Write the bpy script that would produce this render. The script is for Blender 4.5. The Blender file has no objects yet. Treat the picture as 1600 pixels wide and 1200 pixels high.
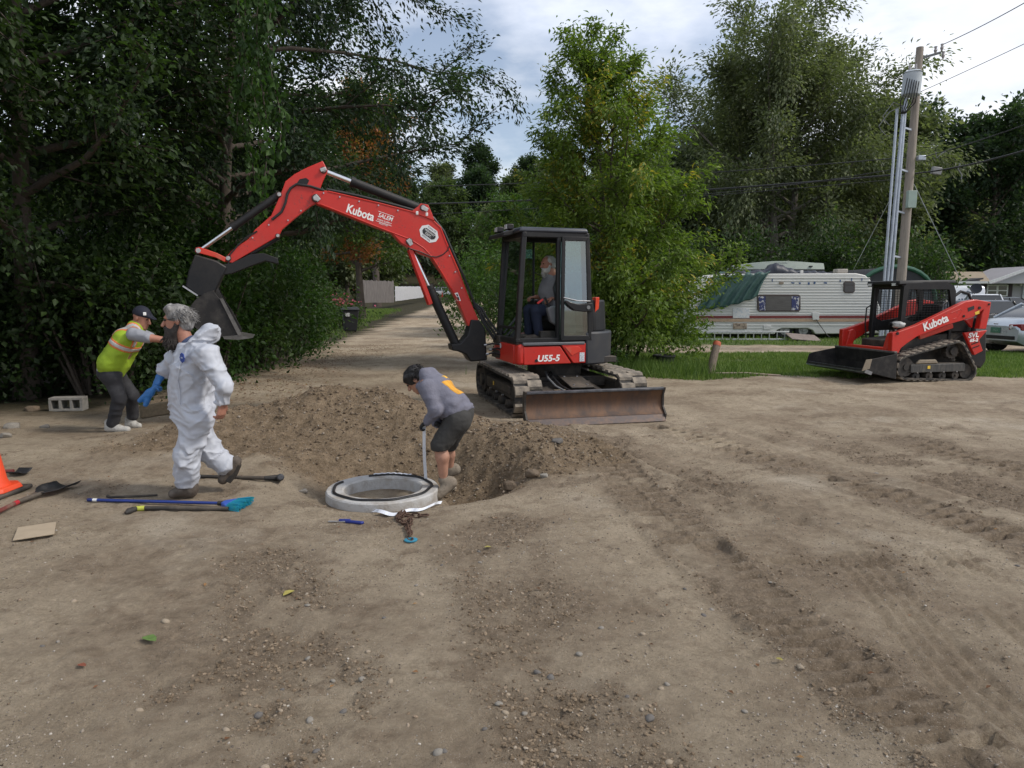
import bpy, bmesh, math, random
import numpy as np
from mathutils import Vector, Matrix

# ------------------------------------------------------------------ camera, sky, sun, exposure
SC = bpy.context.scene
CAMZ = 1.7
FPX = 1110.0
PITCH = math.atan(140.0 / FPX)
cam_d = bpy.data.cameras.new('camera')
cam_d.sensor_width = 36.0
cam_d.lens = 36.0 * FPX / 1600.0
cam_d.clip_start = 0.05
cam_d.clip_end = 2000.0
cam = bpy.data.objects.new('camera', cam_d)
cam.location = (0, 0, CAMZ)
cam.rotation_euler = (math.pi / 2 - PITCH, 0, 0)
SC.collection.objects.link(cam)
SC.camera = cam
SC.render.resolution_x, SC.render.resolution_y = 1024, 768
SC.view_settings.view_transform = 'Standard'
SC.view_settings.look = 'None'
SC.view_settings.exposure = 0.5
SC.view_settings.gamma = 1.0

SUN_EL, SUN_AZ = math.radians(45), math.radians(100)   # azimuth clockwise from +Y
world = bpy.data.worlds.new('World')
SC.world = world
world.use_nodes = True
wn, wl = world.node_tree.nodes, world.node_tree.links
wn.clear()
w_out = wn.new('ShaderNodeOutputWorld')
w_bg = wn.new('ShaderNodeBackground'); w_bg.inputs['Strength'].default_value = 0.1
w_sky = wn.new('ShaderNodeTexSky'); w_sky.sky_type = 'NISHITA'; w_sky.sun_disc = False
w_sky.sun_elevation = SUN_EL; w_sky.sun_rotation = SUN_AZ
w_sky.air_density = 1.0; w_sky.dust_density = 1.5
w_tc = wn.new('ShaderNodeTexCoord')
w_map = wn.new('ShaderNodeMapping'); w_map.inputs['Scale'].default_value = (1.0, 1.0, 2.6)
w_map.inputs['Location'].default_value = (0.35, 0.2, 0.1)
w_n1 = wn.new('ShaderNodeTexNoise'); w_n1.inputs['Scale'].default_value = 2.3
w_n1.inputs['Detail'].default_value = 8.0; w_n1.inputs['Roughness'].default_value = 0.55
w_r1 = wn.new('ShaderNodeValToRGB')
w_r1.color_ramp.elements[0].position = 0.40; w_r1.color_ramp.elements[0].color = (0.18, 0.18, 0.18, 1)
w_r1.color_ramp.elements[1].position = 0.58; w_r1.color_ramp.elements[1].color = (1, 1, 1, 1)
w_n2 = wn.new('ShaderNodeTexNoise'); w_n2.inputs['Scale'].default_value = 4.0
w_n2.inputs['Detail'].default_value = 6.0
w_r2 = wn.new('ShaderNodeValToRGB')
w_r2.color_ramp.elements[0].position = 0.35; w_r2.color_ramp.elements[0].color = (6.3, 6.8, 7.9, 1)
w_r2.color_ramp.elements[1].position = 0.68; w_r2.color_ramp.elements[1].color = (8.2, 8.3, 8.6, 1)
w_mix = wn.new('ShaderNodeMixRGB')
wl.new(w_tc.outputs['Generated'], w_map.inputs['Vector'])
wl.new(w_map.outputs['Vector'], w_n1.inputs['Vector']); wl.new(w_map.outputs['Vector'], w_n2.inputs['Vector'])
wl.new(w_n1.outputs['Fac'], w_r1.inputs['Fac']); wl.new(w_n2.outputs['Fac'], w_r2.inputs['Fac'])
wl.new(w_r1.outputs['Color'], w_mix.inputs['Fac'])
wl.new(w_sky.outputs['Color'], w_mix.inputs['Color1']); wl.new(w_r2.outputs['Color'], w_mix.inputs['Color2'])
wl.new(w_mix.outputs['Color'], w_bg.inputs['Color']); wl.new(w_bg.outputs['Background'], w_out.inputs['Surface'])

sun_d = bpy.data.lights.new('sun', 'SUN')
sun_d.energy = 1.8; sun_d.angle = math.radians(9); sun_d.color = (1.0, 0.93, 0.83)
sun = bpy.data.objects.new('sun', sun_d)
sun_dir = Vector((math.sin(SUN_AZ) * math.cos(SUN_EL), math.cos(SUN_AZ) * math.cos(SUN_EL), math.sin(SUN_EL)))
sun.rotation_euler = sun_dir.to_track_quat('Z', 'Y').to_euler()
sun.location = (0, 0, 30)
SC.collection.objects.link(sun)

# ------------------------------------------------------------------ helpers
COL = SC.collection
rnd = random.Random(7)
PI = math.pi

def ray(px, py):
    u = (px - 800.0) / FPX; v = -(py - 600.0) / FPX
    c, s = math.cos(PITCH), math.sin(PITCH)
    return Vector((u, c + v * s, -s + v * c))
def at_y(px, py, y):                       # the point of a pixel's ray at depth y
    r = ray(px, py); k = y / r.y
    return Vector((r.x * k, y, CAMZ + r.z * k))
def at_z(px, py, z=0.0):                   # ... on a level at height z
    r = ray(px, py); k = (z - CAMZ) / r.z
    return Vector((r.x * k, r.y * k, z))
class Plane:                               # upright plane through (x, y) along unit d; in-plane coordinates (t, z)
    def __init__(self, p, d):
        self.p = Vector((p[0], p[1], 0)); self.d = Vector((d[0], d[1], 0)).normalized()
        self.n = Vector((-self.d.y, self.d.x, 0))
    def tz(self, px, py):
        r = ray(px, py); k = self.p.dot(self.n) / r.dot(self.n)
        q = Vector((r.x * k, r.y * k, CAMZ + r.z * k))
        return ((q - self.p).dot(self.d), q.z)
    def pt(self, t, z, off=0.0):
        return self.p + self.d * t + self.n * off + Vector((0, 0, z))
    def px(self, px, py, off=0.0):
        t, z = self.tz(px, py); return self.pt(t, z, off)

MATS = {}
def mat(name, color=None, rough=0.6, metal=0.0, var=0.12, scale=8.0, bump=0.0, bscale=40.0, color2=None, thr=None, coat=0.0, spec=0.5, stretch=None, dust=0.0, chips=0.0):
    """principled material whose colour wanders with noise; color2 = second colour in patches (dirt, rust, wear)"""
    if name in MATS: return MATS[name]
    m = bpy.data.materials.new(name); m.use_nodes = True
    n, l = m.node_tree.nodes, m.node_tree.links
    b = n['Principled BSDF']
    b.inputs['Roughness'].default_value = rough; b.inputs['Metallic'].default_value = metal
    b.inputs['Specular IOR Level'].default_value = spec
    b.inputs['Coat Weight'].default_value = coat
    tc = n.new('ShaderNodeTexCoord')
    vec = tc.outputs['Object']
    if stretch:
        mp = n.new('ShaderNodeMapping'); mp.inputs['Scale'].default_value = stretch
        l.new(vec, mp.inputs['Vector']); vec = mp.outputs['Vector']
    nz = n.new('ShaderNodeTexNoise'); nz.inputs['Scale'].default_value = scale
    nz.inputs['Detail'].default_value = 6.0; nz.inputs['Roughness'].default_value = 0.65
    l.new(vec, nz.inputs['Vector'])
    rp = n.new('ShaderNodeValToRGB')
    c = color; c2 = color2
    if c2 is None:
        lo = tuple(max(0, x * (1 - var)) for x in c); hi = tuple(min(1, x * (1 + var)) for x in c)
        rp.color_ramp.elements[0].position = 0.3; rp.color_ramp.elements[1].position = 0.7
    else:
        lo, hi = c, c2
        t = thr or (0.48, 0.66)
        rp.color_ramp.elements[0].position = t[0]; rp.color_ramp.elements[1].position = t[1]
    rp.color_ramp.elements[0].color = (*lo, 1); rp.color_ramp.elements[1].color = (*hi, 1)
    l.new(nz.outputs['Fac'], rp.inputs['Fac']); l.new(rp.outputs['Color'], b.inputs['Base Color'])
    if dust:
        ge = n.new('ShaderNodeNewGeometry'); sx = n.new('ShaderNodeSeparateXYZ'); l.new(ge.outputs['True Normal'], sx.inputs[0])
        mr = n.new('ShaderNodeMapRange'); mr.inputs['From Min'].default_value = -.2; mr.inputs['From Max'].default_value = .9; mr.inputs['To Min'].default_value = .18; mr.inputs['To Max'].default_value = 1.0
        l.new(sx.outputs['Z'], mr.inputs['Value'])
        n3 = n.new('ShaderNodeTexNoise'); n3.inputs['Scale'].default_value = 26; n3.inputs['Detail'].default_value = 9; n3.inputs['Roughness'].default_value = .75; l.new(vec, n3.inputs['Vector'])
        n4 = n.new('ShaderNodeTexNoise'); n4.inputs['Scale'].default_value = 2.2; n4.inputs['Detail'].default_value = 6; l.new(vec, n4.inputs['Vector'])
        m1 = n.new('ShaderNodeMath'); m1.operation = 'MULTIPLY'; l.new(n3.outputs['Fac'], m1.inputs[0]); l.new(n4.outputs['Fac'], m1.inputs[1])
        m2 = n.new('ShaderNodeMapRange'); m2.inputs['From Min'].default_value = .16; m2.inputs['From Max'].default_value = .42; m2.inputs['To Max'].default_value = dust; l.new(m1.outputs[0], m2.inputs['Value'])
        m3 = n.new('ShaderNodeMath'); m3.operation = 'MULTIPLY'; m3.use_clamp = True; l.new(m2.outputs['Result'], m3.inputs[0]); l.new(mr.outputs['Result'], m3.inputs[1])
        mx = n.new('ShaderNodeMixRGB'); mx.inputs['Color2'].default_value = (.26, .20, .14, 1); l.new(m3.outputs[0], mx.inputs['Fac']); l.new(rp.outputs['Color'], mx.inputs['Color1']); l.new(mx.outputs['Color'], b.inputs['Base Color'])
    if chips:
        src = b.inputs['Base Color'].links[0].from_socket
        n5 = n.new('ShaderNodeTexNoise'); n5.inputs['Scale'].default_value = 34; n5.inputs['Detail'].default_value = 8; n5.inputs['Roughness'].default_value = .7; l.new(vec, n5.inputs['Vector'])
        n6 = n.new('ShaderNodeTexNoise'); n6.inputs['Scale'].default_value = 3.1; l.new(vec, n6.inputs['Vector'])
        ma = n.new('ShaderNodeMath'); ma.operation = 'MULTIPLY_ADD'; ma.inputs[1].default_value = .35; l.new(n6.outputs['Fac'], ma.inputs[0]); l.new(n5.outputs['Fac'], ma.inputs[2])
        r5 = n.new('ShaderNodeMapRange'); r5.inputs['From Min'].default_value = .80; r5.inputs['From Max'].default_value = .86; r5.inputs['To Max'].default_value = chips; l.new(ma.outputs[0], r5.inputs['Value'])
        mc = n.new('ShaderNodeMixRGB'); mc.inputs['Color2'].default_value = (.05, .042, .038, 1); l.new(r5.outputs['Result'], mc.inputs['Fac']); l.new(src, mc.inputs['Color1']); l.new(mc.outputs['Color'], b.inputs['Base Color'])
    rr = n.new('ShaderNodeMapRange'); rr.inputs['To Min'].default_value = max(0.03, rough - 0.1); rr.inputs['To Max'].default_value = min(1, rough + 0.12)
    l.new(nz.outputs['Fac'], rr.inputs['Value']); l.new(rr.outputs['Result'], b.inputs['Roughness'])
    if bump:
        nb = n.new('ShaderNodeTexNoise'); nb.inputs['Scale'].default_value = bscale; nb.inputs['Detail'].default_value = 5.0
        l.new(vec, nb.inputs['Vector'])
        bp = n.new('ShaderNodeBump'); bp.inputs['Strength'].default_value = bump; bp.inputs['Distance'].default_value = 0.02
        l.new(nb.outputs['Fac'], bp.inputs['Height']); l.new(bp.outputs['Normal'], b.inputs['Normal'])
    MATS[name] = m
    return m
def glass(name, tint=(0.55, 0.7, 0.68), alpha=0.35):
    if name in MATS: return MATS[name]
    m = bpy.data.materials.new(name); m.use_nodes = True
    n, l = m.node_tree.nodes, m.node_tree.links
    n.clear()
    o = n.new('ShaderNodeOutputMaterial'); mx = n.new('ShaderNodeMixShader')
    tr = n.new('ShaderNodeBsdfTransparent'); tr.inputs['Color'].default_value = (*tint, 1)
    gl = n.new('ShaderNodeBsdfGlossy'); gl.inputs['Roughness'].default_value = 0.03
    gl.inputs['Color'].default_value = (0.9, 0.95, 0.95, 1)
    fr = n.new('ShaderNodeFresnel'); fr.inputs['IOR'].default_value = 1.5
    ma = n.new('ShaderNodeMath'); ma.operation = 'ADD'; ma.inputs[1].default_value = alpha * 0.2
    l.new(fr.outputs['Fac'], ma.inputs[0]); l.new(ma.outputs[0], mx.inputs['Fac'])
    l.new(tr.outputs[0], mx.inputs[1]); l.new(gl.outputs[0], mx.inputs[2]); l.new(mx.outputs[0], o.inputs['Surface'])
    MATS[name] = m
    return m

def tag(o, label=None, cat=None, group=None, kind=None):
    if label: o['label'] = label
    if cat: o['category'] = cat
    if group: o['group'] = group
    if kind: o['kind'] = kind
    return o
def thing(name, label, cat, loc=(0, 0, 0), group=None):
    o = bpy.data.objects.new(name, None); o.empty_display_size = 0.2
    COL.objects.link(o); o.location = loc
    return tag(o, label, cat, group)
def root_loc(o):
    v = Vector((0, 0, 0))
    while o is not None:
        v += Vector(o.location); o = o.parent
    return v
def link_mesh(name, me, m, parent=None, smooth=False):
    o = bpy.data.objects.new(name, me); COL.objects.link(o)
    if m is not None: me.materials.append(m)
    if parent is not None: o.parent = parent
    if smooth: me.polygons.foreach_set('use_smooth', [True] * len(me.polygons))
    return o
def np_mesh(name, V, F, attrs=None):
    """mesh from numpy arrays: V (n,3), F (m,k) with one k"""
    me = bpy.data.meshes.new(name)
    V = np.asarray(V, np.float32); F = np.asarray(F, np.int32); k = F.shape[1]
    me.vertices.add(len(V)); me.vertices.foreach_set('co', V.ravel())
    me.loops.add(F.size); me.loops.foreach_set('vertex_index', F.ravel())
    me.polygons.add(len(F)); me.polygons.foreach_set('loop_start', np.arange(0, F.size, k, dtype=np.int32))
    me.polygons.foreach_set('loop_total', np.full(len(F), k, np.int32))
    if attrs:
        for an, av in attrs.items():
            a = me.attributes.new(an, 'FLOAT', 'POINT'); a.data.foreach_set('value', np.asarray(av, np.float32))
    me.update(calc_edges=True)
    return me

class MB:
    """collects shapes in world coordinates (through matrix M) and links them as one mesh object"""
    def __init__(self, M=None):
        self.v = []; self.f = []; self.M = M or Matrix.Identity(4)
    def add(self, vs, fs):
        o = len(self.v)
        self.v += [self.M @ Vector(p) for p in vs]
        self.f += [tuple(i + o for i in f) for f in fs]
        return self
    def box(self, c, s, R=None):
        R = R or Matrix.Identity(3)
        vs = []
        for x in (-.5, .5):
            for y in (-.5, .5):
                for z in (-.5, .5):
                    vs.append(Vector(c) + R @ Vector((x * s[0], y * s[1], z * s[2])))
        return self.add(vs, [(0, 1, 3, 2), (4, 6, 7, 5), (0, 4, 5, 1), (2, 3, 7, 6), (0, 2, 6, 4), (1, 5, 7, 3)])
    def bar(self, a, b, w, h=None, up=(0, 0, 1)):
        a, b = Vector(a), Vector(b); h = h or w
        d = (b - a); L = d.length; d.normalize()
        u = Vector(up); u = u - d * u.dot(d)
        if u.length < 1e-4: u = Vector((1, 0, 0)) - d * d.x
        u.normalize(); s = d.cross(u)
        R = Matrix((d, s, u)).transposed()
        return self.box((a + b) / 2, (L, w, h), R)
    def cyl(self, a, b, r, r2=None, n=16, cap=True):
        a, b = Vector(a), Vector(b); r2 = r if r2 is None else r2
        d = (b - a).normalized()
        u = d.orthogonal().normalized(); w = d.cross(u)
        vs = []
        for p, q in ((a, r), (b, r2)):
            for i in range(n):
                t = 2 * PI * i / n
                vs.append(p + (u * math.cos(t) + w * math.sin(t)) * q)
        fs = [(i, (i + 1) % n, n + (i + 1) % n, n + i) for i in range(n)]
        if cap: fs += [tuple(range(n - 1, -1, -1)), tuple(range(n, 2 * n))]
        return self.add(vs, fs)
    def tube(self, pts, r, n=8, cap=True):
        pts = [Vector(p) for p in pts]
        rs = r if hasattr(r, '__len__') else [r] * len(pts)
        vs, fs = [], []
        u = None
        for i, p in enumerate(pts):
            d = (pts[min(i + 1, len(pts) - 1)] - pts[max(i - 1, 0)])
            d = d.normalized() if d.length > 1e-9 else Vector((0, 0, 1))
            u = d.orthogonal() if u is None else u - d * u.dot(d)
            if u.length < 1e-5: u = d.orthogonal()
            u.normalize(); w = d.cross(u)
            for k in range(n):
                t = 2 * PI * k / n
                vs.append(p + (u * math.cos(t) + w * math.sin(t)) * rs[i])
        for i in range(len(pts) - 1):
            for k in range(n):
                fs.append((i * n + k, i * n + (k + 1) % n, (i + 1) * n + (k + 1) % n, (i + 1) * n + k))
        if cap: fs += [tuple(range(n - 1, -1, -1)), tuple(range((len(pts) - 1) * n, len(pts) * n))]
        return self.add(vs, fs)
    def prism(self, A, B):
        """two matching rings of points -> closed solid"""
        n = len(A)
        fs = [(i, (i + 1) % n, n + (i + 1) % n, n + i) for i in range(n)]
        fs += [tuple(range(n - 1, -1, -1)), tuple(range(n, 2 * n))]
        return self.add(list(A) + list(B), fs)
    def plate(self, plane, outline, o0, o1):
        """outline of (t, z) in an upright plane, extruded from offset o0 to o1 along its normal"""
        return self.prism([plane.pt(t, z, o0) for t, z in outline], [plane.pt(t, z, o1) for t, z in outline])
    def lathe(self, prof, n=24, c=(0, 0, 0), closed=False):
        vs, fs = [], []
        m = len(prof)
        for r, z in prof:
            for k in range(n):
                t = 2 * PI * k / n
                vs.append(Vector(c) + Vector((r * math.cos(t), r * math.sin(t), z)))
        for i in range(m if closed else m - 1):
            j = (i + 1) % m
            for k in range(n):
                fs.append((i * n + k, i * n + (k + 1) % n, j * n + (k + 1) % n, j * n + k))
        if not closed: fs += [tuple(range(n - 1, -1, -1)), tuple(range((m - 1) * n, m * n))]
        return self.add(vs, fs)
    def build(self, name, m, parent=None, bevel=0.0, smooth=False, seg=2, angle=35):
        off = root_loc(parent) if parent is not None else Vector((0, 0, 0))
        me = bpy.data.meshes.new(name)
        me.from_pydata([tuple(p - off) for p in self.v], [], self.f)
        bm = bmesh.new(); bm.from_mesh(me)
        bmesh.ops.recalc_face_normals(bm, faces=bm.faces)
        bm.to_mesh(me); bm.free()
        o = link_mesh(name, me, m, parent)
        if parent is None and len(self.v):
            c = sum(self.v, Vector()) / len(self.v)
            c.z = min(p.z for p in self.v)
            me.transform(Matrix.Translation(-c)); o.location = c
        if bevel:
            b = o.modifiers.new('bevel', 'BEVEL'); b.width = bevel; b.segments = seg; b.limit_method = 'ANGLE'
            b.angle_limit = math.radians(30); b.harden_normals = False
        if smooth or bevel:
            for p in me.polygons: p.use_smooth = True
            try: me.set_sharp_from_angle(angle=math.radians(angle))
            except Exception: pass
        return o

def text_mesh(name, body, size, origin, xdir, zdir, m, parent, extrude=0.002, align='CENTER', shear=0.0, bold=0.0, width=None):
    """flat raised lettering; xdir = reading direction, zdir = up on the sign"""
    cu = bpy.data.curves.new(name, 'FONT'); cu.body = body; cu.size = size; cu.extrude = extrude
    cu.align_x = align; cu.align_y = 'CENTER'; cu.shear = shear; cu.offset = bold; cu.resolution_u = 4
    o = bpy.data.objects.new(name, cu); COL.objects.link(o)
    dg = bpy.context.evaluated_depsgraph_get(); dg.update()
    me = bpy.data.meshes.new_from_object(o.evaluated_get(dg))
    bpy.data.objects.remove(o); bpy.data.curves.remove(cu)
    me.materials.clear()
    x = Vector(xdir).normalized(); z = Vector(zdir); z = (z - x * z.dot(x)).normalized(); nn = x.cross(z)
    if width:
        xs = [v.co.x for v in me.vertices]; k = width / max(1e-6, max(xs) - min(xs))
        me.transform(Matrix.Diagonal((k, 1, 1, 1)))
    M = Matrix((x, z, nn)).transposed().to_4x4(); M.translation = Vector(origin) - root_loc(parent)
    me.transform(M)
    return link_mesh(name, me, m, parent)

def copy_tree(o, parent=None):
    c = o.copy(); COL.objects.link(c); c.parent = parent
    for ch in list(o.children): copy_tree(ch, c)
    return c

# lattice noise
_rs = np.random.RandomState(3)
_T2 = _rs.rand(256, 256).astype(np.float32)
_T3 = _rs.rand(64, 64, 64).astype(np.float32)
def vn2(x, y):
    xi = np.floor(x).astype(np.int64); yi = np.floor(y).astype(np.int64)
    fx = (x - xi); fy = (y - yi)
    fx = fx * fx * (3 - 2 * fx); fy = fy * fy * (3 - 2 * fy)
    a = _T2[xi & 255, yi & 255]; b = _T2[(xi + 1) & 255, yi & 255]
    c = _T2[xi & 255, (yi + 1) & 255]; d = _T2[(xi + 1) & 255, (yi + 1) & 255]
    return ((a * (1 - fx) + b * fx) * (1 - fy) + (c * (1 - fx) + d * fx) * fy) * 2 - 1
def vn3(x, y, z):
    xi = np.floor(x).astype(np.int64); yi = np.floor(y).astype(np.int64); zi = np.floor(z).astype(np.int64)
    fx = x - xi; fy = y - yi; fz = z - zi
    fx = fx * fx * (3 - 2 * fx); fy = fy * fy * (3 - 2 * fy); fz = fz * fz * (3 - 2 * fz)
    g = lambda i, j, k: _T3[(xi + i) & 63, (yi + j) & 63, (zi + k) & 63]
    c00 = g(0, 0, 0) * (1 - fx) + g(1, 0, 0) * fx; c10 = g(0, 1, 0) * (1 - fx) + g(1, 1, 0) * fx
    c01 = g(0, 0, 1) * (1 - fx) + g(1, 0, 1) * fx; c11 = g(0, 1, 1) * (1 - fx) + g(1, 1, 1) * fx
    return ((c00 * (1 - fy) + c10 * fy) * (1 - fz) + (c01 * (1 - fy) + c11 * fy) * fz) * 2 - 1
def sstep(a, b, x):
    t = np.clip((x - a) / (b - a), 0, 1); return t * t * (3 - 2 * t)
# ------------------------------------------------------------------ ground
EXC = Vector((0.66, 11.05, 0))                       # excavator swing axis
RING = Vector((-1.17, 6.27, 0))
_c14, _s14 = math.cos(math.radians(14.6)), math.sin(math.radians(14.6))
U_F = Vector((_s14, -_c14, 0)); U_L = Vector((_c14, _s14, 0))    # undercarriage: forward (to the blade) and its left
def gauss(x, y, cx, cy, sx, sy, a=0.0):
    c, s = math.cos(a), math.sin(a)
    u = (x - cx) * c + (y - cy) * s; v = -(x - cx) * s + (y - cy) * c
    return np.exp(-(u / sx) ** 2 - (v / sy) ** 2)
def seg_dist(x, y, ax, ay, bx, by):
    dx, dy = bx - ax, by - ay; L2 = dx * dx + dy * dy
    t = np.clip(((x - ax) * dx + (y - ay) * dy) / L2, 0, 1)
    d = ((x - ax) * dy - (y - ay) * dx) / math.sqrt(L2)
    return d, t * math.sqrt(L2), np.hypot(x - ax - t * dx, y - ay - t * dy)
def soil_mask(x, y):
    m = 1.0 * gauss(x, y, -2.3, 8.5, 1.9, 1.35) + gauss(x, y, -0.7, 7.5, 1.5, .9) + .8 * gauss(x, y, .25, 7.5, .9, .9) + .6 * gauss(x, y, -3.9, 7.7, 1.0, .8)
    n = .25 * vn2(x * 1.7, y * 1.7) + .2 * vn2(x * 4.5 + 9, y * 4.5)
    return sstep(.28, .75, m + n)
BANDS = ((2.0, 9.0, 3.05, 6.3, .30), (3.05, 6.3, 3.55, 4.5, .26), (.75, 9.0, 1.25, 4.6, .26), (1.3, 4.4, 1.7, 2.3, .26), (3.6, 8.8, 4.6, 4.0, .30), (-.2, 4.9, .35, 2.3, .34), (-1.6, 4.4, -.6, 2.3, .30), (4.6, 8.2, 5.7, 3.4, .28), (2.2, 4.4, 2.6, 2.4, .34), (1.2, 8.2, 2.2, 5.2, .24))
PRINTS = ((2.0, 8.9, 3.05, 6.3, .20, .048, .17), (3.05, 6.3, 3.5, 4.7, .20, .036, .16), (.75, 9.0, 1.25, 4.6, .19, .026, .15), (1.3, 4.4, 1.7, 2.4, .17, .024, .12), (4.6, 8.0, 5.6, 3.6, .19, .03, .15))
TYRES = ((2.25, 4.4, 1.92, 2.3), (2.85, 4.4, 2.5, 2.4))
def printed(x, y):
    m = 0 * x
    for q in PRINTS + tuple((a, b, c, d, .16, 0, 0) for a, b, c, d in TYRES):
        ax, ay, bx, by, w = q[:5]; dx, dy = bx - ax, by - ay; L2 = dx * dx + dy * dy; t = np.clip(((x - ax) * dx + (y - ay) * dy) / L2, 0, 1)
        m = np.maximum(m, sstep(w * 1.15, w * .9, np.hypot(x - ax - t * dx, y - ay - t * dy)))
    return m
def disturbed(x, y):
    m = 0 * x
    for ax, ay, bx, by, w in BANDS:
        dx, dy = bx - ax, by - ay; L2 = dx * dx + dy * dy; t = np.clip(((x - ax) * dx + (y - ay) * dy) / L2, 0, 1)
        m = np.maximum(m, sstep(w * 1.5, w * .6, np.hypot(x - ax - t * dx, y - ay - t * dy)))
    n = vn2(x * 1.9 + 6, y * 1.9) + .6 * vn2(x * 5.2, y * 5.2 + 4) + .35 * vn2(x * 13, y * 13)
    return np.clip(m * sstep(-.75, .45, n) + .8 * sstep(.55, 1.05, n + .25 * vn2(x * .5, y * .5)), 0, 1) * (1 - sstep(10, 13, y))
def grass_mask(x, y):
    n = .35 * vn2(x * 1.3 + 5, y * 1.3) + .2 * vn2(x * 4, y * 4 + 3)
    right = sstep(-.1, .35, np.minimum((y - 14.35 - .02 * x) * .9 + n * .8, (x - 1.9) + n))
    right = right * (1 - sstep(.2, .8, np.minimum(np.minimum(y - 20.1, 24.6 - y) * .8 + n * 1.2, x - 3.0)))    # gravel lane before the camper
    rl = -6.0 - .09 * (y - 20)
    left = sstep(-.2, .5, np.minimum(np.minimum((rl - x) * .8 + n, (y - 26) + n), 200 - y))
    return np.clip(np.maximum(right, left), 0, 1)
def height(x, y, fine=True):
    x = np.asarray(x, np.float64); y = np.asarray(y, np.float64)
    z = 0.011 * np.maximum(0, y - 28) + 0.26 * np.maximum(0, np.minimum(y, 222) - 150) * sstep(150, 210, y)
    z = z + sstep(45, 120, x) * 0.12 * np.maximum(0, np.minimum(x, 95) - 45)
    quiet = np.clip(1 - 1.0 * gauss(x, y, EXC.x, EXC.y - .6, 2.4, 2.2), 0, 1)
    far = 1 - sstep(18, 40, y) * .6
    z = z + quiet * far * (.030 * vn2(x * .55, y * .55) + .016 * vn2(x * 1.6 + 3, y * 1.6 + 8))
    # spoil heap and the dug hollow
    lump = 1 + .35 * vn2(x * 1.4 + 4, y * 1.4) + .18 * vn2(x * 3.3, y * 3.3 + 7)
    z = z + lump * (.37 * gauss(x, y, -2.25, 8.65, 1.55, .80, .1) + .18 * gauss(x, y, -.95, 8.45, 1.0, .55) + .14 * gauss(x, y, -3.7, 8.1, .8, .6)
                    + .20 * gauss(x, y, .12, 7.75, .62, .5, .5) + .10 * gauss(x, y, .35, 6.95, .55, .35, .6) + .07 * gauss(x, y, -3.2, 7.1, .9, .35))
    z = z - .40 * np.exp(-(np.hypot((x + 1.0) / 1.02, (y - 6.80) / .80)) ** 4) - .06 * gauss(x, y, -1.1, 6.05, .80, .62)
    z = z - .1 * gauss(x, y, -.3, 6.6, .5, .5)
    sm = soil_mask(x, y)
    if fine:
        rough = .35 + .65 * sstep(-.15, .35, vn2(x * .9 + 2, y * .9 + 1)) + 1.2 * sm
        rough = rough * (.4 + .6 * quiet) * (1 - .7 * printed(x, y))
        z = z + far * rough * (.013 * vn2(x * 5, y * 5) + .011 * vn2(x * 11 + 2, y * 11) + .008 * vn2(x * 22, y * 22 + 5) - .006 * np.abs(vn2(x * 17 + 4, y * 17)))
        z = z + sm * (.030 * vn2(x * 5 + 1, y * 5) + .016 * np.abs(vn2(x * 13, y * 13)) + .010 * np.abs(vn2(x * 27 + 3, y * 27)))
        dm = disturbed(x, y) * (1 - .9 * printed(x, y)); z = z + dm * (.022 * np.abs(vn2(x * 8 + 2, y * 8)) + .016 * np.abs(vn2(x * 17, y * 17 + 3)) + .010 * vn2(x * 30 + 5, y * 30) - .016)
        # crawler track print across the yard (cross bars), tyre prints (lengthwise grooves), small ruts
        for (ax, ay, bx, by, w, dep, per) in PRINTS:
            d, t, r = seg_dist(x, y, ax, ay, bx, by)
            k = sstep(w + .03, w - .01, np.abs(d)) * sstep(w + .08, w, r)
            brk = sstep(-.75, -.2, vn2(x * 1.6 + ax * 7, y * 1.6))
            ph = (t / per + .5 * (d > 0)) % 1.0
            z = z + k * brk * dep * (sstep(.0, .12, ph) * sstep(.62, .5, ph) * -1.5 + .5) + .018 * brk * np.exp(-((np.abs(d) - w - .04) / .035) ** 2) * (r < w + .2)
        for (ax, ay, bx, by) in TYRES:
            d, t, r = seg_dist(x, y, ax, ay, bx, by)
            k = (np.abs(d) < .16) * (r < .18) * sstep(-.7, -.2, vn2(x * 1.8, y * 1.8 + ax))
            z = z - k * .020 * (np.abs(((d + .16) / .08) % 1.0 - .5) < .25)
        d, t, r = seg_dist(x, y, 1.72, 4.42, 2.75, 4.36)
        z = z - .032 * np.exp(-(d / .025) ** 2) * (r < .06) + .022 * np.exp(-((d + .05) / .03) ** 2) * (r < .09)
        for (ax, ay, bx, by, w, dep) in ((1.1, 7.9, 2.1, 5.3, .12, .045), (3.6, 8.6, 4.6, 4.0, .3, .026), (5.3, 9.0, 7.5, 3.2, .35, .03), (2.9, 8.7, 3.9, 6.0, .16, .035), (-.2, 4.9, .3, 2.4, .2, .014), (-1.6, 4.9, -.7, 2.4, .3, .012)):
            d, t, r = seg_dist(x, y, ax, ay, bx, by)
            k = np.exp(-(d / w) ** 2) * sstep(w * 2.5, w, r)
            z = z - dep * k + dep * .7 * np.exp(-((d - 1.5 * w) / (.5 * w)) ** 2) * sstep(w * 3, w * 2, r)
    # level seat under the ring and under the machine
    z = z * (1 - sstep(.75, .5, np.hypot(x - RING.x, y - RING.y)) * .9) + sstep(.75, .5, np.hypot(x - RING.x, y - RING.y)) * .9 * (-.115)
    return z
def gz(x, y): return float(height(np.array([x]), np.array([y]))[0])

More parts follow.
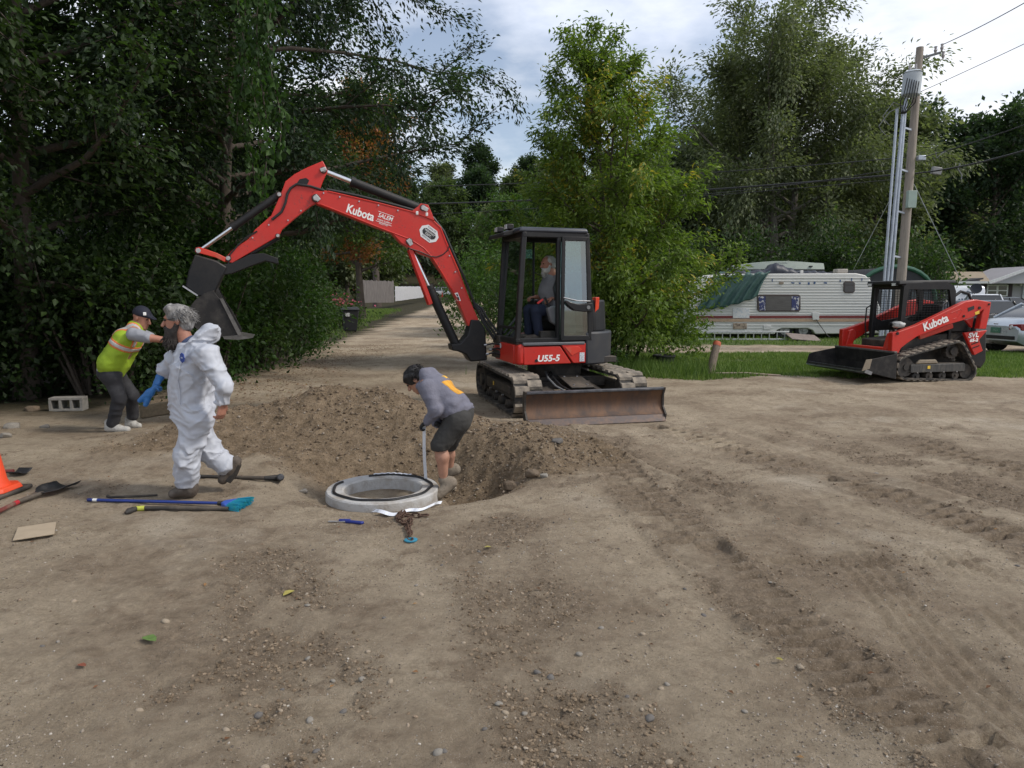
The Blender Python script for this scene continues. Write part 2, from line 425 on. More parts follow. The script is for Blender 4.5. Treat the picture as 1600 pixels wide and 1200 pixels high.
def axis(parts):
    out = []
    for a, b, s in parts:
        n = max(1, int(round((b - a) / s))); out.append(np.linspace(a, b, n, endpoint=False))
    return np.concatenate(out + [[parts[-1][1]]])
_gx = np.concatenate([-np.geomspace(450, 32, 22)[:-1], axis([(-32, -9, .45), (-9, -4.6, .08), (-4.6, 5.0, .0265), (5.0, 9.5, .08), (9.5, 34, .4)])[:-1], np.geomspace(34, 450, 22)])
_gy = np.concatenate([axis([(-40, -4, 6), (-4, 2.1, .3), (2.1, 5.0, .019), (5.0, 9.3, .0265), (9.3, 16, .06), (16, 45, .28)])[:-1], np.geomspace(45, 600, 50)])
GX, GY = np.meshgrid(_gx, _gy)
GZ = height(GX, GY)
nx, ny = len(_gx), len(_gy)
gi = np.arange(nx * ny).reshape(ny, nx)
gF = np.stack([gi[:-1, :-1], gi[:-1, 1:], gi[1:, 1:], gi[1:, :-1]], -1).reshape(-1, 4)
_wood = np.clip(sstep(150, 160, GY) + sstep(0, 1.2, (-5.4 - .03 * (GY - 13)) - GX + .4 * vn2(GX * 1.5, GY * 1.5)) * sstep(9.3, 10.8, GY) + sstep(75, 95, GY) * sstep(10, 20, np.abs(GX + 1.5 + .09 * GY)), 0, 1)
g_me = np_mesh('ground', np.stack([GX, GY, GZ], -1).reshape(-1, 3), gF,
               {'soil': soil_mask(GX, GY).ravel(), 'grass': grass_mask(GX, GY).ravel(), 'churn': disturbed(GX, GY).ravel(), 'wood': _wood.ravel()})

def ground_material():
    m = bpy.data.materials.new('yard_dirt'); m.use_nodes = True
    n, l = m.node_tree.nodes, m.node_tree.links
    b = n['Principled BSDF']; b.inputs['Roughness'].default_value = 0.95; b.inputs['Specular IOR Level'].default_value = 0.25
    tc = n.new('ShaderNodeTexCoord')
    def noise(scale, detail=6, rough=.6):
        z = n.new('ShaderNodeTexNoise'); z.inputs['Scale'].default_value = scale; z.inputs['Detail'].default_value = detail
        z.inputs['Roughness'].default_value = rough; l.new(tc.outputs['Object'], z.inputs['Vector']); return z.outputs['Fac']
    def ramp(v, p0, c0, p1, c1):
        r = n.new('ShaderNodeValToRGB'); r.color_ramp.elements[0].position = p0; r.color_ramp.elements[1].position = p1
        r.color_ramp.elements[0].color = (*c0, 1); r.color_ramp.elements[1].color = (*c1, 1); l.new(v, r.inputs['Fac']); return r.outputs['Color']
    def mix(f, a, c, t='MIX'):
        x = n.new('ShaderNodeMixRGB'); x.blend_type = t
        for s, v in (('Fac', f), ('Color1', a), ('Color2', c)):
            if hasattr(v, 'default_value') or not isinstance(v, (int, float, tuple)): l.new(v, x.inputs[s])
            elif isinstance(v, tuple): x.inputs[s].default_value = (*v, 1)
            else: x.inputs[s].default_value = v
        return x.outputs['Color']
    def attr(a):
        x = n.new('ShaderNodeAttribute'); x.attribute_name = a; return x.outputs['Fac']
    W1, W0 = (1, 1, 1), (0, 0, 0)
    sand = ramp(noise(3.0, 8), .32, (.32, .26, .188), .68, (.465, .392, .295))
    damp = ramp(noise(14, 6), .3, (.197, .152, .106), .7, (.32, .255, .185))
    col = mix(ramp(noise(.75, 12, .74), .46, W0, .58, W1), sand, damp)
    col = mix(ramp(noise(2.2, 10, .78), .53, W0, .62, W1), col, damp)
    pale = ramp(noise(.5, 7, .6), .56, W0, .72, W1)
    col = mix(pale, col, (.49, .43, .345))
    col = mix(attr('churn'), col, ramp(noise(20, 9, .75), .35, (.150, .115, .080), .68, (.32, .255, .186)))
    soilc = ramp(noise(9, 8, .7), .3, (.150, .110, .070), .72, (.295, .225, .150))
    col = mix(attr('soil'), col, soilc)
    # small stones and grit as colour specks
    vo = n.new('ShaderNodeTexVoronoi'); vo.inputs['Scale'].default_value = 55; l.new(tc.outputs['Object'], vo.inputs['Vector'])
    sp = ramp(vo.outputs['Distance'], .12, W1, .22, W0)
    sel = ramp(vo.outputs['Color'], .78, W0, .82, W1)
    spk = mix(1.0, sp, sel, 'MULTIPLY')
    col = mix(spk, col, ramp(vo.outputs['Color'], .2, (.13, .115, .10), .9, (.52, .49, .44)))
    vo2 = n.new('ShaderNodeTexVoronoi'); vo2.inputs['Scale'].default_value = 120; l.new(tc.outputs['Object'], vo2.inputs['Vector'])
    spk2 = mix(1.0, ramp(vo2.outputs['Distance'], .15, W1, .3, W0), ramp(vo2.outputs['Color'], .6, W0, .66, W1), 'MULTIPLY')
    col = mix(spk2, col, ramp(vo2.outputs['Color'], .1, (.085, .066, .05), .95, (.46, .41, .35)))
    fine = ramp(noise(48, 14, .86), .30, (.62, .605, .585), .70, (1.62, 1.60, 1.58)); col = mix(.85, col, fine, 'MULTIPLY')
    mid = ramp(noise(9, 12, .8), .32, (.84, .83, .81), .66, (1.34, 1.34, 1.34)); col = mix(.8, col, mid, 'MULTIPLY')
    # dark bits of leaf and bark trodden in
    col = mix(ramp(noise(30, 3, .5), .70, W0, .76, W1), col, (.060, .044, .030))
    gcol = ramp(noise(7, 6), .3, (.05, .085, .022), .7, (.12, .155, .045))
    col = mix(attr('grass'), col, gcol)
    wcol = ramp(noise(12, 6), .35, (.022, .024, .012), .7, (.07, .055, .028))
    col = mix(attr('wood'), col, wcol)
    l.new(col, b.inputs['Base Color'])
    h1 = noise(34, 10, .78); h2 = noise(170, 5, .7)
    ad = n.new('ShaderNodeMath'); ad.operation = 'MULTIPLY_ADD'; ad.inputs[1].default_value = .5
    l.new(h2, ad.inputs[0]); l.new(h1, ad.inputs[2])
    ad2 = n.new('ShaderNodeMath'); ad2.operation = 'MULTIPLY_ADD'; ad2.inputs[1].default_value = .25
    l.new(spk, ad2.inputs[0]); l.new(ad.outputs[0], ad2.inputs[2])
    bp = n.new('ShaderNodeBump'); bp.inputs['Strength'].default_value = 1.0; bp.inputs['Distance'].default_value = .045
    l.new(ad2.outputs[0], bp.inputs['Height']); l.new(bp.outputs['Normal'], b.inputs['Normal'])
    return m
ground = link_mesh('ground', g_me, ground_material(), None, smooth=True)
tag(ground, 'sandy brown dirt yard with wheel and crawler tracks and a dug hollow', 'ground', kind='structure')

# ------------------------------------------------------------------ gravel, stones, fallen leaves, grass
rs = np.random.RandomState(11)
def ico():
    bm = bmesh.new(); bmesh.ops.create_icosphere(bm, subdivisions=1, radius=1.0)
    V = np.array([v.co for v in bm.verts]); F = np.array([[v.index for v in f.verts] for f in bm.faces]); bm.free(); return V, F
def rotmats(n, rs):
    q = rs.normal(size=(n, 4)); q /= np.linalg.norm(q, axis=1)[:, None]
    w, x, y, z = q.T
    return np.stack([1 - 2 * (y * y + z * z), 2 * (x * y - z * w), 2 * (x * z + y * w), 2 * (x * y + z * w), 1 - 2 * (x * x + z * z), 2 * (y * z - x * w),
                     2 * (x * z - y * w), 2 * (y * z + x * w), 1 - 2 * (x * x + y * y)], -1).reshape(-1, 3, 3)
IV, IF = ico()
OV = np.array([[1, 0, 0], [-1, 0, 0], [0, 1, 0], [0, -1, 0], [0, 0, 1], [0, 0, -1.]])
OF = np.array([[0, 2, 4], [2, 1, 4], [1, 3, 4], [3, 0, 4], [2, 0, 5], [1, 2, 5], [3, 1, 5], [0, 3, 5]])
def pebble_field(name, X, Y, size, parent, base=(OV, OF)):
    n = len(X); BV, BF = base
    R = rotmats(n, rs); S = size[:, None] * rs.uniform(.6, 1.3, (n, 3))
    jit = rs.uniform(.75, 1.2, (n, len(BV), 1))
    V = np.einsum('nij,nkj->nki', R, BV[None] * S[:, None, :] * jit)
    V[..., 2] *= .75
    Z = height(X, Y)
    V += np.stack([X, Y, Z + size * .15], -1)[:, None, :]
    F = (BF[None] + (np.arange(n) * len(BV))[:, None, None]).reshape(-1, 3)
    va = np.repeat(rs.rand(n), len(BV))
    return np_mesh(name, V.reshape(-1, 3), F, {'var': va})
def attr_mat(name, stops, rough=.85, trans=0.0, spec=.3, bump=0.0):
    m = bpy.data.materials.new(name); m.use_nodes = True
    n, l = m.node_tree.nodes, m.node_tree.links
    b = n['Principled BSDF']; b.inputs['Roughness'].default_value = rough; b.inputs['Specular IOR Level'].default_value = spec
    a = n.new('ShaderNodeAttribute'); a.attribute_name = 'var'
    r = n.new('ShaderNodeValToRGB')
    els = r.color_ramp.elements
    while len(els) < len(stops): els.new(.5)
    for e, (p, c) in zip(els, stops): e.position = p; e.color = (*c, 1)
    l.new(a.outputs['Fac'], r.inputs['Fac']); l.new(r.outputs['Color'], b.inputs['Base Color'])
    if trans:
        t = n.new('ShaderNodeBsdfTranslucent'); mx = n.new('ShaderNodeMixShader'); mx.inputs['Fac'].default_value = trans
        br = n.new('ShaderNodeMixRGB'); br.blend_type = 'MULTIPLY'; br.inputs['Fac'].default_value = 1; br.inputs['Color2'].default_value = (1.5, 1.7, .8, 1)
        l.new(r.outputs['Color'], br.inputs['Color1']); l.new(br.outputs['Color'], t.inputs['Color'])
        l.new(b.outputs[0], mx.inputs[1]); l.new(t.outputs[0], mx.inputs[2]); l.new(mx.outputs[0], n['Material Output'].inputs['Surface'])
    return m
stone_m = attr_mat('river_stone', [(0, (.11, .095, .08)), (.35, (.21, .18, .145)), (.7, (.30, .26, .21)), (1, (.42, .39, .35))])
N = 12000
px_ = np.concatenate([rs.uniform(-4.5, 5.5, 6000), rs.normal(-1.2, 1.7, 3500), rs.normal(.2, .8, 1500), rs.normal(-1.9, 1.1, 1000)])
py_ = np.concatenate([2.2 + 8 * rs.rand(6000) ** 1.4, rs.normal(8.1, .8, 3500), rs.normal(7.1, .7, 1500), rs.normal(3.9, .6, 1000)])
keep = (vn2(px_ * .8 + 7, py_ * .8) + .6 * vn2(px_ * 2.6, py_ * 2.6) + 1.3 * soil_mask(px_, py_) + rs.uniform(-.6, .6, N) > -.05) & (np.hypot(px_ - RING.x, py_ - RING.y) > .55)
px_, py_ = px_[keep], py_[keep]
sz_ = .0028 + .0062 * rs.rand(len(px_)) ** 3 + .007 * (rs.rand(len(px_)) > .975)
gv = link_mesh('gravel', pebble_field('gravel', px_, py_, sz_, None), stone_m)
tag(gv, 'small loose gravel and grit strewn over the dirt yard', 'gravel', kind='stuff')
cx_ = np.concatenate([rs.normal(-2.1, 1.3, 4200), rs.normal(-.5, 1.0, 2600), rs.normal(.25, .5, 1200), rs.uniform(-4, 5, 2500)]); cy_ = np.concatenate([rs.normal(8.4, .6, 4200), rs.normal(7.6, .6, 2600), rs.normal(7.2, .55, 1200), rs.uniform(2.4, 9, 2500)])
kk = ((soil_mask(cx_, cy_) > .35) | (vn2(cx_ * 1.1 + 3, cy_ * 1.1) + .5 * vn2(cx_ * 3, cy_ * 3) > .45)) & (np.hypot(cx_ - RING.x, cy_ - RING.y) > .55)
cx_, cy_ = cx_[kk], cy_[kk]; cs_ = (.004 + .026 * rs.rand(len(cx_)) ** 5) * (.55 + .45 * soil_mask(cx_, cy_))
cl = link_mesh('soil_crumbs', pebble_field('soil_crumbs', cx_, cy_, cs_, None), attr_mat('soil_crumb', [(0, (.095, .068, .044)), (.5, (.16, .118, .080)), (.85, (.23, .178, .125)), (1, (.30, .26, .21))], .95))
tag(cl, 'crumbs and clods of fresh brown soil over the spoil heap', 'soil', kind='stuff')
# grit: tiny stones instanced on points
def grit(name, X, Y, smin, smax, stops, label, cat):
    me = bpy.data.meshes.new(name); n = len(X); me.vertices.add(n)
    S = (smin + (smax - smin) * rs.rand(n) ** 5).astype(np.float32)
    me.vertices.foreach_set('co', np.stack([X, Y, height(X, Y) + S * .1], -1).astype(np.float32).ravel())
    sc = (S[:, None] * np.stack([rs.uniform(.7, 1.5, n), rs.uniform(.7, 1.3, n), rs.uniform(.4, .9, n)], -1)).astype(np.float32)
    a = me.attributes.new('size', 'FLOAT_VECTOR', 'POINT'); a.data.foreach_set('vector', sc.ravel())
    r_ = np.stack([rs.uniform(-.5, .5, n), rs.uniform(-.5, .5, n), rs.uniform(0, 6.28, n)], -1).astype(np.float32)
    a = me.attributes.new('turn', 'FLOAT_VECTOR', 'POINT'); a.data.foreach_set('vector', r_.ravel())
    m = bpy.data.materials.new(name); m.use_nodes = True; nn, ll = m.node_tree.nodes, m.node_tree.links
    bs = nn['Principled BSDF']; bs.inputs['Roughness'].default_value = .9; bs.inputs['Specular IOR Level'].default_value = .25
    oi = nn.new('ShaderNodeObjectInfo'); rp = nn.new('ShaderNodeValToRGB'); els = rp.color_ramp.elements
    while len(els) < len(stops): els.new(.5)
    for e, (p, c) in zip(els, stops): e.position = p; e.color = (*c, 1)
    ll.new(oi.outputs['Random'], rp.inputs['Fac']); ll.new(rp.outputs['Color'], bs.inputs['Base Color'])
    ob = bpy.data.objects.new(name, me); COL.objects.link(ob); me.materials.append(m)
    ng = bpy.data.node_groups.new(name, 'GeometryNodeTree')
    ng.interface.new_socket('Geometry', in_out='INPUT', socket_type='NodeSocketGeometry'); ng.interface.new_socket('Geometry', in_out='OUTPUT', socket_type='NodeSocketGeometry')
    gi_, go_ = ng.nodes.new('NodeGroupInput'), ng.nodes.new('NodeGroupOutput'); ip = ng.nodes.new('GeometryNodeInstanceOnPoints'); ic = ng.nodes.new('GeometryNodeMeshIcoSphere'); ic.inputs['Subdivisions'].default_value = 1
    sm = ng.nodes.new('GeometryNodeSetMaterial'); sm.inputs['Material'].default_value = m
    n1 = ng.nodes.new('GeometryNodeInputNamedAttribute'); n1.data_type = 'FLOAT_VECTOR'; n1.inputs['Name'].default_value = 'size'
    n2 = ng.nodes.new('GeometryNodeInputNamedAttribute'); n2.data_type = 'FLOAT_VECTOR'; n2.inputs['Name'].default_value = 'turn'
    L_ = ng.links
    L_.new(gi_.outputs[0], ip.inputs['Points']); L_.new(ic.outputs['Mesh'], sm.inputs['Geometry']); L_.new(sm.outputs['Geometry'], ip.inputs['Instance'])
    L_.new(n1.outputs['Attribute'], ip.inputs['Scale']); L_.new(n2.outputs['Attribute'], ip.inputs['Rotation']); L_.new(ip.outputs['Instances'], go_.inputs[0])
    md = ob.modifiers.new('scatter', 'NODES'); md.node_group = ng
    tag(ob, label, cat, kind='stuff')
def scatter_xy(n, dens):
    y = 2.15 * (9.5 / 2.15) ** rs.rand(n); x = (rs.rand(n) * 2 - 1) * (y * .80 + .2); k = rs.rand(n) < np.clip(dens(x, y), 0, 1) * ((np.hypot(x - RING.x, y - RING.y) > .54))
    return x[k], y[k]
gx_, gy_ = scatter_xy(170000, lambda x, y: .35 + .45 * vn2(x * .9 + 7, y * .9) + .35 * vn2(x * 3.1, y * 3.1) + .3 * disturbed(x, y) - .5 * printed(x, y))
grit('fine_grit', gx_, gy_, .0012, .0062, [(0, (.10, .085, .07)), (.35, (.20, .165, .125)), (.85, (.30, .255, .20)), (1, (.44, .41, .36))], 'fine grit and tiny stones covering the yard', 'grit')
gx_, gy_ = scatter_xy(150000, lambda x, y: .95 * np.maximum(soil_mask(x, y), disturbed(x, y) * (1 - .93 * printed(x, y))) - .1)
grit('crumbled_soil', gx_, gy_, .0018, .0120, [(0, (.115, .083, .053)), (.6, (.19, .143, .096)), (.95, (.26, .20, .14)), (1, (.34, .29, .23))], 'crumbled brown soil thrown up by tracks and digging', 'soil')
# larger rounded stones, each its own object
def stone_mesh(seed, flat=.65):
    r = np.random.RandomState(seed)
    bm = bmesh.new(); bmesh.ops.create_icosphere(bm, subdivisions=2, radius=1.0)
    o = r.rand(3) * 20
    for v in bm.verts:
        c = np.array(v.co); k = 1 + .28 * float(vn3(*(c * .9 + o))) + .12 * float(vn3(*(c * 2.2 + o)))
        v.co = Vector(c * k); v.co.z *= flat; v.co.x *= 1.0 + .3 * r.rand()
    me = bpy.data.meshes.new('stone'); bm.to_mesh(me); bm.free()
    return me
st_mats = [mat('stone_grey', (.23, .21, .18), .85, scale=14, var=.3, bump=.3), mat('stone_tan', (.30, .245, .18), .9, scale=14, var=.3, bump=.3), mat('stone_dark', (.13, .12, .11), .85, scale=14, var=.3, bump=.3)]
st_me = []
for k in range(9):
    me = stone_mesh(k); me.materials.append(st_mats[k % 3]); me.polygons.foreach_set('use_smooth', [True] * len(me.polygons)); st_me.append(me)
def rock_mesh(seed, m):
    r = np.random.RandomState(seed); bm = bmesh.new()
    for p in r.normal(size=(26, 3)):
        p = p / np.linalg.norm(p) * r.uniform(.8, 1.1); p = np.clip(p * np.array([1.1, .9, .62]), [-.9, -.75, -.45], [.9, .75, .45]); bm.verts.new(p)
    h = bmesh.ops.convex_hull(bm, input=bm.verts); bmesh.ops.delete(bm, geom=[v for v in h['geom_interior'] if isinstance(v, bmesh.types.BMVert)], context='VERTS')
    bmesh.ops.bevel(bm, geom=list(bm.edges), offset=.06, segments=1, affect='EDGES')
    me = bpy.data.meshes.new('rock'); bm.to_mesh(me); bm.free(); me.materials.append(m); return me
CLOD = mat('clod_brown', (.155, .115, .078), .95, scale=9, var=.35, bump=.6, bscale=25)
st_me += [rock_mesh(50 + k, (CLOD, st_mats[0], st_mats[2])[k % 3]) for k in range(6)]
def put_stone(x, y, s, k, label, group=None, sink=.3, name='stone'):
    o = bpy.data.objects.new(name, st_me[k]); COL.objects.link(o)
    o.location = (x, y, gz(x, y) + s * (.5 - sink)); o.scale = (s, s, s); o.rotation_euler = (rnd.uniform(-.3, .3), rnd.uniform(-.3, .3), rnd.uniform(0, 6.28))
    return tag(o, label, 'stone', group)
SPX = [(650, 912), (217, 1097), (440, 1065), (484, 1120), (354, 1143), (404, 1110), (520, 1055), (724, 1000), (536, 1107), (566, 1056), (610, 1063), (694, 1178), (780, 1100), (790, 1115), (757, 1142), (685, 1180), (414, 1196), (494, 1168), (940, 976), (1005, 985), (1070, 915), (1204, 906), (838, 1055), (840, 1040), (1042, 1067), (1033, 1075), (1100, 952), (1112, 944), (1045, 1187), (860, 1050), (820, 1112), (1285, 1140), (1450, 800), (1310, 822), (1560, 778), (1590, 886), (480, 1019), (575, 1015), (600, 962), (481, 936), (658, 928), (690, 880), (750, 875), (114, 930), (65, 996), (90, 990), (258, 965), (1015, 1120), (1165, 1105), (1250, 1040), (980, 1085), (905, 1015), (955, 810), (1000, 790), (890, 812), (1110, 715), (1310, 680), (1370, 735), (700, 838), (748, 856)]
for i, (a, b) in enumerate(SPX):
    p = at_z(a, b, 0.0)
    put_stone(p.x, p.y, rnd.uniform(.010, .019), i % 9, 'small rounded stone lying loose on the bare dirt yard', 'loose stones on the dirt yard', .44)
for (a, b, s, k, lab) in ((870, 690, .075, 11, 'dark angular rock alone on the dirt in front of the dozer blade'),
                          (800, 745, .115, 9, 'large brown clod beside the worker at the edge of the hollow'),
                          (833, 742, .085, 12, 'flat brown clod at the edge of the hollow'),
                          (772, 740, .065, 9, 'small clod between the worker and the largest clod'),
                          (850, 745, .05, 10, 'small stone beside the flat brown clod'),
                          (596, 628, .06, 12, 'rounded cobble half buried high on the spoil heap'),
                          (625, 645, .095, 9, 'broad flat rock set in the bank behind the bent worker'),
                          (470, 676, .05, 10, 'grey cobble in the face of the spoil heap'),
                          (408, 648, .05, 12, 'tan cobble on the slope beside the man in white'),
                          (20, 668, .13, 10, 'pale flat slab on the ground under the trees'),
                          (50, 642, .12, 9, 'mossy slab leaning under the trees beside the concrete block'),
                          (8, 683, .08, 13, 'pale broken slab at the foot of the flat slab'),
                          (70, 668, .07, 10, 'thin pale stone before the concrete block')):
    p = at_z(a, b, 0.0)
    for _ in range(4): p = at_z(a, b, gz(p.x, p.y))
    put_stone(p.x, p.y, s, k, lab, None, .32, 'rock')

def leaf_cards(X, Y, Z, L, W, tilt, var, name):
    n = len(X)
    a = rs.uniform(0, 2 * PI, n); ca, sa = np.cos(a), np.sin(a)
    loc = np.array([[-.5, 0, 0], [0, -.5, .12], [.5, 0, .03], [0, .5, .16]])
    P = loc[None] * np.stack([L, W, L], -1)[:, None, :]
    tz = rs.uniform(-tilt, tilt, (n, 1)); P[..., 2] += P[..., 0] * tz
    x = P[..., 0] * ca[:, None] - P[..., 1] * sa[:, None]; y = P[..., 0] * sa[:, None] + P[..., 1] * ca[:, None]
    V = np.stack([x + X[:, None], y + Y[:, None], P[..., 2] + Z[:, None]], -1).reshape(-1, 3)
    i = np.arange(n)[:, None] * 4
    F = np.concatenate([i + np.array([[0, 1, 2]]), i + np.array([[0, 2, 3]])], 0)
    return np_mesh(name, V, F, {'var': np.repeat(var, 4)})
lx = np.concatenate([rs.normal(-4.6, .55, 1600), rs.uniform(-5.2, 4.5, 260), rs.normal(-5.6, 1.2, 900), rs.normal(-4.2, .8, 400)])
ly = np.concatenate([rs.uniform(12, 24, 1600), 2.4 + 8 * rs.rand(260), rs.uniform(38, 60, 900), rs.uniform(8.5, 12, 400)])
ls = np.where(ly < 10, rs.uniform(.012, .034, len(lx)), rs.uniform(.025, .06, len(lx)))
fl = link_mesh('fallen_leaves', leaf_cards(lx, ly, height(lx, ly) + .008, ls, ls * .6, .35, rs.rand(len(lx)), 'fallen_leaves'),
               attr_mat('dead_leaf', [(0, (.09, .045, .02)), (.5, (.19, .085, .04)), (.85, (.26, .15, .06)), (1, (.20, .21, .06))], .8))
tag(fl, 'scattered dry brown and reddish leaves along the road edge', 'leaves', kind='stuff')
def single_leaf(px, py, s, col, label):
    p = at_z(px, py, 0); z = gz(p.x, p.y) + .012
    o = MB()
    pts = [(-.5, 0, .0), (-.3, -.22, .08), (.05, -.3, .12), (.3, -.18, .06), (.5, 0, 0), (.3, .18, .07), (.05, .3, .14), (-.3, .22, .09)]
    a = rnd.uniform(0, 6); c, sn = math.cos(a), math.sin(a)
    q = [Vector((p.x + s * (x * c - y * sn), p.y + s * (x * sn + y * c), z + s * w)) for x, y, w in pts]
    mid = p + Vector((0, 0, z)); mid.z = z
    o.add(q + [mid], [(i, (i + 1) % 8, 8) for i in range(8)])
    tag(o.build('fallen_leaf', col, None), label, 'leaf')
g_leaf = mat('fresh_leaf', (.10, .17, .04), .6, scale=30, var=.3); y_leaf = mat('yellow_leaf', (.30, .26, .06), .6, scale=30, var=.3); r_leaf = mat('red_leaf', (.20, .06, .03), .7, scale=30, var=.3)
single_leaf(451, 922, .085, y_leaf, 'yellow green leaf lying alone on the pale dirt')
single_leaf(232, 989, .10, g_leaf, 'broad fresh green leaf lying flat on the dirt')
single_leaf(762, 853, .05, y_leaf, 'small yellow leaf on the dirt past the chain')
single_leaf(127, 1034, .05, r_leaf, 'rust red leaf crumpled on the pale dirt')
single_leaf(1218, 1030, .035, y_leaf, 'tiny orange leaf in the tyre marks')

def blades(name, X, Y, Hh, Wd, var):
    n = len(X); Z = height(X, Y, False) - .01
    a = rs.uniform(0, 2 * PI, n); lean = Hh * rs.uniform(.1, .7, n); la = rs.uniform(0, 2 * PI, n)
    b0 = np.stack([X - np.cos(a) * Wd, Y - np.sin(a) * Wd, Z], -1); b1 = np.stack([X + np.cos(a) * Wd, Y + np.sin(a) * Wd, Z], -1)
    t = np.stack([X + np.cos(la) * lean, Y + np.sin(la) * lean, Z + Hh], -1)
    V = np.stack([b0, b1, t], 1).reshape(-1, 3); F = np.arange(3 * n).reshape(-1, 3)
    return np_mesh(name, V, F, {'var': np.repeat(var, 3)})
grass_m = attr_mat('grass_blade', [(0, (.055, .105, .02)), (.5, (.12, .19, .04)), (.85, (.19, .25, .07)), (1, (.27, .24, .11))], .7, trans=.25)
def grass_patch(n, xr, yr, h, label, dens=None):
    X = rs.uniform(*xr, n); Y = rs.uniform(*yr, n)
    g = grass_mask(X, Y)
    k = rs.rand(n) < g * (1 if dens is None else dens)
    X, Y = X[k], Y[k]
    Hh = h * rs.uniform(.35, 1.25, len(X)) * (1 + .5 * vn2(X * 1.1, Y * 1.1))
    o = link_mesh('grass', blades('grass', X, Y, np.abs(Hh), .006 + .0004 * Y, np.clip(rs.rand(len(X)) * .7 + .25 * (vn2(X * .8, Y * .8) + 1) * .6, 0, 1)), grass_m)
    tag(o, label, 'grass', kind='stuff')
grass_patch(90000, (1.8, 16), (14.2, 20.6), .085, 'mown green grass verge between the yard and the camper')
grass_patch(34000, (3, 34), (24, 36), .11, 'mown lawn around and behind the camper')
grass_patch(26000, (-14, -6), (26, 64), .12, 'green lawn strip between the gravel road and the wooden fence')
# taller weeds at the foot of the small tree
wx = rs.normal(2.9, .9, 5000); wy = rs.normal(15.6, .6, 5000); kk = (wy > 14.3)
wx, wy = wx[kk], wy[kk]
tag(link_mesh('weeds', blades('weeds', wx, wy, rs.uniform(.1, .38, len(wx)), .009, rs.rand(len(wx)) * .7), grass_m), 'tall rank weeds round the foot of the small yellowing tree', 'weeds', kind='stuff')
# ------------------------------------------------------------------ shared machine materials
RED = mat('machine_red', (.52, .013, .006), .42, scale=3, color2=(.42, .016, .009), thr=(.5, .8), bump=.03, bscale=90, coat=.08, dust=.3, chips=.8)
RED_DUSTY = mat('machine_red_dusty', (.60, .035, .015), .5, scale=5, color2=(.38, .17, .10), thr=(.55, .85), coat=.1)
BLACK = mat('machine_black', (.010, .011, .013), .48, spec=.32, scale=4, color2=(.03, .029, .028), thr=(.52, .9), dust=.16)
BLACK_DUSTY = mat('machine_black_dusty', (.020, .019, .018), .7, scale=5, color2=(.11, .09, .07), thr=(.45, .8), bump=.1, dust=.35)
RUBBER = mat('track_rubber', (.030, .028, .026), .85, scale=7, color2=(.20, .17, .135), thr=(.45, .72), bump=.15)
LUG = mat('track_lug_dusty', (.12, .105, .088), .9, scale=10, color2=(.30, .255, .20), thr=(.35, .65), bump=.2)
STEEL = mat('bare_steel', (.45, .45, .46), .32, .9, scale=20, var=.2)
CHROME = mat('chrome_rod', (.72, .73, .75), .14, 1.0, scale=20, var=.05)
PIN = mat('pin_grey', (.42, .42, .42), .5, .3, scale=25, var=.25)
RUST = mat('worn_blade', (.125, .065, .035), .62, .25, scale=5, color2=(.035, .032, .034), thr=(.40, .72), bump=.08, bscale=30, stretch=(1, 1, .35))
WORN = mat('worn_edge', (.10, .082, .078), .5, .5, scale=9, color2=(.17, .115, .085), thr=(.45, .7), bump=.1)
BUCKET = mat('bucket_steel', (.020, .019, .019), .6, .1, spec=.3, scale=6, color2=(.06, .055, .05), thr=(.45, .75), bump=.08)
WHITE_P = mat('white_print', (.80, .80, .78), .5, var=.05)
BLACK_P = mat('black_print', (.015, .015, .017), .5, var=.1)
GLASS = glass('cab_glass', (.55, .66, .66), .35)
GREYP = mat('grey_plastic', (.16, .165, .17), .6, var=.15)
YELLOW_P = mat('yellow_print', (.75, .50, .05), .5, var=.1)
GREASE = mat('greasy_boss', (.09, .012, .009), .45, scale=14, color2=(.02, .017, .015), thr=(.4, .6))
HOSE = mat('hydraulic_hose', (.014, .014, .015), .5, var=.3)

def hull_loop(circles, n):
    pts = []
    for cx, cz, r in circles:
        for i in range(96):
            t = 2 * PI * i / 96; pts.append((cx + r * math.cos(t), cz + r * math.sin(t)))
    pts = sorted(set(pts))
    def half(P):
        h = []
        for p in P:
            while len(h) > 1 and (h[-1][0] - h[-2][0]) * (p[1] - h[-2][1]) - (h[-1][1] - h[-2][1]) * (p[0] - h[-2][0]) <= 0: h.pop()
            h.append(p)
        return h
    h = half(pts)[:-1] + half(pts[::-1])[:-1]
    P = np.array(h + [h[0]]); seg = np.hypot(*(P[1:] - P[:-1]).T); cum = np.concatenate([[0], np.cumsum(seg)])
    u = np.linspace(0, cum[-1], n, endpoint=False)
    x = np.interp(u, cum, P[:, 0]); z = np.interp(u, cum, P[:, 1])
    tx = np.roll(x, -1) - np.roll(x, 1); tz = np.roll(z, -1) - np.roll(z, 1); L = np.hypot(tx, tz)
    return x, z, tx / L, tz / L, cum[-1]
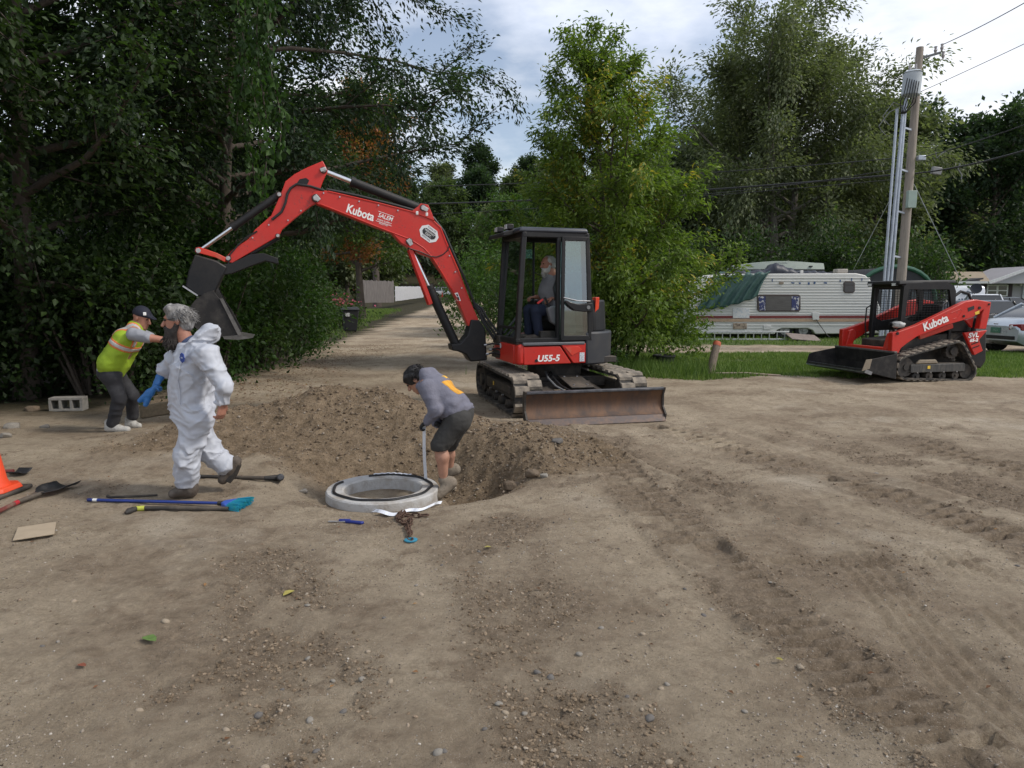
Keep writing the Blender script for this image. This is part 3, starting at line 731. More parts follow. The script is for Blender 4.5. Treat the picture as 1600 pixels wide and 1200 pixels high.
def crawler(root, M, lc, w, circles, nlug, lug_h, thick=.035, name='track'):
    """rubber track: belt (part) with its lugs (sub-parts); M maps (s, l, z) to the world"""
    x, z, tx, tz, L = hull_loop(circles, 120)
    nxn, nzn = tz, -tx                                            # outward normal (loop runs counter-clockwise)
    b = MB(M)
    vs, fs = [], []
    for i in range(120):
        for (o, l) in ((0, lc - w / 2), (0, lc + w / 2), (-thick, lc + w / 2), (-thick, lc - w / 2)):
            vs.append((x[i] + nxn[i] * o, l, z[i] + nzn[i] * o))
    for i in range(120):
        j = (i + 1) % 120
        for k in range(4): fs.append((i * 4 + k, j * 4 + k, j * 4 + (k + 1) % 4, i * 4 + (k + 1) % 4))
    b.add(vs, fs)
    belt = b.build(name, RUBBER, root, smooth=True)
    # one lug shape, shared
    pitch = L / nlug
    me = bpy.data.meshes.new('lug')
    p = pitch * .36; q = pitch * .25; hw = w * .26
    me.from_pydata([(-p, -hw, 0), (p, -hw, 0), (p, hw, 0), (-p, hw, 0), (-q, -hw * .96, lug_h), (q, -hw * .96, lug_h), (q, hw * .96, lug_h), (-q, hw * .96, lug_h)], [],
                   [(0, 3, 2, 1), (4, 5, 6, 7), (0, 1, 5, 4), (1, 2, 6, 5), (2, 3, 7, 6), (3, 0, 4, 7)])
    me.materials.append(LUG)
    off = root_loc(belt)
    for side in (-1, 1):
        for i in range(nlug):
            u = ((i + (.5 if side > 0 else 0)) / nlug * 120) % 120
            k = int(u) % 120
            t = M.to_3x3() @ Vector((tx[k], 0, tz[k])); nn = M.to_3x3() @ Vector((nxn[k], 0, nzn[k])); ll = M.to_3x3() @ Vector((0, 1, 0))
            R = Matrix((t, nn.cross(t), nn)).transposed()
            o = bpy.data.objects.new('lug', me); COL.objects.link(o); o.parent = belt
            o.location = M @ Vector((x[k] - nxn[k] * .003, lc + side * w * .235, z[k] - nzn[k] * .003)) - off
            o.rotation_euler = R.to_euler()
    return belt

# ------------------------------------------------------------------ excavator
def build_excavator():
    R = thing('excavator', 'red and black compact excavator on rubber tracks reaching its arm over the hollow', 'excavator', (EXC.x, EXC.y, gz(EXC.x, EXC.y)))
    G0 = 0.0
    # --- undercarriage
    MU = Matrix(((U_F.x, U_L.x, 0, EXC.x), (U_F.y, U_L.y, 0, EXC.y), (0, 0, 1, G0), (0, 0, 0, 1)))
    circ = [(-1.03, .30, .27), (1.03, .29, .265)]
    for lc in (-.78, .78):
        crawler(R, MU, lc, .40, circ, 27, .036)
        fr = MB(MU)
        fr.box((0, lc, .30), (1.7, .22, .20)); fr.box((0, lc + (-.11 if lc < 0 else .11), .33), (1.5, .06, .13))
        frame = fr.build('track_frame', BLACK_DUSTY, R, bevel=.02)
        for s in (-.62, -.2, .2, .62):
            o = MB(MU); o.cyl((s, lc - .15, .115), (s, lc + .15, .115), .075, n=18); o.cyl((s, lc - .165, .115), (s, lc + .165, .115), .03, n=10)
            o.build('roller', BLACK_DUSTY, frame, smooth=True)
        o = MB(MU); o.cyl((-1.03, lc - .13, .30), (-1.03, lc + .13, .30), .20, n=24); o.cyl((-1.03, lc - .17, .30), (-1.03, lc + .17, .30), .10, n=18)
        o.build('sprocket', BLACK_DUSTY, frame, smooth=True)
        o = MB(MU); o.cyl((1.03, lc - .12, .29), (1.03, lc + .12, .29), .205, n=24); o.cyl((1.03, lc - .16, .29), (1.03, lc + .16, .29), .07, n=16)
        o.build('idler', BLACK_DUSTY, frame, smooth=True)
        for s in (-.35, .05, .45):
            o = MB(MU); o.cyl((s, lc - .18 if lc < 0 else lc + .18, .23), (s, lc - .15 if lc < 0 else lc + .15, .23), .016, n=8); o.build('bolt', STEEL, frame)
    o = MB(MU); o.box((-.15, -.79, .335), (.05, .005, .06)); o.v = [p + U_L * (-.106 - .045) for p in o.v]; o.build('warning_sticker', YELLOW_P, R)
    b = MB(MU); b.box((0, 0, .40), (1.0, 1.30, .16)); b.box((.35, 0, .36), (.5, .75, .12)); b.cyl((0, 0, .46), (0, 0, .71), .42, n=36)
    b.build('undercarriage', BLACK_DUSTY, R, bevel=.015)
    for lc in (-.36, .36):
        b = MB(MU); b.bar((.35, lc, .34), (1.68, lc * 1.1, .20), .10, .13); b.build('blade_arm', BLACK_DUSTY, R, bevel=.012)
    b = MB(MU); b.prism([(.62, -.15, .50), (1.25, -.15, .40), (1.25, .19, .40), (.62, .19, .50)], [(.62, -.15, .52), (1.25, -.15, .42), (1.25, .19, .42), (.62, .19, .52)])
    cov = b.build('cylinder_cover', BLACK_DUSTY, R, bevel=.006)
    for s, l in ((.72, -.08), (.72, .12), (1.15, -.08), (1.15, .12)):
        b = MB(MU); zz = .52 - (s - .62) * .159; b.cyl((s, l, zz - .005), (s, l, zz + .012), .016, n=8); b.build('bolt', STEEL, cov)
    b = MB(MU); b.cyl((.5, .02, .40), (1.62, .02, .26), .055); b.build('blade_cylinder', BLACK, R, smooth=True)
    for l0 in (-.30, -.22):
        b = MB(MU); b.tube([(.25, l0 * .5, .5), (.5, l0, .56), (.8, l0 - .05, .50), (1.1, l0 - .03, .42), (1.35, l0 + .06, .36)], .014); b.build('hose', GREYP if l0 < -.25 else HOSE, R, smooth=True)
    b = MB(MU); b.prism([(.95, -.62, .37), (1.45, -.55, .30), (1.45, -.30, .30), (.95, -.38, .37)], [(.95, -.62, .39), (1.45, -.55, .32), (1.45, -.30, .32), (.95, -.38, .39)]); b.build('step_plate', BLACK_DUSTY, R, bevel=.004)
    # blade: curved mouldboard
    prof = [(1.86, .10), (1.79, .16), (1.765, .24), (1.77, .33), (1.81, .42)]
    b = MB(MU)
    ring = prof + [(s - .035, z) for s, z in prof[::-1]]
    b.prism([(s, -.965, z) for s, z in ring], [(s, .965, z) for s, z in ring])
    bl = b.build('blade', RUST, R, smooth=True)
    b = MB(MU); b.prism([(1.852, -.972, .105), (1.905, -.972, .005), (1.88, -.972, .0), (1.822, -.972, .105)], [(1.852, .972, .105), (1.905, .972, .005), (1.88, .972, .0), (1.822, .972, .105)]); b.build('cutting_edge', WORN, bl, bevel=.004)
    b = MB(MU); b.box((1.80, 0, .437), (.075, 1.95, .035)); b.build('top_rail', mat('blade_rail', (.05, .052, .06), .5, .3, scale=9, color2=(.14, .14, .15), thr=(.4, .8)), bl, bevel=.008)
    for l in (-.975, .975):
        b = MB(MU); ol = [(1.87, .02), (1.89, .10), (1.80, .20), (1.80, .36), (1.85, .455), (1.74, .455), (1.70, .3), (1.75, .08)]
        b.prism([(s, l - .014, z) for s, z in ol], [(s, l + .014, z) for s, z in ol]); b.build('end_plate', BLACK_DUSTY, bl, bevel=.004)
    # --- upper structure
    a18 = math.radians(18)
    f = Vector((-math.cos(a18), -math.sin(a18), 0)); lf = Vector((-f.y, f.x, 0))
    MH = Matrix(((f.x, lf.x, 0, EXC.x), (f.y, lf.y, 0, EXC.y), (0, 0, 1, G0), (0, 0, 0, 1)))
    b = MB(MH); b.box((.05, 0, .745), (1.5, 1.5, .09)); b.build('turntable_deck', BLACK_DUSTY, R, bevel=.01)
    # red side skirt: front panel, side panel, pentagon service cover
    b = MB(MH)
    b.prism([(.91, -.18, .72), (.91, -.18, .985), (.84, -.18, 1.0), (.84, -.18, .72)], [(.90, .70, .71), (.90, .70, .985), (.82, .70, 1.0), (.82, .70, .71)])
    fp = b.build('front_skirt', RED, R, bevel=.015)
    b = MB(MH)
    ol = [(.90, .71), (.90, .985), (.80, 1.005), (.80, .70)]
    b.prism([(s, .70, z) for s, z in ol], [(s - .03, .83, z) for s, z in ol]); b.build('corner_skirt', RED, R, bevel=.035, seg=3)
    b = MB(MH); ol = [(.79, .705), (.79, .965), (.24, .965), (.06, .71)]
    b.prism([(s, .78, z) for s, z in ol], [(s, .835, z) for s, z in ol]); sp = b.build('side_skirt', RED, R, bevel=.01)
    b = MB(MH); ol = [(.22, .985), (-.16, 1.0), (-.16, .71), (.035, .71), (.215, .965)]
    b.prism([(s, .78, z) for s, z in ol], [(s, .842, z) for s, z in ol]); sv = b.build('service_cover', RED, R, bevel=.012)
    b = MB(MH); ol = [(.17, .95), (-.04, .955), (-.10, .90), (.06, .82)]
    b.prism([(s, .843, z) for s, z in ol], [(s, .85, z) for s, z in ol]); b.build('recess_panel', RED_DUSTY, sv, bevel=.004)
    b = MB(MH); b.box((-.10, .845, .80), (.075, .006, .13)); b.build('sticker', mat('info_sticker', (.62, .64, .66), .5, scale=60, color2=(.35, .36, .4), thr=(.5, .55)), sv)
    b = MB(MH); b.box((.915, .12, .94), (.004, .06, .07)); b.build('sticker', MATS['info_sticker'], fp)
    b = MB(MH); b.cyl((.60, .835, .765), (.60, .842, .765), .022, n=14); b.build('keyhole', BLACK, sp)
    b = MB(MH); b.box((.33, .80, 1.0), (.95, .10, .045)); b.build('sill', mat('sill_grey', (.10, .105, .115), .5, scale=8), R, bevel=.012)
    o = MH @ Vector((.42, .8375, .79))
    text_mesh('model_lettering', 'U55-5', .125, o, -f, (0, 0, 1), WHITE_P, sp, .001, shear=.18, bold=.004, width=.34)
    # counterweight and engine hood
    b = MB(MH)
    arc = [(-.16, .86)] + [(-.05 - .93 * math.sin(t), .88 * math.cos(t) ** .6 if math.cos(t) > 0 else 0) for t in np.linspace(.35, PI / 2, 7)] 
    arc = [(-.16, .855), (-.34, .83), (-.52, .74), (-.68, .58), (-.78, .36), (-.82, 0), (-.78, -.36), (-.68, -.58), (-.52, -.74), (-.3, -.84), (0, -.86)]
    b.prism([(s, l, .68) for s, l in arc], [(s * 1.02 + .003, l, 1.16) for s, l in arc]); b.build('counterweight', mat('counterweight_grey', (.026, .028, .033), .5, scale=4, color2=(.05, .048, .046), thr=(.5, .8)), R, bevel=.03, seg=3)
    b = MB(MH); hood = [(-.20, .70), (-.36, .72), (-.56, .60), (-.70, .36), (-.74, 0), (-.70, -.36), (-.56, -.62), (-.3, -.74), (.2, -.76), (.2, -.2)]
    b.prism([(s, l, 1.15) for s, l in hood], [(s * .97, l * .97, 1.62) for s, l in hood]); b.build('engine_hood', BLACK, R, bevel=.03, seg=3)
    b = MB(MH); b.prism([(-.36, .70, 1.63), (-.45, .64, 1.63), (-.45, .55, 1.63), (-.36, .6, 1.63)], [(-.36, .735, 1.86), (-.45, .66, 1.86), (-.45, .55, 1.86), (-.36, .6, 1.86)])
    b.v = [p - Vector((0, 0, .20)) for p in b.v]; b.build('tail_lamp', mat('tail_lamp_red', (.55, .05, .02), .3), R, bevel=.01)
    b = MB(MH); b.prism([(.2, -.2, .79), (.88, -.25, .79), (.8, -.78, .79), (-.2, -.84, .79)], [(.2, -.2, 1.12), (.7, -.25, 1.05), (.66, -.74, 1.05), (-.2, -.8, 1.12)]); b.build('right_side_cover', RED, R, bevel=.03)
    # --- cab
    zb, zt = 1.02, 2.56
    LF, LN = -.17, .80                                               # far and near side of the cab
    def S_front(z): return .90 - (z - zb) * .065
    def S_rear(z): return -.30 + (z - zb) * .055
    cab = MB(MH)
    def post(sf, l, w, d, z0=zb, z1=zt):
        cab.prism([(sf(z0) - w / 2, l - d / 2, z0), (sf(z0) + w / 2, l - d / 2, z0), (sf(z0) + w / 2, l + d / 2, z0), (sf(z0) - w / 2, l + d / 2, z0)],
                  [(sf(z1) - w / 2, l - d / 2, z1), (sf(z1) + w / 2, l - d / 2, z1), (sf(z1) + w / 2, l + d / 2, z1), (sf(z1) - w / 2, l + d / 2, z1)])
    post(lambda z: S_front(z) - .035, LN - .04, .075, .075); post(lambda z: S_front(z) - .03, LF + .035, .06, .06)
    post(lambda z: S_rear(z) + .04, LN - .04, .08, .08); post(lambda z: S_rear(z) + .04, LF + .04, .08, .08)
    post(lambda z: .25, LN - .045, .055, .075); post(lambda z: .30, LF + .03, .035, .04)
    for z, h in ((zb + .03, .07), (zt - .03, .08)):
        for l in (LN - .04, LF + .035):
            cab.bar((S_front(z), l, z), (S_rear(z), l, z), .07, h)
        for S in (S_front(z) - .035, S_rear(z) + .04): cab.bar((S, LF, z), (S, LN, z), .07, h)
    cf = cab.build('cab_frame', BLACK, R, bevel=.014)
    b = MB(MH); b.box((.3, (LF + LN) / 2, zb - .01), (1.16, LN - LF - .04, .03)); b.build('cab_floor', BLACK_DUSTY, R)
    b = MB(MH)
    rf = [(.86, LF - .02), (.88, .2), (.86, LN + .01), (-.20, LN + .02), (-.23, .3), (-.20, LF - .02)]
    b.prism([(s, l, zt + .005) for s, l in rf], [(s * .95 + .01, l * .96 + .01, zt + .075) for s, l in rf]); b.build('cab_roof', mat('roof_grey', (.035, .04, .052), .35, scale=4, var=.2), R, bevel=.03, seg=3)
    b = MB(MH); b.prism([(.86, LF, zt - .02), (1.02, LF, zt - .05), (1.02, LN - .22, zt - .05), (.86, LN - .22, zt - .02)], [(.84, LF, zt + .06), (1.0, LF, zt + .01), (1.0, LN - .22, zt + .01), (.84, LN - .22, zt + .06)]); b.build('sun_visor', BLACK, R, bevel=.012)
    for l in (.02, .50):
        b = MB(MH); b.box((.90, l, zt + .09), (.10, .15, .08)); b.build('work_lamp', BLACK, R, bevel=.015)
        b = MB(MH); b.box((.952, l, zt + .09), (.006, .12, .06)); b.build('lamp_lens', mat('lamp_lens', (.6, .62, .62), .15), R.children[-1])
    b = MB(MH); b.add([(S_front(zb) - .05, LF + .05, zb + .06), (S_front(zb) - .05, LN - .09, zb + .06), (S_front(zt) - .05, LN - .09, zt - .07), (S_front(zt) - .05, LF + .05, zt - .07)], [(0, 1, 2, 3)]); b.build('windscreen', GLASS, R)
    b = MB(MH); b.add([(S_rear(zb) + .03, LF + .07, zb + .5), (S_rear(zb) + .03, LN - .07, zb + .5), (S_rear(zt) + .03, LN - .07, zt - .06), (S_rear(zt) + .03, LF + .07, zt - .06)], [(0, 1, 2, 3)]); b.build('rear_window', GLASS, R)
    b = MB(MH); b.add([(.32, LF + .03, zb + .07), (S_front(zb) - .05, LF + .03, zb + .07), (S_front(zt) - .05, LF + .03, zt - .07), (.32, LF + .03, zt - .07)], [(0, 1, 2, 3)]); b.build('far_side_window', GLASS, R)
    b = MB(MH); b.box((S_front(1.3) - .02, .32, 1.22), (.025, LN - LF - .1, .035)); b.build('window_bar', BLACK, R)
    # fixed rear quarter pane seen through the folded-back door
    b = MB(MH); b.add([(-.20, LN - .05, zb + .08), (.22, LN - .05, zb + .08), (.22, LN - .05, zt - .08), (-.16, LN - .05, zt - .08)], [(0, 1, 2, 3)]); b.build('quarter_window', glass('quarter_glass', (.40, .60, .60), .8), R)
    b = MB(MH)                                                        # door, folded back against the side
    dl = LN + .035; d0, d1, e0, e1 = .235, -.245, .205, -.19; z0, z1 = zb + .02, zt - .05
    out = [(d0, z0), (d1, z0), (e1, z1), (e0 + .02, z1)]; inn = [(d0 - .05, z0 + .07), (d1 + .05, z0 + .07), (e1 + .05, z1 - .06), (e0 - .03, z1 - .06)]
    for i in range(4):
        j = (i + 1) % 4
        ring = [out[i], out[j], inn[j], inn[i]]
        b.prism([(s, dl - .018, z) for s, z in ring], [(s, dl + .018, z) for s, z in ring])
    door = b.build('door', BLACK, R, bevel=.006)
    b = MB(MH); b.add([(s, dl, z) for s, z in inn], [(0, 1, 2, 3)]); b.build('door_pane', glass('quarter_glass'), door)
    b = MB(MH); hd = [(.18, 1.62), (.10, 1.59), (-.02, 1.56), (-.14, 1.57), (-.24, 1.58), (-.25, 1.46), (-.12, 1.45), (.04, 1.47), (.13, 1.53), (.19, 1.59)]
    b.prism([(s, dl + .02, z) for s, z in hd], [(s, dl + .055, z) for s, z in hd]); b.build('door_latch_panel', BLACK, door, bevel=.01)
    b = MB(MH); b.cyl((-.17, dl + .05, 1.515), (-.17, dl + .065, 1.515), .028, n=14); b.build('handle', GREYP, door, smooth=True)
    b = MB(MH); b.tube([(.20, dl + .02, 1.655), (.0, dl + .05, 1.61), (-.2, dl + .05, 1.605)], .008); b.build('grab_rail', STEEL, door, smooth=True)
    # seat, console, levers
    b = MB(MH); b.box((.08, .32, 1.36), (.46, .46, .12)); b.build('seat', mat('seat_black', (.02, .02, .022), .8), R, bevel=.04, seg=3)
    b = MB(MH); b.box((-.17, .32, 1.72), (.12, .46, .62)); b.build('seat_backrest', MATS['seat_black'], R, bevel=.05, seg=3)
    b = MB(MH); ol = [(.02, 1.12), (.32, 1.30), (.38, 1.50), (.30, 1.54), (-.05, 1.46), (-.08, 1.14)]
    b.prism([(s, .58, z) for s, z in ol], [(s, .68, z) for s, z in ol]); con = b.build('console', mat('console_grey', (.13, .13, .135), .6), R, bevel=.02)
    b = MB(MH); b.cyl((.33, .63, 1.52), (.40, .63, 1.66), .016); b.build('joystick', BLACK, con, smooth=True)
    b = MB(MH); b.box((.46, .60, 1.60), (.11, .03, .03), Matrix.Rotation(.6, 3, 'Y')); b.build('red_lever', mat('lever_red', (.55, .03, .03), .4), R, bevel=.008)
    b = MB(MH); b.bar((.42, .60, 1.58), (.12, .66, 1.30), .018); b.build('lever_rod', BLACK, R)
    for l in (.16, .46):
        b = MB(MH); b.bar((.78, l, 1.08), (.70, l, 1.46), .025); b.build('travel_lever', BLACK, R)
    b = MB(MH); b.box((.30, .55, 1.10), (.3, .1, .14)); b.build('fuse_box', BLACK_DUSTY, R, bevel=.01)
    b = MB(MH); b.box((.70, -.05, 1.55), (.06, .18, .22)); b.build('display', BLACK, R, bevel=.01)
    # --- boom, arm and bucket, in the upright plane of the boom
    EXL = lf
    PB = Plane((EXC.x + lf.x * -.10, EXC.y + lf.y * -.10), f)
    T = lambda *P: [PB.tz(a, c) for a, c in P]
    b = MB(); b.plate(PB, T((733, 499), (746, 500), (755, 513), (758, 562), (732, 564), (725, 553), (713, 548), (704, 547), (702, 537), (716, 536), (728, 522)), -.13, .13); b.build('swing_bracket', BLACK, R, bevel=.02)
    b = MB()
    for z in (.80, 1.02): b.box((0, 0, 0), (.5, .34, .12)); b.v[-8:] = [PB.pt(.62, z) + MH.to_3x3() @ Vector(p) for p in [(x, y, q) for x in (-.3, .3) for y in (-.17, .17) for q in (-.06, .06)]]
    b.build('swing_mount', BLACK_DUSTY, R, bevel=.01)
    for k, (a, c) in enumerate(((752, 538), (760, 545), (755, 552))):
        q = PB.px(a, c, .18); b = MB(); b.tube([q, q + f * -.12 + Vector((0, 0, .02)), q + f * -.3 + Vector((0, 0, -.02 * k))], .013); b.build('hose', HOSE, R, smooth=True)
        b = MB(); b.cyl(q + f * .01, q + f * -.03, .018, n=8); b.build('hose_fitting', STEEL, R)
    boom_ol = T((486, 306), (491, 300), (509, 299), (594, 318), (652, 333), (674, 343), (687, 355), (697.5, 381), (715.5, 423), (732, 468), (747, 503), (741, 516), (729, 508), (714, 471), (690, 429), (672, 403), (655, 397), (636, 387), (625, 380), (611, 365), (581, 354), (526, 332), (497, 321), (487, 314))
    b = MB(); b.plate(PB, boom_ol, -.085, .085); boom = b.build('boom', RED, R, bevel=.008)
    # flange strips welded along the edges
    b = MB(); b.tube([PB.pt(t, z, .083) for t, z in T((512, 300.5), (594, 319.5), (652, 334.5), (673, 344.5), (686, 356.5), (696, 382), (714, 424), (731, 469))], .012, n=6); b.build('weld_flange', RED, boom, smooth=True)
    b = MB(); b.tube([PB.pt(t, z, .083) for t, z in T((500, 320), (527, 330.5), (581, 352.5), (640, 375), (660, 388), (674, 403), (691, 430), (715, 472))], .010, n=6); b.build('weld_flange', RED, boom, smooth=True)
    b = MB()
    for o0, o1 in ((-.10, -.05), (.05, .10)): b.plate(PB, T((640, 332), (652, 323), (655, 319), (667, 321), (672, 332), (677, 346)), o0, o1)
    b.build('cylinder_lug', RED, boom, bevel=.006)
    def pin(a, c, r, parent, o=.115, m=PIN, ln=.05):
        b = MB(); b.cyl(PB.px(a, c, -o), PB.px(a, c, o), r, n=18); b.cyl(PB.px(a, c, o - .002), PB.px(a, c, o + .012), r * 1.12, r * .95, n=18)
        gq = MB(); gq.cyl(PB.px(a, c, -o + .02), PB.px(a, c, o - .012), r * 1.55, n=20); gq.build('pin_boss', GREASE, parent, bevel=.004)
        return b.build('pin', m, parent, smooth=True)
    for a, c, r in ((493, 311, .036), (638, 378, .032), (659, 326, .032), (741, 509, .042)):
        pin(a, c, r, boom)
    for (a, c, a2, c2) in ((491, 307, 498, 315), (635, 375, 641, 384), (657, 325, 666, 330), (741, 506, 741, 517)):
        b = MB(); p, q = PB.px(a, c, .12), PB.px(a2, c2, .12); b.bar(p, q, .012, .06, up=lf.cross(q - p)); b.build('pin_keeper', PIN, boom, bevel=.01)
    b = MB(); b.tube([PB.px(a, c, .093) for a, c in ((700, 384), (697, 392), (690, 398), (680, 402), (671, 401), (655, 394), (636, 388))], .008, n=6); b.build('hose', HOSE, boom, smooth=True)
    b = MB(); b.tube([PB.px(a, c, .06) for a, c in ((511, 297), (560, 307), (620, 322), (652, 331), (676, 341), (692, 362), (704, 390), (722, 430), (742, 480), (758, 510), (772, 530))], .02, n=8); b.build('hose', HOSE, boom, smooth=True)
    # arm (stick)
    stick_ol = T((504, 252.5), (512, 268), (504, 285), (500, 296), (499, 316), (487, 322), (462, 341), (441, 359), (437, 367), (432, 371), (363.5, 411.5), (352.5, 409), (355, 400), (365, 389.5), (388, 374), (399, 359), (424, 337), (435, 312), (440.5, 299), (446, 284), (460, 273), (479, 263))
    b = MB(); b.plate(PB, stick_ol, -.06, .06); arm = b.build('arm', RED, R, bevel=.008)
    b = MB(); b.plate(PB, T((463, 288), (468, 281), (478, 279), (483, 283), (480, 289), (470, 290)), .0605, .064); b.build('painted_opening_shade', BLACK, arm)  # raised black plate paints the dark of the opening through the arm
    b = MB(); b.tube([PB.px(a, c, .075) for a, c in ((425, 344), (440, 332), (446, 318), (449, 304), (454, 295), (463, 289), (484, 292), (506, 299))], .017, n=8); b.build('hose', HOSE, arm, smooth=True)
    b = MB(); b.tube([PB.px(a, c, .07) for a, c in ((402, 362), (386, 371), (372, 384), (360, 398), (357, 415), (350, 425), (340, 434))], .011, n=6); b.build('hose', HOSE, arm, smooth=True)
    for a, c, r in ((505, 267, .03), (436, 305, .024), (311, 392, .032), (357, 404, .026), (434, 369, .02)): pin(a, c, r, arm, .085)
    b = MB(); b.bar(PB.px(500, 268, .1), PB.px(509, 265, .1), .012, .05, up=(0, 0, 1)); b.build('pin_keeper', PIN, arm, bevel=.01)
    b = MB()
    for o0, o1 in ((-.095, -.065), (.065, .095)): b.plate(PB, T((307, 388), (314, 387), (340, 396), (354, 403), (352, 410), (338, 403), (312, 396), (306, 394)), o0, o1)
    b.build('bucket_link', RED_DUSTY, R, bevel=.006)
    def ram(a0, a1, a2, rb, rr, name):
        p0, p1, p2 = PB.px(*a0), PB.px(*a1), PB.px(*a2)
        b = MB(); b.cyl(p0, p1, rb, n=20); b.cyl(p1 - (p1 - p0).normalized() * .06, p1, rb * 1.18, n=20); c = b.build(name, BLACK, R, smooth=True)
        b = MB(); b.cyl(p1, p2, rr, n=16); b.build('rod', CHROME, c, smooth=True)
        return c
    ram((660, 327), (548, 283.5), (506, 267), .062, .034, 'arm_cylinder')
    ram((437, 304), (362, 356), (311, 392), .052, .028, 'bucket_cylinder')
    ram((713, 540), (669, 446), (638, 380), .068, .036, 'boom_cylinder')
    b = MB(); b.plate(PB, T((637, 391), (646, 388), (678, 474), (669, 477)), -.09, -.03); b.build('rod_guard', RED, R, bevel=.006)
    b = MB(); b.plate(PB, T((637, 391), (643, 388), (675, 474), (669, 477)), .05, .075); b.build('rod_guard', RED, R, bevel=.006)
    # thumb and coupler
    b = MB(); b.cyl(PB.px(434, 371), PB.px(392, 396), .04, n=16); b.cyl(PB.px(392, 396), PB.px(356, 420), .026, n=12); b.build('thumb_cylinder', BLACK, R, smooth=True)
    b = MB()
    for o0, o1 in ((-.11, -.06), (.06, .11)): b.plate(PB, T((344, 414), (362, 412), (392, 398), (412, 396), (434, 404), (436, 413), (415, 408), (398, 414), (362, 428), (345, 430)), o0, o1)
    b.build('thumb', BLACK, R, bevel=.006)
    b = MB(); b.plate(PB, T((306, 398), (340, 408), (356, 418), (347, 436), (337, 460), (312, 464), (291, 448), (296, 424)), -.13, .13); b.build('coupler', BLACK, R, bevel=.02)
    b = MB(); b.bar(PB.px(288, 447, .16), PB.px(311, 462, .16), .02); b.build('coupler_bar', STEEL, R)
    # bucket: two side plates, curved back, lip
    W = .42
    side = T((311, 468), (323, 459), (337, 454), (347, 467), (362, 490), (376, 517), (374, 524), (356, 525), (338, 522), (318, 516), (302, 503), (298, 484))
    bk = MB()
    bk.plate(PB, side, -W, -W + .025)
    bucket = bk.build('bucket', BUCKET, R, bevel=.004)
    b = MB(); b.plate(PB, side, W - .025, W); b.build('side_plate', BUCKET, bucket, bevel=.004)
    b = MB(); curve = T((337, 454), (323, 459), (311, 468), (299, 484), (302, 503), (318, 516), (338, 521.5), (374, 524)); cx_, cz_ = PB.tz(335, 490)
    inner = [(t + (cx_ - t) * .06, z + (cz_ - z) * .06) for t, z in curve]
    ring = curve + inner[::-1]
    b.prism([PB.pt(t, z, -W + .002) for t, z in ring], [PB.pt(t, z, W - .002) for t, z in ring]); b.build('bucket_shell', BUCKET, bucket, smooth=True)
    b = MB(); b.plate(PB, T((352, 523), (376, 521), (397, 525), (376, 528), (354, 527)), -W - .01, W + .01); b.build('bucket_lip', mat('worn_lip', (.15, .142, .132), .4, .6, scale=10, var=.25), bucket)
    b = MB(); b.plate(PB, T((347, 466), (352, 466), (381, 521), (375, 522)), W - .005, W + .02); b.build('side_cutter', mat('worn_lip'  , (.25, .235, .215)), bucket)
    b = MB()
    for o0 in (-.12, .09): b.plate(PB, T((330, 452), (340, 446), (350, 468), (334, 470)), o0, o0 + .03)
    b.build('bucket_ear', BUCKET, bucket)
    for k, (a0, c0, a1, c1, a2, c2) in enumerate(((738, 478, 752, 503, 768, 528), (741, 476, 757, 500, 774, 524), (744, 474, 762, 498, 778, 520))):
        b = MB(); b.tube([PB.px(a0, c0, .02 - .06 * k), PB.px((a0 + a1) / 2 + 1, (c0 + c1) / 2 - 4, .06 - .05 * k), PB.px(a1, c1, .08 - .05 * k), PB.px(a2, c2, .10 - .04 * k)], .017, n=8); b.build('hose', HOSE, R, smooth=True)
    for (a, c) in ((505, 303), (530, 309), (560, 316), (590, 322), (620, 330), (700, 400), (709, 425), (719, 450), (470, 330), (450, 345), (420, 352), (395, 372)):
        p = PB.px(a, c, .088 if a > 500 else .062); b = MB(); b.cyl(p - EXL * .01, p + EXL * .012, .011, n=6); b.build('bolt', STEEL, boom if a > 500 else arm)
    # --- lettering and badges on the boom
    zf = .0865
    p0, p1 = PB.px(541, 326.5, zf), PB.px(583, 341, zf)
    xd = (p1 - p0).normalized(); up = lf.cross(xd) * -1
    if up.z < 0: up = -up
    text_mesh('brand_lettering', 'Kubota', .165, (p0 + p1) / 2, xd, up, WHITE_P, boom, .001, bold=.004, width=(p1 - p0).length)
    q = PB.px(600, 343.5, zf); w = .24
    def flat(c, wd, ht, m, name, off=0.0, corner=.25, par=None, sh=0.0):
        b = MB(); pts = []
        for sx, sy in ((1, 1), (-1, 1), (-1, -1), (1, -1)):
            for k in (0, 1):
                dx = wd / 2 - (corner * ht if (k == 0) == (sx * sy > 0) else 0); dy = ht / 2 - (corner * ht if (k == 1) == (sx * sy > 0) else 0)
                dx = wd / 2 * sx if abs(dx - wd / 2) < 1e-9 else sx * dx; dy = ht / 2 * sy if abs(dy - ht / 2) < 1e-9 else sy * dy
                pts.append(Vector(c) + xd * dx + up * dy + lf * off)
        ctr = sum(pts, Vector()) / len(pts)
        pts.sort(key=lambda v: math.atan2((v - ctr).dot(up), (v - ctr).dot(xd)))
        b.prism(pts, [v + lf * .002 for v in pts]); return b.build(name, m, par)
    text_mesh('dealer_lettering', 'SALEM', .085, q + up * .028, xd, up, WHITE_P, boom, .001, shear=.15, bold=.001, width=.21)
    text_mesh('dealer_lettering', 'FARM SUPPLY', .04, q - up * .035, xd, up, WHITE_P, boom, .001, shear=.15, width=.21)
    text_mesh('dealer_lettering', 'SALEM NY', .03, q - up * .078, xd, up, WHITE_P, boom, .001, width=.13)
    for hh in (.078, -.060):
        b = MB(); b.bar(q + up * hh - xd * .115, q + up * hh + xd * .115, .002, .006, up=up); b.build('decal_border', WHITE_P, boom)
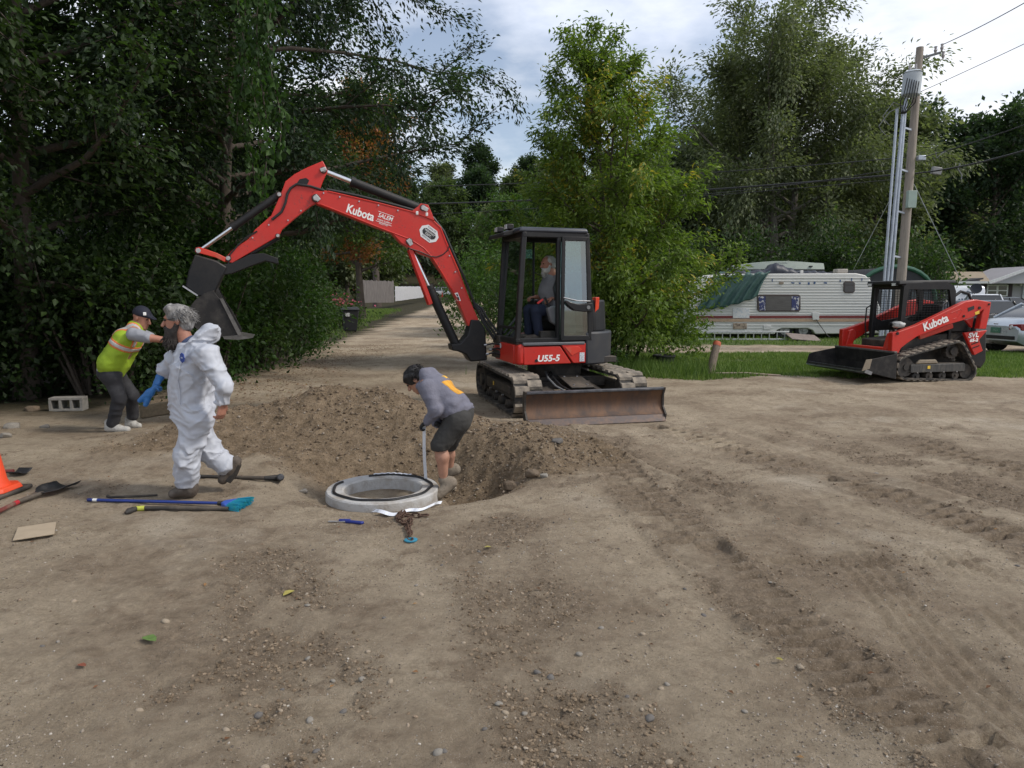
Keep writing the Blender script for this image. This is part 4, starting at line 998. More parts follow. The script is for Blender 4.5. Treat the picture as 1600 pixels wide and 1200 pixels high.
    xd = (PB.px(690, 377, 0) - PB.px(660, 355, 0)).normalized(); up = -lf.cross(xd)
    if up.z < 0: up = -up
    c = PB.px(668.5, 366, zf)
    bd = flat(c, .29, .205, mat('badge_white', (.66, .67, .68), .5, var=.05), 'town_badge', 0, .33, boom)
    flat(c, .21, .095, BLACK_P, 'badge_centre', .0025, .3, bd)
    text_mesh('badge_lettering', 'HIGHWAY', .046, c + up * .019 + lf * .005, xd, up, WHITE_P, bd, .0006, width=.165)
    text_mesh('badge_lettering', 'DEPT.', .044, c - up * .023 + lf * .005, xd, up, WHITE_P, bd, .0006, width=.10)
    text_mesh('badge_lettering', 'TOWN OF', .036, c + up * .074 + lf * .003, xd, up, BLACK_P, bd, .0006, width=.14)
    text_mesh('badge_lettering', 'POWNAL', .036, c - up * .075 + lf * .003, xd, up, BLACK_P, bd, .0006, width=.14)
    c = PB.px(713.5, 464, zf); xd = Vector((-f.x, -f.y, 0)); up = Vector((0, 0, 1))
    b = MB(); ol = T((708, 458), (713, 457), (718, 470), (712, 470)); b.plate(PB, ol, .0855, .087); wsk = b.build('warning_sticker', WHITE_P, boom)
    b = MB(); b.plate(PB, T((710.5, 459.5), (712.5, 459), (714, 463), (711.5, 463)), .0872, .0878); b.plate(PB, T((711.8, 464), (714.5, 464), (716, 469), (712.8, 469)), .0872, .0878); b.build('sticker_print', BLACK_P, wsk)
    for a, c in ((650, 334), (665, 336)):
        b = MB(); p = PB.px(a, c, .09); b.box(p, (.035, .035, .05)); b.build('hose_clamp', WHITE_P, boom, bevel=.006)
    return R, PB, f, lf, MH
EXCAV, PB, EX_F, EX_L, MH = build_excavator()
# ------------------------------------------------------------------ compact track loader
def build_loader():
    a = math.radians(13); f = Vector((-math.cos(a), -math.sin(a), 0)); lf = Vector((-f.y, f.x, 0))
    o = at_z(1465, 597, 0.0)
    PS = Plane((o.x, o.y), f)
    R = thing('track_loader', 'red compact track loader with mesh cab windows parked on the grass edge', 'track loader', tuple(PS.pt(0, 0, -.8)))
    M = Matrix(((f.x, lf.x, 0, o.x), (f.y, lf.y, 0, o.y), (0, 0, 1, 0), (0, 0, 0, 1)))
    def at(off): return Plane((o.x + lf.x * off, o.y + lf.y * off), f)
    def T(off, *P): Q = at(off); return [Q.tz(*p) for p in P]
    m = .0126
    (t1, z1), (t2, z2), (t3, z3) = T(0, (1420, 574.5), (1497, 549.5), (1514, 579))
    circ = [(t1, max(z1, .235), .235), (t2, z2, .20), (t3, .19, .19)]
    for lc in (-.20, -1.45):
        belt = crawler(R, M, lc, .38, circ, 30, .022, .03)
        b = MB(M); fz = z1
        b.box(((t1 + t3) / 2 - .02, lc, .29), (abs(t1 - t3) - .12, .24, .15)); fr = b.build('track_frame', BLACK_DUSTY, R, bevel=.012)
        e = lc + (.13 if lc > -1 else -.13)
        b = MB(M); b.box(((t1 + t3) / 2 - .02, e, .27), (abs(t1 - t3) - .15, .05, .16)); b.build('side_rail', mat('rail_scuffed', (.05, .05, .05), .6, .2, scale=9, color2=(.14, .13, .11), thr=(.45, .75), stretch=(3, 3, .5)), fr, bevel=.01)
        b = MB(M); b.prism([(t1 - .2, e - .02, .36), (t1 - .72, e - .02, .36), (t1 - .66, e - .02, .44), (t1 - .28, e - .02, .44)], [(t1 - .2, e + .03, .36), (t1 - .72, e + .03, .36), (t1 - .66, e + .03, .44), (t1 - .28, e + .03, .44)]); b.build('guard_hump', mat('dried_mud', (.24, .20, .15), .95, scale=12, bump=.3), fr, bevel=.02)
        for k in range(4):
            t = t1 + (t3 - t1) * (k + .8) / 4.6
            b = MB(M); b.cyl((t, lc - .13, .115), (t, lc + .13, .115), .08, n=18); b.cyl((t, lc - .16, .115), (t, lc + .16, .115), .025, n=10); b.build('roller', BLACK_DUSTY, fr, smooth=True)
            b = MB(M); b.cyl((t, e + .02, .19), (t, e + .035, .19), .014, n=8); b.build('bolt', STEEL, fr)
        b = MB(M); b.cyl((t1, lc - .12, z1), (t1, lc + .12, z1), .18, n=24); b.cyl((t1, lc - .14, z1), (t1, lc + .14, z1), .06, n=14); b.build('idler', BLACK_DUSTY, fr, smooth=True)
        b = MB(M); b.cyl((t3, lc - .12, .19), (t3, lc + .12, .19), .14, n=24); b.build('rear_idler', BLACK_DUSTY, fr, smooth=True)
        b = MB(M)
        ring = []
        for k in range(28):
            r = .165 if k % 2 else .135
            t = 2 * PI * k / 28; ring.append((t2 + r * math.cos(t), z2 + r * math.sin(t)))
        b.prism([(s, lc - .06, z) for s, z in ring], [(s, lc + .06, z) for s, z in ring]); b.cyl((t2, lc - .10, z2), (t2, lc + .11, z2), .08, n=16); b.build('sprocket', BLACK_DUSTY, fr)
        b = MB(M); b.box((t1 - .5, e + .028, .29), (.06, .006, .06)); b.build('warning_sticker', YELLOW_P, fr)
    # body between the tracks
    b = MB(M); b.prism([(t1 + .12, -.45, .28), (t3 - .1, -.45, .28), (t3 - .1, -1.2, .28), (t1 + .12, -1.2, .28)], [(t1 + .12, -.45, .80), (t3 - .25, -.45, .95), (t3 - .25, -1.2, .95), (t1 + .12, -1.2, .80)]); b.build('chassis', BLACK_DUSTY, R, bevel=.02)
    b = MB()
    for P0, P1 in ((-.42, -1.23),):
        ol = T(-.42, (1508, 519), (1542, 517), (1541, 564), (1533, 576), (1522, 572), (1500, 560), (1490, 530))
        b.plate(at(0), ol, P0, P1)
    b.build('rear_body', BLACK, R, bevel=.03)
    b = MB(); b.plate(at(0), T(-.20, (1507, 520), (1543, 516), (1530, 531), (1536, 548), (1523, 555), (1514, 536)), -.27, -.20); sp = b.build('side_panel', RED, R, bevel=.01)
    for k, (y0, y1) in enumerate(((537, 534), (543, 540))):
        b = MB(); p, q = at(-.198).px(1518 + k, y0 + 1), at(-.198).px(1529 + k, y1); b.bar(p, q, .01, .02, up=(0, 0, 1)); b.build('vent_slot', BLACK, sp)
    p0, p1 = at(-.194).px(1511, 525), at(-.194).px(1531, 523)
    text_mesh('model_lettering', 'SVL', .13, (p0 + p1) / 2, p1 - p0, (0, 0, 1), WHITE_P, sp, .002, shear=.15, bold=.005, width=.25)
    p0, p1 = at(-.194).px(1513, 532.5), at(-.194).px(1530, 531)
    text_mesh('model_lettering', '65-2', .085, (p0 + p1) / 2, p1 - p0, (0, 0, 1), WHITE_P, sp, .002, shear=.15, bold=.004, width=.20)
    # lift arms
    arm_px = [(1393, 552), (1395, 520), (1406, 517.5), (1433, 508), (1491, 480), (1509, 471), (1526, 468), (1549, 472), (1546, 492), (1541, 514), (1530, 514), (1535, 490), (1537, 484), (1520, 496), (1498, 502.5), (1483, 507), (1433, 526), (1417, 537), (1408, 544), (1404, 552)]
    ol = T(-.06, *arm_px)
    for o0, o1 in ((-.18, -.06), (-1.59, -1.47)):
        b = MB(); b.plate(at(0), ol, o0, o1); arm = b.build('lift_arm', RED, R, bevel=.012)
        if o0 > -1:
            near = arm
            p0, p1 = at(-.055).px(1443, 512.5), at(-.055).px(1481, 496.5)
            xd = (p1 - p0).normalized(); up = Vector((0, 0, 1))
            text_mesh('brand_lettering', 'Kubota', .215, (p0 + p1) / 2, xd, up, WHITE_P, arm, .003, bold=.006, width=(p1 - p0).length)
            for (x, y, r) in ((1530, 481, .028), (1505.5, 494, .024), (1402, 521, .03), (1545, 475.5, .02)):
                c = at(-.06).px(x, y); b = MB(); b.cyl(c, c + lf * .015, r, n=14); b.build('pin', BLACK, arm)
            b = MB(); b.plate(at(0), T(-.06, (1512, 481), (1522, 477.5), (1522, 483), (1512.5, 487)), -.062, -.055); b.build('arm_window', BLACK_P, arm)
            b = MB(); b.plate(at(0), T(-.06, (1523, 488), (1530, 485), (1530, 490), (1524, 492)), -.062, -.055); b.build('warning_sticker', YELLOW_P, arm)
            b = MB(); b.tube([at(-.06).px(*q) for q in ((1486, 489), (1500, 483), (1504, 484), (1496, 497), (1490, 498))], .007, n=5); b.build('pressed_rib', RED, arm)
    b = MB(); b.plate(at(0), T(-.2, (1508, 500), (1521, 496), (1518, 512)), -.24, -.19); b.build('arm_gusset', RED, R)
    for off in (-.34, -1.33):
        p, q = at(off).px(1526, 498), at(off).px(1517, 528); b = MB(); b.cyl(p, q, .045, n=14); cy = b.build('lift_cylinder', BLACK, R, smooth=True)
        b = MB(); b.cyl(at(off).px(1529, 487), p, .025, n=12); b.build('rod', CHROME, cy, smooth=True)
        p, q = at(off).px(1488, 509), at(off).px(1436, 527); b = MB(); b.bar(p, q, .05, .09); b.build('lower_link', RED_DUSTY if off > -1 else BLACK, R, bevel=.01)
    # front uprights of the quick hitch
    for o0 in (-.34, -1.50):
        b = MB(); b.plate(at(0), T(-.3, (1379, 552), (1388, 521), (1394, 518), (1398, 524), (1390, 553)), o0, o0 + .12); up_ = b.build('hitch_upright', RED, R, bevel=.012)
    b = MB(); b.plate(at(0), T(-.3, (1381, 553), (1382, 543), (1390, 543), (1390, 553)), -1.4, -.3); b.build('hitch_crossbar', RED_DUSTY, R, bevel=.01)
    for k in range(5):
        q = at(-1.28 + .03 * k).px(1391, 552); b = MB(); b.tube([q, q + Vector((0, 0, .12)) + f * (.05 - .03 * k), q + Vector((0, 0, .30 + .02 * k)), q + Vector((0, 0, .42)) - f * .12], .013, n=6); b.build('hose', HOSE if k % 2 else GREYP, R, smooth=True)
    # cab
    PN = at(-.42); zt = PN.tz(1440, 441)[1]
    tf_b, tf_t = PN.tz(1404, 522)[0], PN.tz(1411, 446)[0]; tr = PN.tz(1491, 460)[0]
    LN, LF = -.42, -1.24; zb = .55
    TF = lambda z: tf_b + (tf_t - tf_b) * (z - .9) / (zt - .9)
    b = MB(M)
    for l in (LN - .03, LF + .03):
        b.prism([(TF(zb) - .09, l - .04, zb), (TF(zb), l - .04, zb), (TF(zb), l + .04, zb), (TF(zb) - .09, l + .04, zb)], [(TF(zt) - .09, l - .04, zt), (TF(zt), l - .04, zt), (TF(zt), l + .04, zt), (TF(zt) - .09, l + .04, zt)])
    b.bar((TF(zt) - .04, LN, zt - .05), (TF(zt) - .04, LF, zt - .05), .09, .10); b.bar((TF(.75) - .05, LN, .70), (TF(.75) - .05, LF, .70), .09, .12)
    cabf = b.build('cab_frame', BLACK, R, bevel=.015)
    side = T(-.42, (1411, 447), (1418, 441.5), (1478, 440.5), (1489, 446), (1492, 455), (1491, 478), (1485, 516), (1404, 520))
    hole = T(-.42, (1418, 452), (1482, 452), (1485, 480), (1484, 492), (1412, 506))
    for off in (LN, LF):
        b = MB()
        Q = at(0)
        rim = side; n = len(rim); cx = sum(t for t, z in hole) / 5; cz = sum(z for t, z in hole) / 5
        # frame around the opening: outer ring matched to a scaled inner ring
        def inner(t, z):
            best = None
            ang = math.atan2(z - cz, t - cx); dx, dz = math.cos(ang), math.sin(ang)
            for i in range(5):
                (ax, az), (bx, bz) = hole[i], hole[(i + 1) % 5]
                den = dx * (bz - az) - dz * (bx - ax)
                if abs(den) < 1e-9: continue
                u = ((ax - cx) * (bz - az) - (az - cz) * (bx - ax)) / den; v = ((ax - cx) * dz - (az - cz) * dx) / den
                if u > 0 and -1e-6 <= v <= 1 + 1e-6: best = u if best is None else min(best, u)
            return (cx + dx * best, cz + dz * best)
        dense = []
        for i in range(n):
            (ax, az), (bx, bz) = rim[i], rim[(i + 1) % n]
            for k in range(4): dense.append((ax + (bx - ax) * k / 4, az + (bz - az) * k / 4))
        inn = [inner(*p) for p in dense]; n2 = len(dense); o0, o1 = off - .03, off + .03
        vs = [Q.pt(t, z, o0) for t, z in dense] + [Q.pt(t, z, o0) for t, z in inn] + [Q.pt(t, z, o1) for t, z in dense] + [Q.pt(t, z, o1) for t, z in inn]
        fs = []
        for i in range(n2):
            j = (i + 1) % n2
            fs += [(i, j, n2 + j, n2 + i), (2 * n2 + i, 3 * n2 + i, 3 * n2 + j, 2 * n2 + j), (i, 2 * n2 + i, 2 * n2 + j, j), (n2 + i, n2 + j, 3 * n2 + j, 3 * n2 + i)]
        b.add(vs, fs); sf = b.build('cab_side', BLACK, R)
        g = MB(); t_lo, t_hi = min(t for t, z in hole), max(t for t, z in hole); z_lo, z_hi = min(z for t, z in hole), max(z for t, z in hole)
        for k in range(1, 16): t = t_lo + (t_hi - t_lo) * k / 16; g.bar(Q.pt(t, z_lo, off), Q.pt(t, z_hi, off), .008)
        for k in range(1, 14): z = z_lo + (z_hi - z_lo) * k / 14; g.bar(Q.pt(t_lo, z, off), Q.pt(t_hi, z, off), .008)
        tag(g.build('mesh_screen', BLACK, sf), kind='stuff')
    g = MB(M)                                                           # rear window screen
    for k in range(1, 13): l = LF + (LN - LF) * k / 13; g.bar((tr + .02, l, 1.3), (tr + .02, l, zt - .08), .008)
    for k in range(0, 9): z = 1.3 + (zt - 1.38) * k / 8; g.bar((tr + .02, LF, z), (tr + .02, LN, z), .008)
    tag(g.build('rear_screen', BLACK, cabf), kind='stuff')
    b = MB(M); b.box((tr + .03, (LN + LF) / 2, .95), (.06, LN - LF, .70)); b.build('seat_bulkhead', BLACK, R)
    b = MB(M); b.prism([(TF(zt) + .13, LF - .03, zt - .05), (tr - .02, LF - .03, zt - .01), (tr - .02, LN + .035, zt - .01), (TF(zt) + .13, LN + .035, zt - .05)], [(TF(zt) + .12, LF - .03, zt + .03), (tr - .02, LF + .02, zt + .05), (tr - .02, LN - .01, zt + .05), (TF(zt) + .12, LN + .035, zt + .03)]); b.build('cab_roof', BLACK, R, bevel=.02)
    for l in (LN - .08, LF + .08):
        b = MB(M); b.box((TF(zt) + .12, l, zt - .045), (.05, .13, .075)); lamp = b.build('work_lamp', BLACK, R, bevel=.012)
        b = MB(M); b.box((TF(zt) + .148, l, zt - .045), (.004, .10, .05)); b.build('lamp_lens', mat('lamp_lens', (.6, .62, .62)), lamp)
    b = MB(M); b.box((tr + .32, (LN + LF) / 2, .95), (.5, .5, .12)); b.build('seat', mat('seat_black', (.02, .02, .022)), R, bevel=.04)
    b = MB(M); b.box((tr + .12, (LN + LF) / 2, 1.25), (.12, .46, .5)); b.build('seat_backrest', MATS['seat_black'], R, bevel=.05)
    for l in (LN - .14, LF + .14):
        b = MB(M); b.tube([(tr + .75, l, .8), (tr + .78, l, 1.0), (tr + .86, l, 1.1)], [.03, .025, .04], n=10); b.build('joystick', BLACK, R, smooth=True)
    b = MB(M); b.tube([(tr + .3, LN - .1, 1.25), (tr + .85, LN - .12, 1.1), (tr + .95, LN - .4, 1.08), (tr + .85, LF + .12, 1.1), (tr + .3, LF + .1, 1.25)], .025); b.build('safety_bar', BLACK, R, smooth=True)
    b = MB(M); b.tube([(TF(.9) + .02, LF - .05, .80), (TF(.9) + .06, LF - .06, 1.1), (TF(1.5) + .06, LF - .06, 1.42), (TF(1.6) - .02, LF, 1.5)], .014); b.build('grab_handle', BLACK, R, smooth=True)
    b = MB(M); b.box((TF(.8) + .02, -.83, .72), (.02, .55, .085)); b.build('step', mat('step_grey', (.25, .25, .25), .6, scale=30, color2=(.04, .04, .04), thr=(.48, .52)), R)
    b = MB(M); b.tube([(tr - .02, -.55, zt - .35), (tr - .25, -.52, zt - .18), (tr - .42, -.5, zt - .22), (tr - .55, -.5, zt - .42)], .03); b.build('hose', HOSE, R, smooth=True)
    b = MB(M); b.prism([(tr, LF, .95), (tr - .62, LF, .95), (tr - .62, LN, .95), (tr, LN, .95)], [(tr, LF, 1.38), (tr - .55, LF, 1.15), (tr - .55, LN, 1.15), (tr, LN, 1.38)]); b.build('engine_cover', BLACK, R, bevel=.02)
    # bucket tilted back
    pr = T(.03, (1400, 552), (1401, 572), (1399, 592), (1385, 589), (1366, 584), (1349, 579))
    inn = [(t + (.03 if i < 3 else .0), z + (.03 if i >= 2 else 0)) for i, (t, z) in enumerate(pr)]
    inn[0] = (pr[0][0] + .03, pr[0][1]); inn[-1] = (pr[-1][0] - .01, pr[-1][1] + .025)
    ring = pr + inn[::-1]; Q = at(0)
    b = MB(); b.prism([Q.pt(t, z, .03) for t, z in ring], [Q.pt(t, z, -1.68) for t, z in ring]); bk = b.build('bucket', BUCKET, R)
    sd = T(.03, (1400.5, 553), (1399, 592), (1385, 589), (1349, 580), (1354, 564), (1362, 561))
    for o0 in (.03, -1.70):
        b = MB(); b.plate(Q, sd, o0, o0 + .02); b.build('bucket_side', BUCKET, bk, bevel=.003)
    b = MB(); ft = T(.03, (1349, 582), (1352, 577), (1362, 581), (1360, 586)); b.plate(Q, ft, .055, -1.705); b.build('cutting_edge', mat('edge_bright', (.30, .31, .33), .3, .85, scale=8, var=.3), bk)
    b = MB(); b.plate(Q, T(.05, (1353, 562), (1362, 561), (1358, 576), (1346, 580)), .05, .065); b.build('corner_guard', mat('dried_mud', (.24, .20, .15)), bk)
    b = MB(M)
    tt, zz = pr[0]
    b.box((tt + .0, -.83, zz + .015), (.07, 1.72, .04)); b.build('bucket_top_rail', mat('rail_dusty', (.10, .095, .09), .6, .2, scale=10, var=.4), bk, bevel=.008)
    return R, at, f, lf
LOADER, L_at, LO_F, LO_L = build_loader()
def crumple(name, c, r, m, label, cat, seed, flat=.6, parent=None):
    bm = bmesh.new(); bmesh.ops.create_icosphere(bm, subdivisions=3, radius=1.0)
    V = np.array([v.co for v in bm.verts]) ; o = seed * 3.7
    k = 1 + .45 * vn3(V[:, 0] * 1.6 + o, V[:, 1] * 1.6, V[:, 2] * 1.6 + o) + .3 * np.abs(vn3(V[:, 0] * 4 + o, V[:, 1] * 4, V[:, 2] * 4))
    V = V * k[:, None] * np.array([r[0], r[1], r[2]])
    for v, p in zip(bm.verts, V): v.co = Vector(p)
    me = bpy.data.meshes.new(name); bm.to_mesh(me); bm.free()
    ob = link_mesh(name, me, m, parent, smooth=True); ob.location = Vector(c) - (root_loc(parent) if parent else Vector((0, 0, 0)))
    if label: tag(ob, label, cat)
    return ob
crumple('work_gloves', L_at(-.12).px(1404, 507), (.10, .06, .055), mat('glove_white', (.40, .40, .39), .8, scale=15, var=.3, bump=.3), 'pale crumpled work gloves lying on the red lift arm', 'gloves', 3)
# ------------------------------------------------------------------ camper and what stands around it
SID = mat('camper_siding', (.60, .60, .57), .45, scale=2.5, color2=(.44, .44, .41), thr=(.55, .9))
def flat_px(Y, pts, th, name, m, parent, bevel=0.0, back=None):
    b = MB(); A = [at_y(a, c, Y) for a, c in pts]; b.prism(A, [p + Vector((0, th if back is None else back, 0)) for p in A]); return b.build(name, m, parent, bevel=bevel)
def build_camper():
    Y = 27.6
    base = at_y(1225, 526, Y); base.z = gz(base.x, base.y + 1)
    R = thing('camper_trailer', 'old cream travel trailer with red and tan stripes and corrugated siding', 'camper', tuple(base))
    ol = [(1076, 522), (1072, 478), (1090, 446), (1106, 433), (1124, 428), (1338, 427), (1352, 430), (1360, 437), (1366, 455), (1378, 488), (1378, 521), (1274, 522), (1270, 516), (1262, 513), (1222, 513), (1214, 516), (1211, 522)]
    flat_px(Y, ol, 2.4, 'body', SID, R, .03)
    b = MB()
    zs = np.linspace(at_y(1200, 521, Y).z, at_y(1200, 430, Y).z, 22)
    x0, x1 = at_y(1082, 500, Y).x, at_y(1360, 500, Y).x
    for k, z in enumerate(zs[1:-1]):
        if k < 2: 
            b.box(((x0 + at_y(1209, 500, Y).x) / 2, Y - .006, z), (at_y(1209, 500, Y).x - x0, .018, .03)); continue
        xr = x1 - (.12 if k > 15 else 0)
        xl = x0 + max(0, (k - 11)) * .16
        b.cyl((xl, Y - .002, z), (xr, Y - .002, z), .016, n=6)
    tag(b.build('siding_rib', SID, R), kind='stuff')
    DR = mat('stripe_red', (.17, .025, .022), .5); TN = mat('stripe_tan', (.42, .29, .19), .5)
    flat_px(Y, [(1084, 493.5), (1376, 493), (1377, 497), (1084, 497.5)], -.022, 'red_stripe', DR, R); flat_px(Y, [(1084, 498.3), (1377, 498), (1377, 502.5), (1084, 502.8)], -.022, 'tan_stripe', TN, R)
    FR = mat('window_frame_brown', (.06, .045, .04), .5); WG = mat('window_dark', (.035, .035, .036), .12, spec=.6)
    w = flat_px(Y - .03, [(1183, 463), (1186, 460), (1248, 460), (1251, 463), (1251, 484), (1248, 487), (1186, 487), (1183, 484)], .03, 'window', FR, R, .01)
    flat_px(Y - .036, [(1197, 463), (1236, 463), (1236, 485), (1197, 485)], .005, 'pane', mat('blind_brown', (.09, .085, .08), .3, scale=3, var=.3, stretch=(1, 1, 14)), w)
    CUR = mat('curtain_print', (.035, .045, .14), .7, scale=9, color2=(.5, .5, .52), thr=(.52, .56))
    flat_px(Y - .036, [(1185, 463), (1196, 463), (1196, 485), (1187, 485)], .005, 'curtain', CUR, w); flat_px(Y - .036, [(1237, 463), (1249, 463), (1248, 484), (1237, 485)], .005, 'curtain', CUR, w)
    w = flat_px(Y - .03, [(1318, 442), (1321, 439.5), (1333, 439.5), (1336, 442), (1336, 455), (1333, 458), (1321, 458), (1318, 455)], .03, 'window', FR, R, .01)
    flat_px(Y - .036, [(1320, 446), (1334, 446), (1334, 456), (1320, 456)], .005, 'pane', WG, w); flat_px(Y - .036, [(1320, 441.5), (1334, 441.5), (1334, 445), (1320, 445)], .005, 'pane', WG, w)
    flat_px(Y - .03, [(1145, 481.5), (1171, 481.5), (1171, 497), (1145, 497)], .03, 'access_hatch', mat('hatch_white', (.62, .62, .61), .5, scale=14, color2=(.45, .5, .54), thr=(.5, .6)), R, .006)
    flat_px(Y - .03, [(1145.5, 505), (1167, 505), (1167, 514), (1145.5, 514)], .03, 'heater_vent', mat('vent_rusty', (.35, .28, .21), .6, scale=12, color2=(.12, .09, .07), thr=(.45, .6)), R, .006)
    flat_px(Y - .028, [(1193, 507.5), (1205, 508.5), (1205, 515), (1193, 515)], .028, 'access_hatch', mat('hatch_plain', (.56, .56, .54), .5), R, .006)
    flat_px(Y - .05, [(1269, 488.5), (1280, 488.5), (1280, 500), (1270, 500)], .05, 'power_inlet', mat('hatch_plain'  , (.56, .56, .54)), R, .01)
    b = MB(); b.tube([at_y(1275, 499, Y - .07), at_y(1284, 512, Y - .15), at_y(1293, 524.5, Y - .25), at_y(1297, 527, Y - .3)], .014, n=6); b.build('power_cord', HOSE, R, smooth=True)
    BT = mat('blue_tape', (.03, .08, .20), .7)
    for (a, c, ww, hh) in ((1207, 438, 1.6, 5), (1239, 442, 5, 2.2), (1250, 442.5, 3, 3), (1264, 443, 3, 4), (1273, 442, 3, 4), (1290, 442, 5, 2.5), (1313, 439, 2, 4), (1331, 437, 1.6, 5.5), (1347, 437, 1.6, 5.5)):
        flat_px(Y - .02, [(a - ww / 2, c - hh / 2), (a + ww / 2, c - hh / 2 + .5), (a + ww / 2 - .6, c + hh / 2), (a - ww / 2, c + hh / 2 - .4)], .006, 'tape_scrap', BT, R)
    flat_px(Y - .04, [(1218, 440), (1225, 440.5), (1224, 444), (1218, 444)], .03, 'porch_lamp', mat('lamp_amber', (.25, .20, .15), .4), R, .006)
    for a in (1226, 1255):
        c = at_y(a, 522.5, Y + .10); c.z = gz(c.x, c.y) + .33
        b = MB(); b.cyl(c, c + Vector((0, .22, 0)), .33, n=28); wh = b.build('wheel', mat('tyre_black', (.018, .018, .019), .85, scale=12, var=.4), R, bevel=.03)
        b = MB(); b.cyl(c + Vector((0, -.012, 0)), c + Vector((0, .05, 0)), .19, n=20); b.cyl(c + Vector((0, -.04, 0)), c, .06, n=12); b.build('rim', mat('rim_grey', (.30, .30, .29), .5, .5, scale=8, var=.5), wh, bevel=.01)
    flat_px(Y + .3, [(1080, 520), (1376, 520), (1376, 524), (1080, 524)], .1, 'chassis', BLACK_DUSTY, R)
    p = at_y(1313, 426, Y + 1.0); b = MB(); b.box(p + Vector((0, 0, .06)), (.42, .42, .16)); b.build('roof_vent', mat('vent_beige', (.34, .31, .27), .6), R, bevel=.03)
    p = at_y(1252, 427, Y + .2); b = MB(); b.box(p + Vector((0, 0, .05)), (.12, .1, .12)); b.build('roof_cap', mat('hatch_plain', (.56, .56, .54)), R, bevel=.02)
    return R, Y
CAMPER, CY = build_camper()
def sheet(name, rows, m, label, cat, th=.012):
    """rows of world points -> a cloth sheet"""
    n, k = len(rows), len(rows[0])
    V = [p for r in rows for p in r]; F = [(i * k + j, i * k + j + 1, (i + 1) * k + j + 1, (i + 1) * k + j) for i in range(n - 1) for j in range(k - 1)]
    me = bpy.data.meshes.new(name); me.from_pydata([tuple(p) for p in V], [], F)
    ob = link_mesh(name, me, m, None, smooth=True)
    s = ob.modifiers.new('solid', 'SOLIDIFY'); s.thickness = th
    return tag(ob, label, cat) if label else ob
# green tarp over the nose of the camper
rows = []
for i in range(26):
    u = i / 25
    row = []
    for j in range(40):
        v = j / 39
        top = Vector((1125 + 82 * v, 424 - 3 * v, 0)); bot = Vector((1088 + 96 * v, 484 - 20 * v * v - 1 * v, 0))
        a = top.lerp(bot, u); a.x += 14 * (u - u * u) * (v - .2) * -1.2
        yy = CY - .05 - .10 * u + .055 * math.sin(v * 34 + 5 * u) * (.3 + u) + .03 * math.sin(v * 71 + 9 * u)
        if u < .12: yy += (.12 - u) * 9
        row.append(at_y(a.x, a.y + 1.2 * math.sin(v * 30), yy))
    rows.append(row)
sheet('green_tarp', rows, mat('tarp_green', (.020, .065, .058), .55, scale=5, color2=(.055, .12, .10), thr=(.4, .75), bump=.2, bscale=9), 'dark green tarpaulin draped over the nose of the camper', 'tarp')
rows = []
for i in range(10):
    u = i / 9
    row = []
    for j in range(60):
        v = j / 59
        y = CY + .15 + 1.9 * u
        p = at_y(1128 + 180 * v, 427, CY); hump = .28 * math.exp(-((v - .52) / .10) ** 2) + .10 + .05 * math.sin(v * 40 + u * 5) * (1 - v * .6) + .03 * math.sin(v * 90 + 11 * u)
        zz = at_y(1128, 427.5, CY).z + (hump if 0 < u < 1 else 0.02) * min(1, 8 * v, 12 * (1 - v))
        row.append(Vector((p.x, y, zz)))
    rows.append(row)
sheet('roof_tarp', rows, mat('tarp_navy', (.016, .020, .034), .5, scale=6, color2=(.05, .055, .07), thr=(.45, .8), bump=.2, bscale=9), 'bunched navy tarpaulin lying along the camper roof', 'tarp')
# upturned jon boat on the roof
def build_boat():
    Y = CY + .75
    x0, x1 = at_y(1148, 420, Y).x, at_y(1288, 420, Y).x; zb = at_y(1200, 422.5, Y).z
    st = []
    for k in range(15):
        u = k / 14; x = x0 + (x1 - x0) * u
        h = .30 + .10 * math.sin(PI * min(1, u * 1.05)) - .10 * (1 - u) ** 2; hw = .62 * (1 - .35 * max(0, .3 - u) / .3) 
        st.append([(x, Y + .62 - hw, zb), (x, Y + .62 - hw * 1.03, zb + .05), (x, Y + .62 - hw * .85, zb + h * .92), (x, Y + .62 - hw * .5, zb + h), (x, Y + .62 + hw * .5, zb + h), (x, Y + .62 + hw * .85, zb + h * .92), (x, Y + .62 + hw, zb)])
    b = MB(); n = 7
    vs = [p for s in st for p in s]; fs = [(i * n + j, i * n + j + 1, (i + 1) * n + j + 1, (i + 1) * n + j) for i in range(14) for j in range(n - 1)] + [tuple(range(n)), tuple(range(14 * n + n - 1, 14 * n - 1, -1))]
    b.add(vs, fs)
    R = thing('jon_boat', 'upturned pale green aluminium boat stored on the camper roof', 'boat', ((x0 + x1) / 2, Y + .6, zb))
    b.build('hull', mat('boat_paint', (.27, .31, .27), .5, .2, scale=4, color2=(.19, .22, .20), thr=(.5, .8)), R, smooth=True, angle=30)
    b = MB(); b.bar((x0, Y - .02, zb + .02), (x1, Y - .02, zb + .02), .04, .05); b.build('gunwale', mat('boat_rim', (.05, .055, .05), .6), R)
    b = MB(); p = at_y(1267, 417.5, Y); b.box(Vector((p.x, Y + .02, zb + .16)), (.12, .10, .04)); b.build('handle', BLACK, R)
    b = MB()
    for k in range(9): b.box((at_y(1212 + k * 2.4, 413, Y).x, Y + .068, zb + .29), (.03, .02, .05 + .02 * (k % 2)))
    b.build('faded_lettering', mat('faded_letter', (.42, .45, .42), .6), R)
build_boat()
